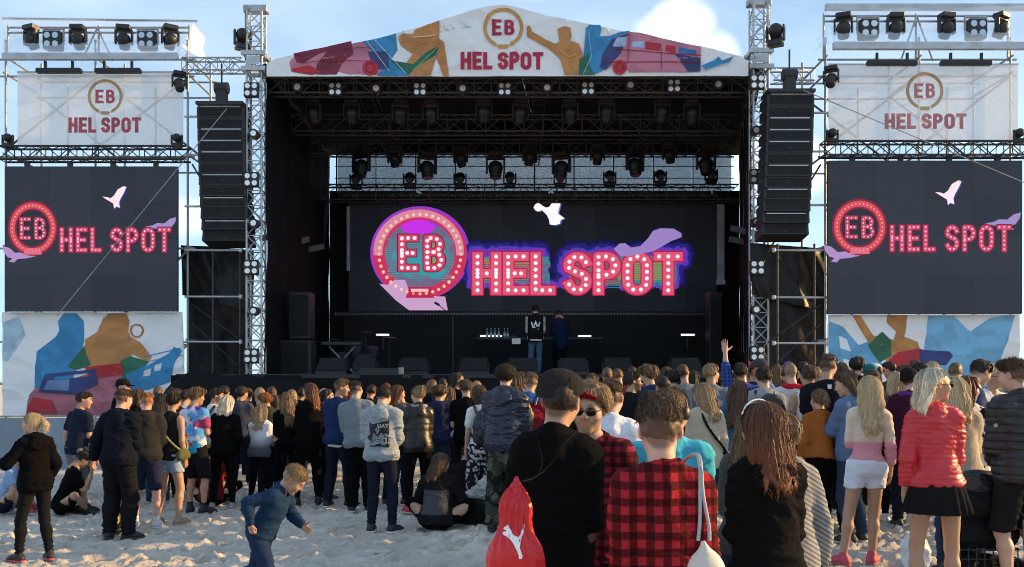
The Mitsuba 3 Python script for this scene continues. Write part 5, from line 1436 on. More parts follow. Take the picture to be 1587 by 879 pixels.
for dx, dz in ((-.85, 1.0), (.65, 1.05), (.0, 1.2)):
    part(dr_, 'cymbal', disc(c + (dx, .1, dz), .20, (.1, -.12, 1), .008, 28), 'm_darkmetal', 40)
    part(dr_, 'stand', tube(c + (dx, .12, 0), c + (dx, .12, dz), .012), 'm_darkmetal')
kb = thing('keyboard_stand', 'dark keyboard on a folding stand at the left of the stage', 'keyboard')
c = P(530, 548, 23.2); c[2] = zd + .82
part(kb, 'keyboard', boxm(c, (1.0, .32, .09), bevel=.015), 'm_led')
for s_ in (-1, 1): part(kb, 'leg', tube(c + (-.35 * s_, -.02 * s_, -.80), c + (.35 * s_, -.02 * s_, -.06), .018), 'm_steel')

# ------------------------------------------------------------------ wings: scaffolds, line arrays, banners, covered light bars
def scaffold(side, y, xs, ztop, ledgers, label):
    key = thing('scaffold_wing', label, 'scaffold', 'scaffold wings')
    for px in xs:
        for yy in (y, y + 1.6):
            a = P(px, 592, y); a[2] = -.1; a[1] = yy
            part(key, 'standard', tube(a, (a[0], yy, ztop), .027), 'm_steel', 50)
    X = [P(px, 0, y)[0] for px in xs]
    for z in ledgers:
        for yy in (y + .03, y + 1.63):
            part(key, 'ledger', tube((X[0] - .15, yy, z), (X[-1] + .15, yy, z), .024), 'm_steel', 50)
        for x in X: part(key, 'transom', tube((x, y - .1, z + .05), (x, y + 1.75, z + .05), .024), 'm_steel', 50)
    return key, X
def wing(side):
    L = side == 'left'
    y = 21.15 if L else YR + .15
    xs = (9, 148, 291) if L else (1279, 1424, 1566)
    zt = P(0, 62 if L else 58, y)[2]
    lz = [P(0, q, y)[2] for q in (595, 530, 385, 243, 118, 92)]
    key, X = scaffold(side, y, xs, zt, lz, f'steel tube scaffold carrying the {side} screen and banners')
    b0, b1 = P(0, 228, y)[2], P(0, 118, y)[2]
    for i in range(2):      # crosses behind the see-through banner
        part(key, 'diagonal', tube((X[i], y + .09, b0), (X[i + 1], y + .09, b1), .026), 'm_dimsteel', 50)  # darker copy of the steel; backlit silhouette put into the colour
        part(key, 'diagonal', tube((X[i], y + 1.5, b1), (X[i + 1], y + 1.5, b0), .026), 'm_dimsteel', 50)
        part(key, 'diagonal', tube((X[i], y + .09, lz[1]), (X[i + 1], y + .09, lz[2]), .024), 'm_steel', 50)
        part(key, 'diagonal', tube((X[i], y + .09, 0), (X[i + 1], y + .09, lz[1]), .024), 'm_steel', 50)
    for t in (.25, .75):
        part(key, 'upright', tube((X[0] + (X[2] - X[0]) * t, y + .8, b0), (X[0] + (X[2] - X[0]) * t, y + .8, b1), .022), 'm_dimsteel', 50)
    # bars that reach from the scaffold to the front tower
    xi = X[2] if L else X[0]
    xt = P(TOWX[0] - 18, 0, YF)[0] if L else P(TOWX[1] + 18, 0, YF)[0]
    for q in ((240, 320, 388, 460, 530, 181) if L else (235, 318, 388, 461, 532, 175)):
        e = P(373 if L else 1199, q, y - .2)
        part(key, 'bay_bar', tube((xi, y - .2, e[2]), (e[0], y - .2, e[2]), .026), 'm_alu', 50)
        part(key, 'bar_clamp', boxm((e[0] + (.0 if L else 0), y - .2, e[2]), (.07, .08, .10), bevel=.01), 'm_alu')
    for q0, q1 in (((388, 250), (530, 470), (575, 500))):
        a, b = P(291 if L else 1279, q1, y), P(372 if L else 1196, q0, y)
        part(key, 'bay_brace', tube(a + (0, .3, 0), b + (0, .3, 0), .020), 'm_darkmetal', 50)
    for px in ((330, 372) if L else (1205, 1262)):
        a = P(px, 575, y + .5); b = P(px, 378, y + .5); a[2] = 0
        part(key, 'bay_standard', tube(a, b, .026), 'm_dimsteel', 50)
    # top beam between the tower and the wing
    zb0 = P(0, 108 if L else 98, y)[2]
    lattice('link_truss', f'short silver truss linking the {side} front tower with the {side} wing', 'truss', (xi, YF - .1, zb0), (xt, YF - .1, zb0), .28, .28, .3, .020, 'm_steel', 'link trusses')
    # black drape in the bay
    D = thing('black_drape', f'creased black drape hanging in the {side} speaker bay under the line array', 'drape', 'bay drapes')
    pa, pb, zz = (P(291, 0, y + .9)[0], P(392, 0, y + .9)[0], P(0, 388, y + .9)[2]) if L else (P(1166, 0, y + .9)[0], P(1280, 0, y + .9)[0], P(0, 385, y + .9)[2])
    part(D, 'cloth', sheet([(pa, y + .9, .0), (pb, y + .9, .0), (pb, y + .9, zz), (pa, y + .9, zz + .12)], 60, 70, .24, 21 if L else 22), 'm_tarpblack', True)
    m = sheet([(pa - .1, y + .75, zz - 1.1), (pb, y + .75, zz - 1.5), (pb, y + .75, zz - .1), (pa - .1, y + .75, zz + .1)], 40, 30, .30, 31 if L else 32)
    part(D, 'loose_fold', m, 'm_tarpblack', True)
    # bottom painted banner
    if L:
        g = pg((4, 484), (283, 484), (286, 575), (283, 646), (4, 646)); yb_ = 20.98
    else:
        g = pg((1283, 488), (1580, 488), (1580, 610), (1580, 660), (1283, 660)); yb_ = YR - .02
    B = thing('painted_banner', f'painted cloth banner with coloured figures under the {side} screen', 'banner', 'painted banners below the side screens')
    WRINKLED[B] = 5 if L else 9
    panel(B, 'cloth', g, yb_, .03, 'm_pvc')
    if L:
        art(B, [('painted_sky', pg((6, 500), (30, 490), (40, 520), (14, 560), (6, 560)), srgb('a9c6d8')),
                ('painted_van', pg((40, 644), (46, 612), (60, 596), (120, 585), (190, 562), (193, 608), (165, 644)), srgb('b06a78')),
                ('painted_swimmer', pg((54, 602), (57, 545), (66, 538), (88, 522), (93, 512), (90, 498), (100, 486), (120, 486), (131, 498), (132, 528), (118, 570), (112, 602)), BLU),
                ('painted_woman', pg((132, 548), (134, 526), (152, 515), (160, 495), (168, 486), (196, 486), (202, 500), (199, 514), (203, 522), (219, 531), (236, 554), (228, 561), (206, 549), (199, 560), (192, 578), (150, 574), (140, 566)), ORG),
                ('painted_mug_handle', ring(213, 513, 11, 3), ORG),
                ('painted_leaves', pg((106, 568), (132, 536), (134, 548), (142, 566), (118, 574)).union(pg((188, 560), (202, 552), (232, 561), (208, 585), (190, 592))), GRN),
                ('painted_boat', pg((196, 580), (230, 566), (262, 548), (270, 538), (283, 543), (272, 560), (264, 592), (230, 604), (200, 606)).difference(pg((224, 574), (236, 571), (234, 582), (222, 584))).difference(pg((240, 566), (252, 562), (250, 574), (240, 576))), BLU),
                ('painted_rope', LineString([(224, -553), (280, -540)]).buffer(.7), BLU), ('painted_rope', LineString([(230, -560), (283, -551)]).buffer(.5), BLU),
                ('painted_roof', pg((132, 569), (190, 563), (192, 580), (140, 588)), RED),
                ('painted_windows', pg((60, 608), (72, 580), (150, 572), (152, 596), (118, 612)).difference(pg((84, 584), (140, 578), (140, 583), (84, 590))), NVY),
                ('painted_window_glass', pg((68, 604), (76, 590), (110, 588), (108, 606)), srgb('6d86b4')),
                ('painted_bonnet', pg((42, 640), (52, 616), (80, 620), (90, 640)), RED)], yb_)
    else:
        art(B, [('painted_sail', pg((1284, 498), (1306, 506), (1330, 535), (1364, 522), (1370, 540), (1362, 575), (1330, 560), (1330, 604), (1312, 604), (1300, 560), (1284, 562)).difference(pg((1300, 520), (1312, 526), (1318, 545), (1302, 540))).difference(pg((1306, 556), (1322, 560), (1318, 590), (1310, 588))), srgb('6aa6cc')),
                ('painted_sea', pg((1438, 490), (1478, 490), (1502, 514), (1532, 494), (1556, 489), (1572, 489), (1560, 530), (1536, 604), (1438, 604), (1432, 545)), srgb('78b2d8')),
                ('painted_pole', rect(1508, 600, 1530, 602), BLU),
                ('painted_man', pg((1320, 489), (1332, 489), (1352, 520), (1384, 527), (1388, 514), (1374, 500), (1374, 489), (1406, 489), (1404, 508), (1400, 522), (1422, 530), (1430, 556), (1428, 606), (1376, 606), (1372, 556), (1344, 530)), ORG),
                ('painted_leaves', pg((1344, 535), (1366, 514), (1380, 528), (1380, 552), (1362, 562), (1352, 548)), GRN),
                ('painted_roof', pg((1376, 558), (1390, 546), (1424, 540), (1442, 546), (1444, 606), (1372, 606)), RED),
                ('painted_windows', pg((1424, 542), (1470, 545), (1476, 552), (1466, 566), (1426, 566)).union(pg((1346, 572), (1376, 560), (1376, 578), (1352, 580))), NVY)], yb_)
    # see-through banner above
    bx0, bx1, by0, by1 = (27, 284, 112, 226) if L else (1284, 1578, 100, 218)
    yt = y - .12
    TB = thing('scrim_banner', f'see-through white banner with ring emblem and red lettering above the {side} screen', 'banner', 'scrim banners above the side screens')
    panel(TB, 'cloth', rect(bx0, by0, bx1, by1), yt, .006, 'm_scrim')
    emblem(TB, 163 if L else 1433, 150 if L else 141, 27 if L else 29, yt, 1, srgb('b89a78'), srgb('b0525e') if L else srgb('c07c80'), (106, 182, 219, 206) if L else (1371, 176, 1498, 200))
    part(TB, 'edge_tube', tube(P(bx0, by0, yt + .03), P(bx1, by0, yt + .03), .02), 'm_steel', 50)
    # black screen truss
    q0 = 239 if L else 232
    lattice('screen_truss', f'black truss along the top of the {side} screen', 'truss', P(4 if L else 1274, q0, y - .3), P(292 if L else 1600, q0, y - .3), .30, .30, .36, .024, 'm_darkmetal', 'screen trusses')
    for i, px in enumerate((12, 274) if L else (1290, 1580)):
        moving_head(P(px, q0 - 14, y - .3), f"moving head standing on the {('left', 'right')[i]} end of the {side} screen truss", .62, 1.2, 0, 'moving heads on the screen trusses', stand=True, lens='m_plastic')
    # covered light bar on top
    CV = thing('rain_cover', f'clear plastic rain cover over the row of lights on top of the {side} wing', 'rain cover', 'rain covers')
    f0, f1 = P(4 if L else 1291, 90 if L else 75, y - .5), P(276 if L else 1592, 86 if L else 68, y - .5)
    r0, r1 = P(4 if L else 1279, 29 if L else 15, y + .9), P(306 if L else 1588, 33 if L else 8, y + .9)
    part(CV, 'front_beam', boxm((f0 + f1) / 2, (f1[0] - f0[0], .10, .16), bevel=.01), 'm_alu')
    if L: part(CV, 'ridge_bar', tube(r0, r1, .03), 'm_steel', 50)
    else: part(CV, 'ridge_beam', boxm((r0 + r1) / 2, (r1[0] - r0[0], .10, .15), bevel=.01), 'm_alu')
    part(CV, 'film', sheet([f0 + (0, -.02, .05), f1 + (0, -.02, .05), r1 + (0, 0, .02), r0 + (0, 0, .02)], 30, 10, .05, 41), 'm_haze_film', True)
    e0 = (r1 if L else r0)
    s_ = 1 if L else -1
    part(CV, 'side_flap', sheet([e0, e0 + (s_ * .28, -.2, -1.0), (f1 if L else f0) + (s_ * .45, 0, -.1), (f1 if L else f0) + (0, -.02, .05)], 22, 18, .30, 43), 'm_haze_film', True)
    o0 = (r0 if L else r1)
    part(CV, 'side_flap', sheet([o0, o0 + (-s_ * .1, -.2, -.9), (f0 if L else f1) + (-s_ * .1, 0, -.1), (f0 if L else f1) + (0, -.02, .05)], 22, 18, .20, 44), 'm_haze_film', True)
    lb = thing('light_bar', f'steel bar with the hanging lights under the rain cover of the {side} wing', 'bar', 'light bars of the wings')
    zb = P(0, 43 if L else 25, y + .1)[2]
    for dz in (0, -.12): part(lb, 'tube', tube((X[0], y + .1, zb + dz), (X[2], y + .1, zb + dz), .025), 'm_steel', 50)
    for t in (0, .5, 1): part(lb, 'post', tube((X[0] + (X[2] - X[0]) * t, y + .1, P(0, 92, y)[2]), (X[0] + (X[2] - X[0]) * t, y + .1, zb + .05), .025), 'm_steel', 50)
    for t in (.46, .54): part(lb, 'strut', tube((X[1] + (t - .5) * 9, y + .1, P(0, 92, y)[2]), (X[1], y + .1, zb), .02), 'm_steel', 50)
    for i, px in enumerate((48, 83, 121, 192, 229, 264) if L else (1307, 1345, 1388, 1467, 1512, 1552)):
        c = P(px, 52 if L else 34, y - .05)
        if i % 3 == 1:
            k = thing('flood_light', f"square flood light under the rain cover of the {side} wing, {('left', 'right')[i // 3]} one of two", 'stage light', 'square floods on the wings')
            part(k, 'housing', boxm(c + (0, 0, -.18), (.42, .22, .44), bevel=.03), 'm_plastic')
            for a in (-1, 1):
                for b in (-1, 1): part(k, 'lamp', disc(c + (a * .095, -.118, -.18 + b * .1), .07, (0, 1, 0), .016), 'm_lens')
            part(k, 'bracket', cat([boxm(c + (sx * .235, 0, -.08), (.03, .05, .36)) for sx in (-1, 1)] + [boxm(c + (0, 0, .10), (.5, .05, .03))]), 'm_steel')
        else:
            moving_head(c + (0, 0, .10), f"moving head under the rain cover of the {side} wing, {ordw[i]} fixture from the left", .95, .6, .2 * (i - 2), 'moving heads on the wings')
    for i, (a, b) in enumerate(((57, 126), (148, 218)) if L else ((1344, 1421), (1458, 1536))):
        c = P((a + b) / 2, 110 if L else 98, y - .35)
        k = thing('strip_light', f"black strip light hanging above the {side} scrim banner, {('left', 'right')[i]} one of two", 'stage light', 'strip lights above the scrim banners')
        part(k, 'housing', boxm(c, ((b - a) * y / FOC, .14, .11), bevel=.02), 'm_plastic')
        for t in (-.3, .3): part(k, 'hook', boxm(c + (t * (b - a) * y / FOC, .0, .12), (.05, .05, .2)), 'm_darkmetal')
    for i, (px, py, sz) in enumerate(((376, 72, .95), (278, 116, .8)) if L else ((1202, 66, .95), (1288, 108, .8))):
        moving_head(P(px, py, y - .25), f"black moving head {('standing on', 'hanging below')[i]} the {side} link truss", sz, (.7 if i == 0 else -.5) , (.5 if L else -.5), 'moving heads on the link trusses', stand=(i == 0), lens='m_plastic')
    # line array
    A = thing('line_array', f'tall hanging black line array of speaker boxes on the {side} side of the stage', 'speaker array', 'line arrays')
    ax0, ax1, at, ab = (305, 378, 165, 376) if L else (1189, 1262, 146, 366)
    ya = y - .45
    w = (ax1 - ax0) * ya / FOC
    nb_ = 12
    tp = P((ax0 + ax1) / 2, at, ya); bt = P((ax0 + ax1) / 2, ab, ya)
    hh = (tp[2] - bt[2]) / nb_
    part(A, 'flying_frame', cat([boxm(tp + (0, .2, .06), (w * 1.0, .6, .07)), boxm(tp + (0, .1, .25), (.25, .2, .3), bevel=.03)]), 'm_plastic')
    part(A, 'chain_hoist', cat([disc(tp + (0, .1, .45), .13, (1, 0, 0), .3), tube(tp + (0, .1, .4), tp + (0, .1, 1.0), .02)]), 'm_plastic')
    yy = 0.0
    for i in range(nb_):
        tlt = .002 * i ** 1.9
        c = np.array([tp[0] + (.006 * i * (1 if L else -1)), ya + .30 + yy, tp[2] - hh * (i + .5)])
        yy += math.sin(tlt) * hh * 1.0
        m = trimesh.creation.extrude_polygon(Polygon([(-.30, -hh * .47), (.30, -hh * .36), (.30, hh * .36), (-.30, hh * .47)]), w, engine='earcut')
        m.vertices = np.c_[m.vertices[:, 2] - w / 2, m.vertices[:, 0], m.vertices[:, 1]]
        part(A, 'speaker_box', xform(m, Rx(-tlt), c), 'm_plastic')
        part(A, 'grille', xform(boxm((0, -.304, 0), (w * .9, .01, hh * .70)), Rx(-tlt), c), 'm_black')
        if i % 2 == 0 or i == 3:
            part(A, 'gap_edge', boxm(c + (0, -.296, hh * .5), (w * .84, .012, .022)), 'm_alu')  # added pale strip stands in for sky light showing through the gap
        part(A, 'badge', boxm(c + (0, -.315, 0), (.10, .006, .02)), 'm_darkmetal')
    # guy wire
    if L: solo('guy_wire', 'thin pale steel cable running slantwise down across the left screen', 'cable', tube(P(352, 168, 20.2), P(88, 490, 19.9), .010, 6), 'm_steel')
    else: solo('guy_wire', 'thin pale steel cable running slantwise over the right banner and screen', 'cable', tube(P(1245, 140, 19.4), P(1592, 285, 19.0), .010, 6), 'm_steel')
wing('left'); wing('right')

# front riser cloth by the left bay and the crowd fence
solo('tarp_heap', 'black tarpaulin draped over gear at the foot of the left speaker bay', 'tarpaulin', skin_mesh([el((-6.9 + 1.0 * i, 20.0, .7), (1.0, .4, [1.25, 1.15, 1.1][i]), .3) for i in range(3)], .09), 'm_drape', True)
for i in range(3):
    key = thing('crowd_fence', f"grey cloth-covered mesh fence panel below the left banner, {('leftmost', 'middle', 'rightmost')[i]} of three", 'fence', 'cloth-covered fence panels')
    a, b = P(-60 + 118 * i, 0, 18.8)[0], P(56 + 118 * i, 0, 18.8)[0]
    z1 = P(0, 648, 18.8)[2]
    part(key, 'cloth', sheet([(a, 18.8, -.2), (b, 18.8, -.2), (b, 18.8, z1), (a, 18.8, z1)], 30, 16, .05, 50 + i), 'm_tarp', True)
    for x in (a, b): part(key, 'post', tube((x, 18.84, -.3), (x, 18.84, z1 + .06), .022), 'm_steel', 50)
    for z in (z1 + .03, .1): part(key, 'rail', tube((a, 18.84, z), (b, 18.84, z), .018), 'm_steel', 50)
    for n in range(1, 7): part(key, 'wire', tube((a + (b - a) * n / 7, 18.86, 0), (a + (b - a) * n / 7, 18.86, z1), .006, 5), 'm_steel', 50)
key = thing('crowd_fence', 'grey cloth-covered mesh fence panel at the right edge behind the black jacketed man', 'fence', 'cloth-covered fence panels')
a, b = P(1540, 0, 18.4)[0], P(1660, 0, 18.4)[0]; z1 = P(0, 603, 18.4)[2]
part(key, 'cloth', sheet([(a, 18.4, -.2), (b, 18.4, -.2), (b, 18.4, z1), (a, 18.4, z1)], 30, 16, .05, 55), 'm_tarp', True)
for x in (a, b): part(key, 'post', tube((x, 18.44, -.3), (x, 18.44, z1 + .06), .022), 'm_steel', 50)
part(key, 'rail', tube((a, 18.44, z1 + .03), (b, 18.44, z1 + .03), .018), 'm_steel', 50)

for i, (px, py, w_, y_) in enumerate(((430, 364, 1.0, 24.5), (452, 377, 1.0, 25.0), (484, 386, .7, 26.0), (1152, 358, .7, 24.5), (1146, 374, .6, 25.2))):
    solo('slanted_board', f"grey slanted board hanging inside the {'left' if i < 3 else 'right'} stage wall, {('highest', 'middle', 'lowest', 'upper', 'lower')[i]} one", 'board', xform(boxm((0, 0, 0), (w_, .06, .16)), Ry(-.22 if i < 3 else .22), P(px, py, y_)), paint((.16, .16, .16)))
# ------------------------------------------------------------------ special cloths, each in the frame of its wearer
def place_of(x, d=None, yaw=0, feet=None):
    px = (x - CX) * d / FOC
    return px, d, float(sand_z(px, d)), math.radians(yaw)
def local(fn, x, d, yaw, rough=.85, mat=None):
    px, py, g, a = place_of(x, d, yaw)
    c, s = math.cos(a), math.sin(a)
    def tex(p, n, uv):
        u, v = p.x - px, p.y - py
        return fn(mi.Float(c * u + s * v), mi.Float(-s * u + c * v), mi.Float(p.z - g))
    return two(bump(prin(mikit.proc(tex), rough, spec=.06, sheen=.0), weave, 1.0))
def stripe(t, per, w): 
    f = t / per; f = f - dr.floor(f)
    return mikit.smoothstep(0, .05, f) * (1 - mikit.smoothstep(w, w + .05, f))
def plaid(red, per):
    def fn(x, y, z):
        a = stripe(x + 1.0 + .012 * F(z * 6, y * 6, x * 6), per, .5) ; b = stripe(z + .012 * F(x * 6, y * 6, 3.0), per, .5)
        tw = .85 + .3 * N(x * 500, y * 500, z * 500)
        return mi.Color3f(*red) * (1 - .90 * dr.maximum(a * b, 0)) * (1 - .72 * a * (1 - b)) * (1 - .72 * b * (1 - a)) * tw + .004
    return fn
scene['m_plaid'] = local(plaid((.36, .018, .026), .062), 1027, 3.45, 0)
scene['m_plaid_small'] = local(plaid((.20, .014, .03), .05), 918, 4.5, 155)
scene['m_stripes'] = local(lambda x, y, z: mikit.mix((.30, .295, .285), (.13, .13, .135), stripe(z + x * .6, .024, .42)), 1228, 4.5, 0)
scene['m_checks'] = local(lambda x, y, z: mikit.mix((.05, .09, .33), (.02, .03, .14), stripe(z, .05, .5) * .5 + stripe(x, .05, .5) * .5), 1158, 12.3, 0)
scene['m_camo'] = local(lambda x, y, z: mikit.mix(mikit.mix((.045, .05, .042), (.10, .105, .085), mikit.smoothstep(.5, .54, F(x * 9, y * 9, z * 7, 2))), (.016, .017, .016), mikit.smoothstep(.55, .58, F(x * 11 + 9, y * 11, z * 8, 2))), 780, 10.7, 0)
scene['m_floral'] = local(lambda x, y, z: mikit.mix((.66, .64, .60), (.012, .012, .014), mikit.smoothstep(.50, .53, F(x * 17, y * 17 + 3, z * 13, 2))), 1500, 8.0, 0)
scene['m_pattern'] = local(lambda x, y, z: mikit.mix((.02, .02, .025), (.6, .6, .62), mikit.smoothstep(.56, .58, F(x * 30, y * 30 + 3, z * 26, 2))), 742, 12.2, 0)
def tiedye(v):
    n = meshkit.fbm(v * 6 + 3, 3, 4)[:, None]; m = meshkit.fbm(v * 7 + 9, 3, 8)[:, None]; z = v[:, 2:]
    c = np.array([.50, .53, .62]) * np.ones((len(v), 3))
    c = np.where(n > .52, np.array([.10, .32, .62]), c); c = np.where((m > .53) & (z > 1.15), np.array([.12, .05, .28]), c)
    c = np.where((m > .56) & (z < 1.36), np.array([.36, .05, .12]), c); c = np.where((z < 1.06) & (n > .45), np.array([.03, .30, .48]), c)
    return c
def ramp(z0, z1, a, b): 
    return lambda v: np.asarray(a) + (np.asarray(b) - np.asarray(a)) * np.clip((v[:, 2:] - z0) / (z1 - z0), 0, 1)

BLK, BLK2, NAV, NAV2, GRY, LGR, WHT, JEAN, DJ, BLUEJ = (.0045, .0045, .005), (.011, .011, .013), (.014, .018, .042), (.020, .030, .085), (.075, .08, .085), (.30, .32, .35), (.66, .66, .66), (.030, .045, .085), (.012, .015, .026), (.10, .16, .28)
MAR, ORA, BEI, KHA, TEA, REDC, PNKC, CYA = (.085, .012, .030), (.30, .095, .022), (.46, .40, .31), (.09, .085, .055), (.02, .11, .12), (.50, .025, .035), (.62, .27, .32), (.07, .42, .56)
SNK = ('shoe', (.018, .018, .020), (.62, .62, .60)); SNB = ('shoe', (.015, .015, .016), (.03, .03, .03)); SNW = ('shoe', (.62, .62, .61), (.68, .68, .66)); BARE = ('foot', 0, 0)
XL = ((-.10, .34, 0, .7, (-.8, .6, .5)), (.10, .34, 0, -.7, (.8, .6, .5)))      # cross-legged
KU = ((-.13, .44, 0, .1, (-.3, .2, 1)), (.13, .44, 0, -.1, (.3, .2, 1)))      # knees up
def stand(a=.11, b=.11, ta=.25, tb=-.25, ya=0, yb=0): return ((-a, ya, 0, ta), (b, yb, 0, tb))

# ------------------------------------------------------------------ the five nearest, and those right behind them
capman = person('man in plain black sweater and black cap with dark red peak, seen from behind', 851, 577, d=4.0, yaw=-12, head=(-8, 2, 4), q=0, hair=('fade', 'dark'), cap=('cap', (.022, .021, .022), (.16, .010, .022), -34),
                upper=('sweater', BLK), lower=('jeans', DJ), arms=('close', 'frontlow'), skin='tan', lean=3, side=3, build=.84)
person('bearded man in sunglasses facing the camera beside the black cap with red peak', 918, 588, d=4.5, yaw=155, head=(8, 6, -3), q=0, hair=('messy', 'dblond'), beard=.8, glasses='face', upper=('shirt', (.2, .02, .03), 'm_plaid_small'),
       lower=('jeans', BLK2), arms=('down', 'down'), skin='light', collar=True, openfront=True)
g_ = PEOPLE[-1]
m = folds(skin_mesh([el(g_.up(0, .016, 1.12), np.array([.112, .122, .26]) * g_.s, .04), el(g_.up(0, .018, 1.32), np.array([.098, .120, .15]) * g_.s, .04)], .011, [zcut(g_, .90)], collar_hole(g_)), .008, 3)
g_.put('t_shirt', m, (.13, .085, .065), 'm_cloth')
plaidman = person('man in red and black checked shirt seen from behind in the foreground', 1027, 612, d=3.45, yaw=0, head=(-4, 6, 0), q=0, hair=('quiff', 'brown'), upper=('shirt', (.3, .02, .03), 'm_plaid'), lower=('jeans', DJ),
       arms=('close', 'close'), skin='red', lean=4, build=.90)
hoodw = person('woman in black hoodie with long auburn hair and a white hair band, seen from behind', 1190, 624, d=4.05, yaw=4, head=(14, 6, 4), sex='f', q=0, hair=('long', 'auburn'), upper=('hoodie', (.007, .007, .0075)), lower=('jeans', DJ), arms=('front', 'front'), build=.86, skin='light')
hb = path_tube([(.106 * math.sin(a), .014, .030 + .119 * math.cos(a)) for a in np.linspace(-1.25, 1.25, 20)], .0045, 8)
part(hoodw.key, 'hair_band', trimesh.Trimesh(hoodw.W_(hoodw.hw(hb).vertices), hb.faces, process=False), 'm_whitebar', True)
person('man in bright cyan shirt with black headphones, mostly hidden behind the red checked shirt', 1037, 603, d=4.7, yaw=-4, head=(-32, 8, 0), q=0, hair=('short', 'lbrown'), upper=('tee', CYA), lower=('jeans', DJ), arms=('front', 'front'), phones='m_plastic', build=1.06, skin='light')
person('man in white shirt with cropped hair, seen from behind left of the checked shirt', 947, 591, d=6.4, yaw=-6, head=(-12, 4, 0), q=0, hair=('fade', 'brown'), upper=('shirt', (.60, .63, .72)), lower=('jeans', DJ), arms=('front', 'front'), skin='red', build=.98)
person('person in grey and white striped shirt mostly hidden behind the black hoodie woman', 1220, 640, d=4.5, yaw=10, sex='f', q=1, hair=('short', 'lbrown'), upper=('shirt', (.5, .5, .5), 'm_stripes'), lower=('jeans', JEAN), arms=('down', 'away'))
person('woman with long light brown hair mostly hidden by the auburn haired woman', 1160, 632, d=4.9, yaw=-30, head=(-30, 0, 0), sex='f', q=1, hair=('long', 'lbrown'), upper=('sweater', GRY), lower=('jeans', JEAN), arms=('front', 'front'))
boy = person('boy with short blond hair in dark blue tracksuit running to the right across the sand', 404, 713, d=7.0, yaw=-104, head=(14, 14, 0), sex='c', q=0, H=1.22, hair=('fade', 'dblond'), upper=('sweater', (.015, .036, .078)), lower=('baggy', (.018, .034, .080)), lean=30,
       arms=(((.02, .36, -.22), (.6, -.8, -.3), (-1, 0, .2), 'open'), ((.14, -.02, -.36), (.3, -1, .2), (-1, .2, 0), 'fist')), legs=((-.09, -.42, .14, 0, (0, .8, .6)), (.09, .26, 0, 0, (0, 1, .3))), skin='tan', name='person')

# ------------------------------------------------------------------ right side
pinkw = person('blonde woman in pink and cream top with white shorts and bare legs, long wavy hair', 1343, 583, feet=876, yaw=-12, head=(0, 4, -3), sex='f', q=0, hair=('longer', 'blond'), upper=('fittee', ramp(1.17, 1.19, (.60, .26, .31), (.62, .53, .43))), lower=('minishorts', (.60, .64, .74)),
       sleeve=1.9, over=.975, arms=('front', 'down'), legs=((-.22, -.06, 0, .5), (.06, .06, 0, -.4)), side=3, skin='tan', shoes=('shoe', (.45, .06, .10), (.30, .10, .08)))
redw = person('blonde woman in quilted red jacket and short black skirt looking to the right', 1452, 571, d=6.4, yaw=-16, head=(-70, 2, 0), sex='f', q=0, hair=('swept', 'platinum'), glasses='face', upper=('cropjacket', REDC, 'm_nylon'), puff=.036, over=.96, lower=('skirt', (.010, .010, .011)), hem=.76,
       arms=('down', 'front'), skin='tan', side=-2, lean=1, shoes=SNB, lips=(.45, .10, .10), build=.94)
puffm = person('man in black padded jacket and black shorts cut by the right edge of the picture', 1583, 553, d=7.0, yaw=16, head=(18, 6, 0), q=0, hair=('quiff', 'brown'), upper=('puffer', (.010, .011, .013)), lower=('shorts', (.012, .012, .013)), arms=('frontlow', 'down'), skin='light', shoes=SNB, build=1.05)
part(puffm.key, 'sleeve_badge', xform(disc((0, 0, 0), .016, (1, .5, 0), .006, 16), None, puffm.W_((puffm.S[-1] + (puffm.E[-1] - puffm.S[-1]) * .45 + np.array([-.070, -.05, 0]))[None])[0]), paint((.3, .3, .3)))
oraw = person('woman in rust orange suede jacket with brown ponytail and black trousers', 1270, 602, feet=838, yaw=-8, head=(12, 4, 0), sex='f', q=1, hair=('ponytail', 'lbrown'), upper=('cropjacket', ORA), lower=('leggings', BLK), arms=('down', 'phone'), shoes=SNB)
person('tall man in black T-shirt with short brown hair and a white dot below the collar', 1285, 549, d=9.9, yaw=-10, head=(-28, 6, 0), q=1, hair=('fade', 'brown'), upper=('tee', (.012, .013, .017)), lower=('jeans', DJ), arms=('front', 'front'), skin='tan', build=1.14)
TALL = PEOPLE[-1]
part(TALL.key, 'neck_label', boxm(TALL.W_(TALL.up(0, -.125, 1.475)[None])[0], (.035, .02, .05)), 'm_whitebar')
person('woman with sunglasses on her brown hair and blue denim jacket, looking down at a phone', 1322, 577, d=9.4, yaw=42, head=(30, 14, 0), sex='f', q=1, hair=('shoulder', 'brown'), glasses='top', upper=('jacket', BLUEJ), lower=('jeans', JEAN), arms=('phone', 'front'))
k = person('blonde woman with straight hair and shiny maroon jacket beside the pink top woman', 1388, 577, feet=812, yaw=-10, head=(6, 2, 0), sex='f', q=1, hair=('shoulder', 'blond'), upper=('jacket', MAR, 'm_nylon'), lower=('leggings', BLK), arms=('down', 'front'), shoes=SNW)
strapbag(k, (.42, .03, .11), 'bright pink shoulder bag hanging beside the maroon jacket', sd=-1, z=.98, size=(.07, .15, .12), x=.26)
k = person('woman in black beanie with purple scarf looking right, between the maroon jacket and red jacket', 1406, 572, d=10.3, yaw=-30, head=(-45, 2, 0), sex='f', q=1, hair=('short', 'dark'), cap=('beanie', (.014, .014, .015), 0, 0), upper=('coat', (.05, .012, .03)), lower=('jeans', DJ), scarf=(.12, .03, .18))
person('woman with long straight blonde hair right behind the red quilted jacket', 1487, 584, d=7.6, yaw=-6, head=(-15, 4, 0), sex='f', q=1, hair=('long', 'blond'), upper=('sweater', BEI), lower=('jeans', JEAN), arms=('front', 'front'))
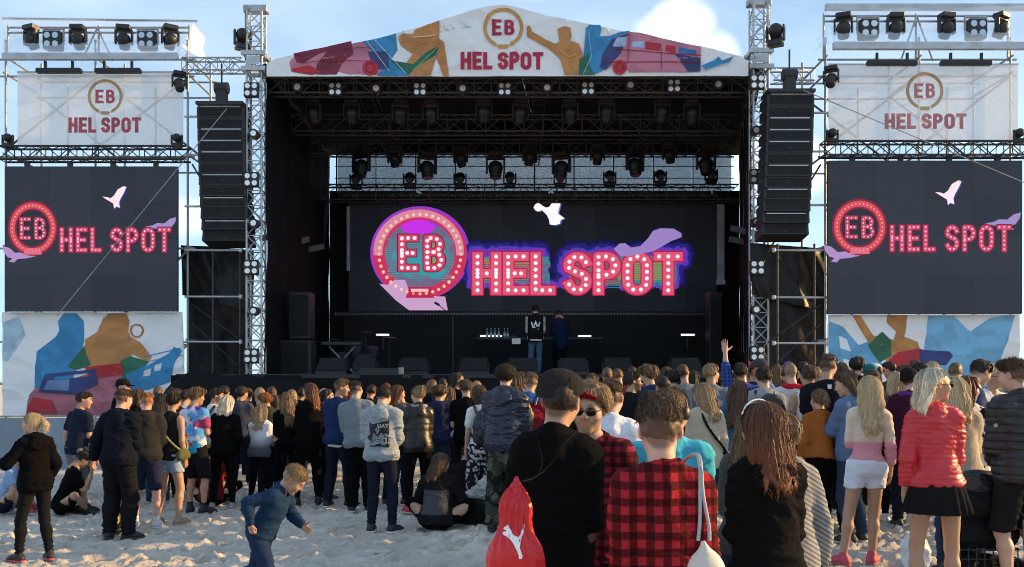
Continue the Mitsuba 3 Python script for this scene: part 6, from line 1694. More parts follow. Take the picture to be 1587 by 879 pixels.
k = person('woman with dark red hair and black and white floral blouse looking right', 1500, 583, d=8.0, yaw=-18, head=(-52, 0, 0), sex='f', q=1, hair=('shoulder', 'darkred'), upper=('shirt', (.5, .5, .5), 'm_floral'), lower=('jeans', DJ), arms=('down', 'down'), lips=(.35, .05, .06))
strapbag(k, (.24, .015, .03), 'dark red leather handbag at the hip of the floral blouse', strapcol=(.05, .01, .01), sd=1, z=1.14, size=(.08, .14, .13), x=.22, mat='m_nylon')
person('tall man in dark blue T-shirt with short dark hair bending his head down', 1508, 554, d=9.0, yaw=-120, head=(40, 30, 0), q=1, hair=('short', 'dark'), upper=('tee', (.03, .045, .10)), lower=('jeans', JEAN), arms=('front', 'down'), skin='tan')
person('man with white blond hair, sunglasses and white T-shirt behind the dark blue T-shirt', 1527, 564, d=9.8, yaw=-158, head=(0, 2, 0), q=1, hair=('short', 'platinum'), glasses='face', upper=('tee', WHT), lower=('shorts', BLUEJ), arms=('down', 'cross'), skin='tan')
k = person('blonde woman in beige jacket with thin black strap across her back', 1093, 594, d=9.4, yaw=8, head=(28, 4, 0), sex='f', q=1, hair=('long', 'dblond'), upper=('jacket', BEI), lower=('slim', JEAN), arms=('front', 'down'))
strapbag(k, (.012, .012, .012), 'small black bag on a thin strap worn by the beige jacket woman', sd=1, z=.98, size=(.04, .09, .07))
person('young woman with long brown hair, blue denim jacket and white denim shorts', 1138, 589, d=9.9, yaw=-6, head=(-6, 2, 0), sex='f', q=1, hair=('longer', 'brown'), upper=('cropjacket', (.045, .10, .19)), lower=('minishorts', WHT), hem=.78, arms=('front', 'front'), skin='tan', shoes=SNW)
person('man in slate blue T-shirt with short blond hair and sunglasses looking right', 1108, 563, d=11.6, yaw=-12, head=(-48, 0, 0), q=1, hair=('short', 'dblond'), glasses='face', upper=('tee', (.13, .16, .20)), lower=('jeans', JEAN), arms=('front', 'down'), skin='tan')
k = person('man in light grey hoodie with dark hair and black backpack', 1180, 568, d=10.6, yaw=-14, head=(10, 2, 0), q=1, hair=('short', 'dark'), upper=('sweater', (.26, .27, .28)), lower=('jeans', DJ), arms=('down', 'front'), collar='hood')
backpack(k, (.015, .015, .017), 'large black backpack on the light grey hoodie', w=.17, h=.26, side=.06)
person('man raising one bare forearm above the crowd, in blue checked shirt', 1157, 562, d=12.3, yaw=0, head=(0, -6, 0), q=1, hair=('short', 'dark'), upper=('shirt', (.05, .08, .3), 'm_checks'), sleeve=1.25, lower=('jeans', DJ), arms=(((.0, .06, .56), (.6, .4, -.2), (0, 1, .3), 'open'), 'down'))
person('man with red cap beside the raised blue checked sleeve', 1170, 561, d=13.0, yaw=-20, head=(-20, 0, 0), q=1, hair=('short', 'dark'), cap=('cap', (.52, .03, .04), (.52, .03, .04), 40), upper=('tee', NAV2), lower=('jeans', DJ))
person('man with dark cap and tanned face looking left, behind the black backpack', 1192, 557, d=12.6, yaw=60, head=(30, 4, 0), q=1, hair=('fade', 'dark'), cap=('cap', (.05, .05, .055), (.05, .05, .055), 0), upper=('tee', (.09, .17, .33)), lower=('jeans', DJ), skin='tan')

scene['m_purple'] = two(prin((.10, .05, .28), .5))
person('man with cropped fair hair wearing purple headphones and a red scarf', 1227, 562, d=11.4, yaw=0, head=(6, 2, 0), q=1, hair=('buzz', 'dblond'), phones='m_purple', upper=('tee', (.5, .5, .52)), lower=('jeans', DJ), scarf=(.45, .02, .03), skin='fair')
k = person('man in white sleeveless vest with brown hair and bare tanned arms', 1252, 566, d=10.4, yaw=-4, head=(4, 2, 0), q=1, hair=('short', 'brown'), upper=('tank', WHT), lower=('jeans', JEAN), arms=('down', 'front'), skin='tan')
strapbag(k, (.20, .07, .025), 'brown leather waist bag on the white vest', sd=-1, z=1.0, size=(.07, .13, .05), x=.05, y=-.14, name='waist_bag')
person('curly light brown haired tall man in navy jacket looking left, centre of the crowd', 1014, 562, d=11.8, yaw=24, head=(38, 2, 0), q=1, hair=('curly', 'lbrown'), upper=('jacket', NAV2), lower=('jeans', DJ), arms=('front', 'down'))
person('bearded man with sunglasses looking right, lit by the sun, right of the white shirt', 981, 576, d=10.8, yaw=-40, head=(-38, 2, 0), q=1, hair=('short', 'dark'), beard=.8, glasses='face', upper=('jacket', BLK2), lower=('jeans', DJ), arms=('front', 'front'), skin='tan')
person('woman with dark long hair just right of the white shirt', 1003, 606, d=8.6, yaw=-12, head=(-20, 8, 0), sex='f', q=1, hair=('long', 'dark'), upper=('jacket', BLK2), lower=('jeans', DJ), arms=('front', 'front'))
person('woman in dark top with brown hair just left of the white shirt, half hidden', 925, 600, d=8.8, yaw=10, head=(-10, 4, 0), sex='f', q=1, hair=('shoulder', 'brown'), upper=('sweater', MAR), lower=('jeans', DJ), arms=('front', 'front'))
person('woman in sunglasses with curly blond hair facing the camera, in pale blue top', 1136, 572, d=12.8, yaw=165, head=(0, 6, 0), sex='f', q=1, hair=('curly', 'dblond'), glasses='face', upper=('tee', (.30, .42, .62)), lower=('jeans', JEAN), arms=('front', 'cross'), skin='fair')

# ------------------------------------------------------------------ left side, front row
girl = person('girl with blonde ponytail and black hooded jacket holding out one open hand', 55, 640, feet=869, yaw=52, head=(34, 2, 0), sex='f', q=0, hair=('ponytail', 'blond'), upper=('jacket', BLK), collar='hood', lower=('slim', (.011, .011, .012)), arms=(((.10, .34, -.22), (.5, -.6, -.6), (0, .1, .95), 'open'), 'pocket'),
       legs=((-.16, .08, 0, .3), (.14, -.06, 0, -.2)), shoes=('shoe', (.02, .015, .017), (.45, .08, .12)), skin='light')
person('man in dark navy hoodie and loose black jeans standing with his back turned', 184, 603, feet=835, yaw=-4, head=(-18, 8, 0), q=0, hair=('fade', 'brown'), upper=('hoodie', (.008, .010, .016)), lower=('baggy', (.011, .011, .013)), arms=(((.22, .16, -.46), (.6, -.8, 0), (-1, 0, .1), 'relaxed'), 'front'),
       legs=stand(.13, .13, .3, -.7, .02, -.03), shoes=SNB, lean=6, skin='red')
person('ginger man in faded black hoodie and navy shorts, bare legs with white socks', 226, 608, feet=818, yaw=20, head=(25, 12, 0), q=1, hair=('fade', 'ginger'), upper=('hoodie', (.026, .025, .024)), lower=('shorts', (.020, .024, .050)), arms=('front', 'frontlow'), shoes=('shoe', (.5, .5, .5), (.6, .6, .6)), cuffs=(.6, .6, .6), skin='red')
k = person('woman in black sleeveless top and pale denim shorts with bare arms and legs', 262, 606, feet=812, yaw=-8, head=(10, 4, 0), sex='f', q=1, hair=('bun', 'dark'), upper=('tank', (.014, .014, .015)), lower=('minishorts', (.30, .38, .48)), hem=.70, arms=('front', 'down'), skin='tan', shoes=('shoe', (.30, .20, .15), (.35, .28, .2)), build=1.08)
strapbag(k, (.10, .10, .04), 'olive bag on a yellow-green strap slung across the black sleeveless top', strapcol=(.30, .29, .12), sd=1, z=.98, size=(.05, .11, .08))
person('man in tie-dyed blue purple and white T-shirt with curly brown hair and black shorts', 301, 597, feet=796, yaw=-10, head=(-24, 4, 0), q=1, hair=('curly', 'lbrown'), upper=('tee', tiedye), lower=('shorts', (.012, .012, .014)), arms=('frontlow', 'front'), skin='tan', shoes=SNB, cuffs=(.02, .02, .02))
person('young woman with straight blonde bob in black jacket and black trousers', 345, 613, feet=790, yaw=-4, head=(-6, 2, 0), sex='f', q=1, hair=('shoulder', 'platinum'), upper=('jacket', BLK), lower=('slim', BLK), arms=('front', 'pocket'), shoes=('shoe', (.25, .25, .26), (.6, .6, .6)), build=1.06)
k = person('man with earphones and dark hair in white T-shirt looking right, by the tie-dyed T-shirt', 327, 601, d=13.8, yaw=-40, head=(-38, 0, 0), q=1, hair=('short', 'dark'), beard=.5, upper=('tee', WHT), lower=('jeans', DJ), skin='tan')
backpack(k, (.012, .012, .014), 'black backpack on the white T-shirt next to the tie-dyed T-shirt')
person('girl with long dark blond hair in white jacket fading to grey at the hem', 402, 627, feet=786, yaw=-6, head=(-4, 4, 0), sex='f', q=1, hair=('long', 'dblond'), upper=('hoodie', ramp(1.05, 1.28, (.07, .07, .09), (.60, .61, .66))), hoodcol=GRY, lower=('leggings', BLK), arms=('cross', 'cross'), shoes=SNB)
person('ginger haired boy in dark green jacket looking left, behind the long dark blond hair', 419, 607, d=14.6, yaw=30, head=(36, 6, 0), q=1, hair=('messy', 'ginger'), upper=('jacket', (.03, .04, .03)), lower=('jeans', DJ))
person('woman with very long straight brown hair and black top facing left', 446, 608, d=13.9, yaw=14, head=(20, 0, 0), sex='f', q=1, hair=('longer', 'lbrown'), upper=('sweater', BLK), lower=('slim', BLK), arms=('front', 'front'))
person('brown haired girl in light grey sweater left of the very long brown hair', 428, 613, d=15.2, yaw=0, sex='f', q=1, hair=('shoulder', 'brown'), upper=('sweater', (.28, .28, .32)), lower=('jeans', DJ))
person('woman with auburn hair in long black coat turning her pale face left', 478, 594, feet=782, yaw=22, head=(48, 0, 0), sex='f', q=1, hair=('long', 'auburn'), upper=('coat', BLK), lower=('slim', BLK), arms=('front', 'phone'), skin='fair', shoes=SNB)
person('dark haired woman with sunlit face looking right, behind the blue sweater', 500, 603, d=14.2, yaw=-50, head=(-40, 0, 0), sex='f', q=1, hair=('shoulder', 'dark'), upper=('jacket', BLK2), lower=('jeans', DJ), skin='light')
person('smiling man in navy blue sweater with white shirt hem, head turned right', 523, 586, feet=786, yaw=-12, head=(-56, 6, 0), q=1, hair=('quiff', 'lbrown'), upper=('sweater', (.016, .030, .095)), lower=('jeans', DJ), arms=('front', 'front'), skin='tan', shoes=SNK)
k = PEOPLE[-1]
k.put('shirt_hem', skin_mesh([el(k.up(0, -.006, .93), np.array([.172, .128, .2]) * k.s, .03)], .02, [zcut(k, .845), zcut(k, .90, True)]), WHT, 'm_cloth')
person('man in plain grey-blue sweatshirt and black trousers beside the printed hoodie', 556, 590, feet=793, yaw=-2, head=(-12, 2, 0), q=1, hair=('fade', 'dark'), upper=('sweater', (.17, .20, .23)), lower=('baggy', BLK), arms=('front', 'front'), shoes=SNK, build=1.05)
prt = person('man in light grey hoodie with a black printed patch on the back', 591, 597, feet=825, yaw=-8, head=(-6, 24, 0), q=0, hair=('short', 'dark'), upper=('hoodie', (.27, .31, .34)), lower=('slim', (.012, .015, .028)), arms=('front', 'front'), shoes=('shoe', (.02, .02, .022), (.62, .62, .6)), legs=stand(.13, .14, .1, -.5), build=1.05)
person('girl with red-brown hair in dark grey sweater right beside the printed hoodie', 613, 597, d=13.4, yaw=-34, head=(-40, 4, 0), sex='f', q=1, hair=('long', 'auburn'), upper=('sweater', GRY), lower=('jeans', DJ))
person('woman in short black jacket with blond hair bun and pale pink scarf', 648, 597, feet=795, yaw=18, head=(30, 4, 0), sex='f', q=1, hair=('bun', 'dblond'), upper=('puffer', BLK), puff=.09, lower=('slim', BLK), arms=('front', 'front'), scarf=(.34, .24, .25), shoes=('shoe', (.45, .03, .08), (.5, .5, .5)))
person('boy in dark blue hooded sweatshirt and jeans right of the pale pink scarf', 679, 595, d=13.8, yaw=-6, head=(-12, 2, 0), q=1, hair=('messy', 'brown'), upper=('hoodie', (.018, .024, .065)), lower=('jeans', JEAN), arms=('front', 'front'))
person('woman with straight light brown hair and pale blue blouse behind the dark blue hooded sweatshirt', 700, 600, d=14.6, yaw=0, sex='f', q=1, hair=('shoulder', 'lbrown'), upper=('tee', (.34, .40, .52)), lower=('jeans', DJ))
person('bearded man with long dark hair and sunlit face looking right, taller than those around', 705, 578, d=15.2, yaw=-40, head=(-40, 0, 0), q=1, hair=('shoulder', 'dark'), beard=.8, upper=('sweater', BLK), lower=('jeans', DJ), skin='tan')
person('man in black T-shirt with messy dark brown hair, left of the white T-shirt', 722, 588, d=13.2, yaw=-4, head=(4, 2, 0), q=1, hair=('short', 'brown'), upper=('tee', BLK), lower=('jeans', BLK2), arms=('front', 'front'))
k = person('girl in white T-shirt and patterned leggings behind the tall man', 747, 597, d=12.2, yaw=8, head=(8, 4, 0), sex='f', q=1, hair=('bob', 'brown'), upper=('tee', WHT), lower=('baggy', (.2, .2, .2), 'm_pattern'), arms=('down', 'front'))
backpack(k, (.020, .026, .042), 'dark navy backpack on the white T-shirt left of the tall man', w=.16, h=.25)
k = person('tall man with curly black hair in shiny navy windbreaker and grey camouflage trousers', 781, 562, d=10.7, yaw=-16, head=(8, 6, 0), q=0, hair=('curly', 'dark'), upper=('windbreaker', (.014, .018, .040)), lower=('baggy', (.06, .06, .05), 'm_camo'), arms=('front', 'front'), shoes=SNB, build=1.03)
k = person('person in red jacket with blue collar and short brown hair beside the tall windbreaker man', 816, 577, d=11.6, yaw=-6, head=(0, 2, 0), q=1, hair=('fade', 'lbrown'), upper=('jacket', lambda v: np.where(v[:, 2:] > 1.44, np.array([.03, .10, .30]), np.array([.22, .015, .03]))), lower=('jeans', DJ), arms=('front', 'front'))
backpack(k, (.085, .075, .055), 'olive grey backpack with silver clip on the red jacket', w=.17, h=.24, side=-.08)
person('woman with brown hair and pale profile turned left, behind the tall windbreaker man', 796, 579, d=13.4, yaw=30, head=(44, 0, 0), sex='f', q=1, hair=('shoulder', 'brown'), upper=('jacket', BLK2), lower=('jeans', DJ), skin='light')
person('man in navy polo shirt and grey shorts walking behind the blonde ponytail girl', 119, 607, d=13.0, yaw=-20, head=(-52, 2, 0), q=1, hair=('short', 'dark'), upper=('tee', (.014, .018, .035)), lower=('shorts', (.16, .17, .19)), arms=('down', 'front'), skin='tan', shoes=SNB)
person('man in black cap and black top looking right, in front of the left painted banner', 181, 588, d=14.6, yaw=-55, head=(-35, 0, 0), q=1, hair=('crop', 'dark'), cap=('cap', (.012, .012, .013), (.012, .012, .013), 0), upper=('tee', BLK), lower=('jeans', DJ), skin='red')
person('man with dark quiff and sunlit face looking towards the camera, behind the black sleeveless top', 256, 599, d=14.4, yaw=-150, head=(10, 2, 0), q=1, hair=('quiff', 'dark'), upper=('jacket', BLK2), lower=('jeans', DJ), skin='tan')

# ------------------------------------------------------------------ sitting on the sand
person('brown haired woman in grey and black fleece jacket sitting on the sand', 676, 700, d=11.1, yaw=-12, head=(-30, 10, 0), sex='f', q=0, H=1.70, sit=True, legs=XL, hair=('long', 'brown'), upper=('jacket', lambda v: np.where((v[:, 2:] < .52) & (v[:, 2:] > .22) & (np.abs(v[:, :1]) < .17), np.array([.065, .068, .078]), np.array([.013, .013, .015]))), lower=('jeans', BLK), arms=('knee', 'knee'), shoes=SNK, lean=14, build=1.16, over=.86)
person('man in black jacket sitting on the sand behind the fleece jacket', 714, 693, d=12.4, yaw=-14, head=(-8, 18, 0), q=1, H=1.74, sit=True, legs=KU, hair=('short', 'dark'), upper=('jacket', BLK2), lower=('jeans', BLK), arms=('knee', 'knee'), shoes=SNK, lean=22)
person('man in black T-shirt sitting cross-legged on the sand, sipping with bowed head', 96, 722, d=12.8, yaw=-70, head=(10, 22, 0), q=1, H=1.72, sit=True, legs=XL, hair=('short', 'dark'), upper=('tee', BLK), lower=('shorts', BLK), arms=('chin', 'chin'), skin='tan', shoes=SNB, lean=20)
person('man in light blue T-shirt sitting on the sand, cut by the left edge', 8, 715, d=12.9, yaw=-80, head=(0, 10, 0), q=1, H=1.72, sit=True, legs=XL, hair=('short', 'brown'), upper=('tee', (.22, .32, .52)), lower=('shorts', DJ), arms=('knee', 'knee'), skin='tan', shoes=('shoe', (.4, .05, .08), (.5, .5, .5)), lean=16)
person('person in red hooded top sitting on the sand among the legs near the tie-dyed T-shirt', 327, 722, d=13.6, yaw=10, head=(0, 16, 0), q=1, H=1.66, sit=True, legs=XL, hair=('short', 'dark'), upper=('hoodie', (.16, .02, .02)), lower=('jeans', BLK), arms=('knee', 'knee'), lean=18)
solo('draped_jacket', 'pale grey jacket spread over dark bags on the sand, right of the sitting pair', 'jacket', folds(skin_mesh([rc((P(724, 0, 11.6)[0], 11.6, .16), (P(758, 0, 11.6)[0], 11.6, .34), .10, .12, .1), rc((P(758, 0, 11.6)[0], 11.6, .34), (P(766, 0, 11.6)[0], 11.7, .12), .12, .09, .1)], .018), .03, 8), paint((.46, .46, .45)), True)
solo('dark_bag', 'black bag lying on the sand under the pale grey jacket', 'bag', folds(skin_mesh([el((P(738, 0, 11.4)[0], 11.45, .04), (.24, .16, .17), .05)], .018), .02, 9), 'm_drape', True)
solo('sling_bag', 'black and yellow-green bag lying between the feet of the dark navy hoodie man', 'bag', folds(skin_mesh([el((P(176, 0, 11.2)[0], 11.25, -.02), (.10, .08, .22), .05)], .014, [lambda X, Y, Z: -.28 - Z + 0 * X * Y]), .02, 9), 'm_plastic', True)
solo('yellow_cloth', 'yellow-green cloth strip on the bag between the feet of the dark navy hoodie man', 'cloth', folds(skin_mesh([rc((P(178, 0, 11.1)[0], 11.14, .18), (P(179, 0, 11.1)[0], 11.12, -.02), .035, .03, .02), rc((P(179, 0, 11.1)[0], 11.12, -.02), (P(171, 0, 11.1)[0], 11.12, -.14), .03, .014, .02)], .012), .01, 5), paint((.36, .38, .06)), True)

# ------------------------------------------------------------------ the crowd behind: each head seen in the photograph
far = [
 (201, 600, 16.0, 'm', 'short', 'dark', 'jacket', BLK2, 0, 'man with dark hair in black jacket right of the black cap man'),
 (214, 603, 15.0, 'f', 'shoulder', 'brown', 'jacket', BLK2, 0, 'brown haired woman between the ginger man and the painted banner'),
 (238, 599, 16.4, 'm', 'short', 'lbrown', 'hoodie', GRY, 10, 'man with light brown hair left of the dark quiff'),
 (243, 610, 13.6, 'f', 'long', 'dark', 'jacket', BLK, 20, 'woman with long black hair right of the ginger man'),
 (274, 602, 15.8, 'f', 'long', 'dark', 'jacket', BLK2, 0, 'dark long haired woman right of the dark quiff'),
 (285, 604, 14.6, 'm', 'short', 'dark', 'tee', (.45, .5, .6), -30, 'dark haired man in pale T-shirt just left of the tie-dyed T-shirt'),
 (349, 598, 16.2, 'm', 'short', 'dark', 'jacket', NAV, 0, 'man with dark hair above the straight blonde bob'),
 (371, 598, 15.6, 'm', 'messy', 'dark', 'hoodie', (.05, .055, .08), -10, 'man with messy dark hair and blue-grey hood right of the blonde bob'),
 (386, 602, 16.8, 'm', 'short', 'brown', 'jacket', BLK2, 30, 'brown haired man left of the ginger boy'),
 (405, 600, 16.6, 'f', 'long', 'dblond', 'jacket', BLK2, 0, 'dark blond long haired woman above the ginger boy'),
 (421, 599, 17.4, 'f', 'shoulder', 'brown', 'jacket', MAR, 0, 'brown haired woman in maroon jacket above the ginger boy'),
 (455, 604, 16.2, 'f', 'long', 'dblond', 'sweater', GRY, 0, 'dark blond woman right of the very long brown hair'),
 (463, 601, 17.2, 'm', 'short', 'dark', 'jacket', BLK, 0, 'dark haired man left of the auburn woman'),
 (506, 602, 16.0, 'f', 'bob', 'platinum', 'jacket', BLK2, 0, 'pale blond bob left of the blue sweater man'),
 (543, 598, 15.4, 'f', 'shoulder', 'darkred', 'jacket', MAR, -40, 'woman with red cheeks and dark red hair right of the blue sweater man'),
 (573, 596, 15.8, 'm', 'short', 'dark', 'jacket', BLK2, 0, 'dark haired man between the two grey sweatshirts'),
 (600, 594, 16.4, 'm', 'short', 'darkred', 'jacket', BLK2, 0, 'man with reddish dark hair above the printed hoodie'),
 (627, 600, 15.2, 'm', 'short', 'dark', 'tee', GRY, 40, 'pale dark haired boy left of the blond hair bun'),
 (665, 588, 16.0, 'f', 'bob', 'lbrown', 'jacket', BLK2, 0, 'light brown bob above the blond hair bun'),
 (690, 586, 17.2, 'm', 'short', 'dark', 'jacket', NAV, 0, 'dark haired man left of the tall bearded man'),
 (738, 590, 15.4, 'f', 'long', 'dblond', 'jacket', BLK2, -20, 'dark blond woman behind the black T-shirt'),
 (803, 577, 15.0, 'f', 'long', 'auburn', 'sweater', BEI, -40, 'auburn haired woman left of the red jacket'),
 (828, 590, 14.0, 'f', 'shoulder', 'dblond', 'jacket', BEI, 20, 'dark blond woman right of the red jacket'),
 (856, 582, 16.0, 'm', 'short', 'brown', 'jacket', NAV, 0, 'brown haired man hidden behind the black cap'),
 (918, 578, 14.6, 'm', 'messy', 'brown', 'jacket', BLK2, 0, 'messy brown haired man right of the sunglasses man'),
 (935, 570, 15.2, 'm', 'short', 'lbrown', 'tee', KHA, -10, 'light brown haired man above the white shirt'),
 (943, 584, 12.6, 'm', 'short', 'brown', 'jacket', BLK2, 10, 'brown haired man right above the white shirt'),
 (963, 571, 15.4, 'm', 'short', 'lbrown', 'tee', MAR, 0, 'sandy haired man in maroon T-shirt above the white shirt'),
 (978, 568, 17.0, 'm', 'short', 'brown', 'jacket', BLK2, 0, 'brown haired man behind the bearded sunglasses man'),
 (995, 574, 14.0, 'f', 'shoulder', 'dark', 'jacket', BLK, -10, 'dark haired woman left of the curly tall man'),
 (1028, 568, 14.4, 'f', 'long', 'brown', 'jacket', KHA, -10, 'long brown haired woman right of the curly tall man'),
 (1046, 570, 13.4, 'm', 'curly', 'dark', 'jacket', BLK2, 0, 'man with curly black hair above the black headphones'),
 (1040, 582, 11.0, 'm', 'short', 'dark', 'jacket', (.05, .03, .025), 15, 'dark haired man left of the curly black hair, above the headphones'),
 (1066, 565, 13.4, 'm', 'short', 'brown', 'tee', (.22, .24, .25), -20, 'brown haired man in grey T-shirt left of the slate blue T-shirt'),
 (1078, 574, 15.2, 'f', 'long', 'dark', 'jacket', BLK, 0, 'dark long haired woman behind the beige jacket woman'),
 (1122, 575, 14.8, 'f', 'curly', 'brown', 'jacket', BLK2, 0, 'woman with curly brown hair left of the pale blue top'),
 (1150, 580, 14.4, 'f', 'long', 'brown', 'sweater', GRY, 0, 'brown haired woman below the raised forearm'),
 (1201, 566, 13.6, 'f', 'long', 'lbrown', 'jacket', BLK2, -10, 'light brown long haired woman right of the dark cap'),
 (1240, 560, 14.6, 'm', 'short', 'dark', 'jacket', BLK2, 0, 'dark haired man between purple headphones and white vest'),
 (1263, 568, 12.4, 'm', 'buzz', 'dblond', 'tee', (.5, .5, .5), -20, 'cropped fair haired man left of the tall black T-shirt'),
 (1303, 562, 13.0, 'f', 'long', 'brown', 'jacket', BLK2, -20, 'brown haired woman right of the tall black T-shirt'),
 (1311, 573, 11.4, 'f', 'shoulder', 'brown', 'jacket', BLK, 0, 'woman with dark shoulder hair behind the sunglasses on hair'),
 (1333, 553, 13.6, 'm', 'messy', 'dark', 'jacket', BLK2, -20, 'man with thick black hair before the right painted banner'),
 (1345, 566, 13.0, 'm', 'short', 'dark', 'jacket', BLK2, 0, 'man wearing a teal green cap before the right painted banner'),
 (1360, 564, 13.4, 'm', 'short', 'dark', 'jacket', BLK2, 0, 'man wearing a white and red cap before the right painted banner'),
 (1358, 573, 11.6, 'f', 'long', 'brown', 'jacket', (.05, .03, .025), 0, 'long brown haired woman under the white and red cap'),
 (1388, 560, 14.6, 'm', 'short', 'dark', 'tee', BLK2, 40, 'dark haired man above the maroon jacket'),
 (1415, 558, 14.4, 'm', 'short', 'brown', 'jacket', BLK2, 20, 'brown haired man above the black beanie'),
 (1430, 562, 13.8, 'f', 'long', 'dark', 'jacket', BLK, 0, 'dark haired woman right of the black beanie'),
 (1446, 560, 14.2, 'f', 'bob', 'blond', 'sweater', BEI, 10, 'blond bob above the red quilted jacket'),
 (1474, 562, 12.4, 'm', 'short', 'lbrown', 'tee', GRY, -30, 'light brown haired man left of the dark blue T-shirt'),
 (1400, 566, 12.0, 'f', 'shoulder', 'brown', 'jacket', BLK2, 0, 'brown shoulder haired woman behind the black beanie'),
]
for x, t, d, sx, hs, hc, uk, uc, yw, lab in far:
    cp = None
    if 'teal' in lab: cp = ('cap', (.015, .13, .12), (.015, .13, .12), 0)
    if 'white and red cap' in lab and 'wearing' in lab: cp = ('cap', (.6, .6, .6), (.5, .03, .04), -60)
    rr = random.Random(x * 31 + t)
    person(lab, x, t, d=d, yaw=yw * .5, head=(yw * .6 + rr.uniform(-14, 14), rr.uniform(-2, 8), rr.uniform(-4, 4)), sex=sx, q=1 if d < 15.3 and hs not in ('short', 'fade') else 2, hair=(hs, hc), cap=cp, upper=(uk, uc), lower=(rr.choice(['jeans', 'slim']), rr.choice([DJ, JEAN, BLK2])),
           arms=rr.choice([('front', 'front'), ('down', 'front'), ('pocket', 'pocket'), ('cross', 'cross')]), shoes=None, skin=rr.choice(['light', 'tan', 'light', 'fair']), build=rr.uniform(.96, 1.06))

# ------------------------------------------------------------------ on the stage
dj1 = person('performer in black jacket with pale sleeves and white zigzag emblem on the back, ripped jeans', 830, 469, at=(P(830, 0, 23)[0], 23.0, zd), H=1.80, yaw=0, head=(0, 16, 0), q=0, hair=('short', 'dark'), upper=('jacket', lambda v: np.where((np.abs(v[:, :1]) > .20) , np.array([.40, .38, .36]), np.array([.010, .010, .011]))), lower=('slim', (.07, .11, .19)), arms=('front', 'front'), shoes=SNB)
person('performer in dark navy jacket bending over the booth table', 869, 476, at=(P(869, 0, 23.6)[0], 23.6, zd), H=1.78, yaw=14, head=(10, 30, 0), q=1, hair=('short', 'dark'), upper=('coat', (.010, .014, .045)), lower=('jeans', BLK), arms=('front', 'front'), lean=16, skin='tan', shoes=SNB)

# ------------------------------------------------------------------ prints on cloth, bags
from scipy.interpolate import LinearNDInterpolator
def written(key):
    v, f, n, _, _ = meshkit.WRITTEN[scene[key]['filename']]
    return np.asarray(v, float), np.asarray(f)
def on_back(k, key, name, mesh2d, mat, off=.004, parent=None):
    """lays a flat shape (x right, y up, in the wearer's frame: metres from the middle, height) on the back of a garment"""
    v, f = written(key)
    l = (v - k.pos) @ k.R
    n = vnormals(trimesh.Trimesh(l, f, process=False))
    use = n[:, 1] < -.2
    it = LinearNDInterpolator(l[use][:, [0, 2]], l[use][:, 1])
    m = mesh2d
    y = it(m.vertices[:, :2])
    y = np.where(np.isnan(y), np.nanmean(y), y) - off - m.vertices[:, 2]
    q = np.c_[m.vertices[:, 0], y, m.vertices[:, 1]]
    return part(parent or key, name, trimesh.Trimesh(k.W_(q), m.faces, process=False), mat, False)
def fine(g, step=.012, t=.002):
    ms = []
    for q in polys(g):
        x0, y0, x1, y1 = q.bounds
        for a in np.arange(x0, x1, step):
            for b in np.arange(y0, y1, step):
                c = q.intersection(sbox(a, b, a + step, b + step))
                for r in polys(c):
                    e = trimesh.creation.extrude_polygon(r, t, engine='earcut'); ms.append(e)
    return cat(ms)
def texts(t, h, x, y, bold=True):
    m = meshkit.text_mesh(t, h, .0015, bold); m = trimesh.Trimesh(*trimesh.remesh.subdivide_to_size(m.vertices, m.faces, .02), process=False); m.vertices[:, 0] += x - (m.vertices[:, 0].max() + m.vertices[:, 0].min()) / 2; m.vertices[:, 1] += y
    return m
k = prt; s = k.s
sg = lambda pts: Polygon([(x * s, z * s) for x, z in pts]).buffer(0)
on_back(k, k.top_key, 'printed_patch', fine(sg([(-.125, 1.36), (-.09, 1.33), (.02, 1.35), (.125, 1.385), (.135, 1.05), (.04, 1.065), (-.10, 1.06), (-.09, 1.12), (-.15, 1.17), (-.10, 1.22)]), .025), paint((.010, .010, .012)), .010)
for t_, h, x, y in (('Jedi', .095, .02, 1.10), ('MAY', .045, .06, 1.29), ('9', .07, .0, 1.22)):
    on_back(k, k.top_key, 'printed_word', texts(t_, h * s, x * s, y * s), paint((.30, .33, .36)), .026)
k = dj1; s = k.s
zig = LineString([(-.11 * s, 1.36 * s), (-.06 * s, 1.20 * s), (0, 1.36 * s), (.06 * s, 1.20 * s), (.11 * s, 1.36 * s)]).buffer(.016 * s, cap_style=2, join_style=2).union(LineString([(-.08 * s, 1.215 * s), (.08 * s, 1.215 * s)]).buffer(.012 * s))
on_back(k, k.top_key, 'zigzag_emblem', fine(zig, .03), 'm_whitebar', .006)
on_back(k, k.top_key, 'hem_band', fine(sg([(-.15, .915), (.15, .915), (.15, .885), (-.15, .885)]), .03), 'm_whitebar', .006)

# red drawstring sack with a leaping cat
k = capman
sackc = P(799, 0, 3.52); 
def sack_prims():
    x, y = sackc[0], sackc[1]
    return [rc((x + .005, y + .02, 1.325), (x, y + .01, 1.22), .008, .046, .03), rc((x, y + .01, 1.22), (x - .003, y, 1.06), .046, .082, .06), rc((x - .04, y, 1.00), (x + .045, y, 1.00), .070, .070, .06), rc((x - .048, y, .90), (x + .052, y, .90), .070, .066, .06)]
sm = skin_mesh(sack_prims(), .008); 
v = np.array(sm.vertices); n_ = vnormals(sm); an = np.arctan2(v[:, 0] - sackc[0], sackc[1] - v[:, 1])
w_ = np.clip((v[:, 2] - 1.02) / .26, 0, 1)
v += n_ * ((.011 * w_ + .002) * np.sin(an * 13 + 2 * np.sin(v[:, 2] * 11) + 1.5 * np.sin(v[:, 2] * 29)))[:, None] * np.clip((1.335 - v[:, 2]) / .16, 0, 1)[:, None]
v += n_ * (.012 * (meshkit.fbm(v * np.array([9, 9, 6]) + 3, 3, 5) - .5))[:, None]
sm.vertices = v
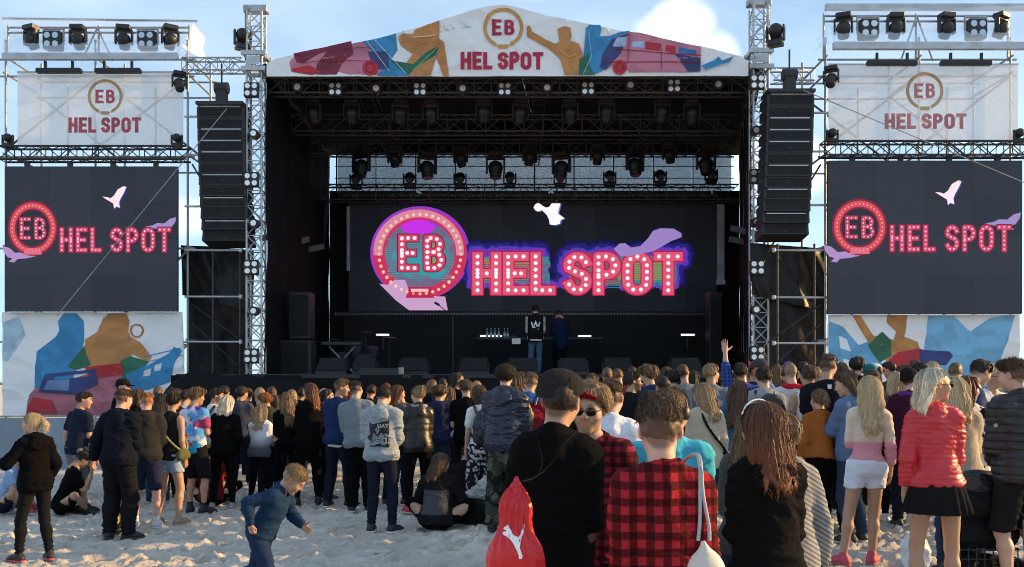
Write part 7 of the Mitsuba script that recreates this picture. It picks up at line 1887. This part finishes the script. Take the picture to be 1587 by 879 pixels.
SK = thing('drawstring_sack', 'bright red drawstring sack with a white leaping cat print', 'bag')
scene['m_rednylon'] = two(bump(prin((.56, .012, .020), .38, spec=.45), lambda p, n, uv: F(p.x * 40, p.y * 40, p.z * 22, 3) * .006, 1.0))
sk_key = part(SK, 'sack', sm, 'm_rednylon', True)
sh = lambda u, z: k.W_(k.up(u[0], u[1], z)[None])[0]
for dx, q in ((-.012, [(-.055, -.13, 1.42), (-.09, -.09, 1.49), (-.11, .02, 1.50), (-.12, .10, 1.40)]), (.012, [(.02, -.16, 1.40), (.07, -.13, 1.47), (.10, -.03, 1.515), (.11, .08, 1.45)])):
    pts = [np.array([sackc[0] + .005 + dx, sackc[1] + .015, 1.31])] + [k.W_(k.up(*c)[None])[0] + np.array([0, -.035, .02]) for c in q]
    pts = spline(pts)
    part(SK, 'cord', path_tube(pts, .003, 7), 'm_void', True)
_old = [(766, 818), (769, 813), (773, 816), (777, 815), (781, 822), (787, 829), (794, 831), (799, 826), (803, 817), (806, 813), (808, 816), (804, 824), (801, 832), (798, 838), (795, 843), (797, 851), (800, 860), (800, 866), (796, 866), (795, 858), (791, 851), (786, 846), (781, 842), (777, 836), (774, 832), (770, 835), (767, 834), (771, 829), (769, 825), (765, 824)]
cat_px = [(a / 2.756 + 600, b / 2.756 + 560) for a, b in ((464, 708), (476, 704), (484, 694), (489, 704), (498, 716), (508, 736), (524, 744), (540, 748), (552, 736), (560, 716), (565, 698), (571, 695), (571, 712), (562, 736), (553, 756), (548, 776), (546, 796), (552, 812), (560, 832), (556, 844), (544, 845), (542, 828), (534, 808), (522, 790), (512, 772), (498, 756), (486, 748), (474, 744), (462, 740), (457, 732), (466, 726), (478, 728), (474, 718), (464, 716))]
u = 3.43 / FOC
cat_px = [(797 + (a - 788) * .82, 842 + (b - 840) * .92) for a, b in cat_px]
cg = Polygon([((x - CX) * u, CH + (HZ - y) * u) for x, y in cat_px]).buffer(.002).buffer(-.001)
class _K: pass
kk = _K(); kk.pos = np.zeros(3); kk.R = np.eye(3); kk.W_ = lambda q: q
on_back(kk, sk_key, 'cat_print', fine(cg, .02, .001), 'm_whitebar', .003, parent=SK)

# white cloth bag on a long strap, on the checked shirt's right shoulder
TB = thing('tote_bag', 'white cloth tote bag on a long pale strap over the red checked shirt', 'bag')
k = plaidman
a = k.W_(k.up(.125, -.02, 1.53)[None])[0]; z_ = lambda y: CH + (HZ - y) * 3.2 / FOC
P1 = lambda px, py, d=3.16: P(px, py, d)
for dx in (-5, 6):
    pts = np.array([k.W_(k.up(.12, .16, 1.30)[None])[0], k.W_(k.up(.12, .07, 1.50)[None])[0] + (0, 0, .03), a + (0, 0, .03), P1(1084 + dx * .2, 712, 3.23), P1(1087 + dx * .35, 760, 3.17), P1(1090 + dx, 800), P1(1090 + dx * 1.6, 838)])
    pts = spline(pts)
    m = path_tube(pts, .0065, 8)
    part(TB, 'strap', m, paint((.36, .35, .37)), True)
c = P1(1094, 880, 3.2)
part(TB, 'cloth', folds(skin_mesh([rc(P1(1090, 842, 3.19), c, .014, .032, .05), rc(c - (.022, 0, .02), c + (.026, 0, -.02), .030, .030, .05), rc(c - (.026, 0, .26), c + (.03, 0, -.26), .038, .038, .08), rc(c, c - (0, 0, .26), .045, .045, .06)], .009), .012, 4, (8, 8, 5)), paint((.56, .52, .46)), True)

# white crumpled plastic bag and the black cart at the right
solo('plastic_bag', 'crumpled white and pale blue plastic bag on the sand left of the red quilted jacket', 'bag', folds(skin_mesh([el(P(1419, 862, 6.6) , (.075, .09, .17), .05), rc(P(1419, 845, 6.6), P(1424, 818, 6.6), .05, .015, .05)], .012), .035, 11, (13, 13, 10)), paint((.52, .58, .66), .3), True)
CT = thing('pull_cart', 'black folding hand cart loaded with dark bags behind the red quilted jacket', 'cart')
c = P(1516, 800, 7.2); gx = float(sand_z(c[0], 7.2))
part(CT, 'tub', folds(skin_mesh([rc(c + (-.16, 0, .10), c + (.18, 0, .10), .14, .14, .05), rc(c + (-.16, .0, -.14), c + (.18, 0, -.14), .12, .12, .05)], .015), .02, 5), 'm_drape', True)
part(CT, 'upper_bag', folds(skin_mesh([el(c + (.0, .05, .24), (.20, .14, .12), .05)], .015), .03, 6), 'm_plastic', True)
for dz in np.linspace(-.24, -.62, 6): part(CT, 'basket_wire', cat([tube(c + (-.24, -.15, dz), c + (.25, -.15, dz), .006, 6), tube(c + (.25, -.15, dz), c + (.25, .16, dz), .006, 6)]), 'm_darkmetal', 50)
for dx in np.linspace(-.22, .23, 8): part(CT, 'basket_wire', tube(c + (dx, -.155, -.22), c + (dx, -.155, -.64), .005, 6), 'm_darkmetal', 50)
for dx in (-.26, .26): part(CT, 'frame_tube', tube(c + (dx, -.17, .14), (c[0] + dx * 1.05, c[1] - .2, gx + .16), .014), 'm_steel', 50); part(CT, 'wheel', disc((c[0] + dx * 1.1, c[1] - .12, gx + .13), .13, (1, 0, 0), .05, 24), 'm_plastic', 40)
part(CT, 'handle', path_tube([c + (.18, -.18, .1), c + (.24, -.25, .02), c + (.30, -.3, -.06)], .013, 8), 'm_plastic', True)
for i, dx in enumerate((-.1, .06)): part(CT, 'dark_bundle', folds(skin_mesh([el(c + (dx, 0, -.44), (.16, .12, .15), .05)], .018), .03, 7 + i), 'm_drape', True)
tri = sum(len(x[1]) for x in meshkit.WRITTEN.values())
print('people', len(PEOPLE), 'triangles', tri)
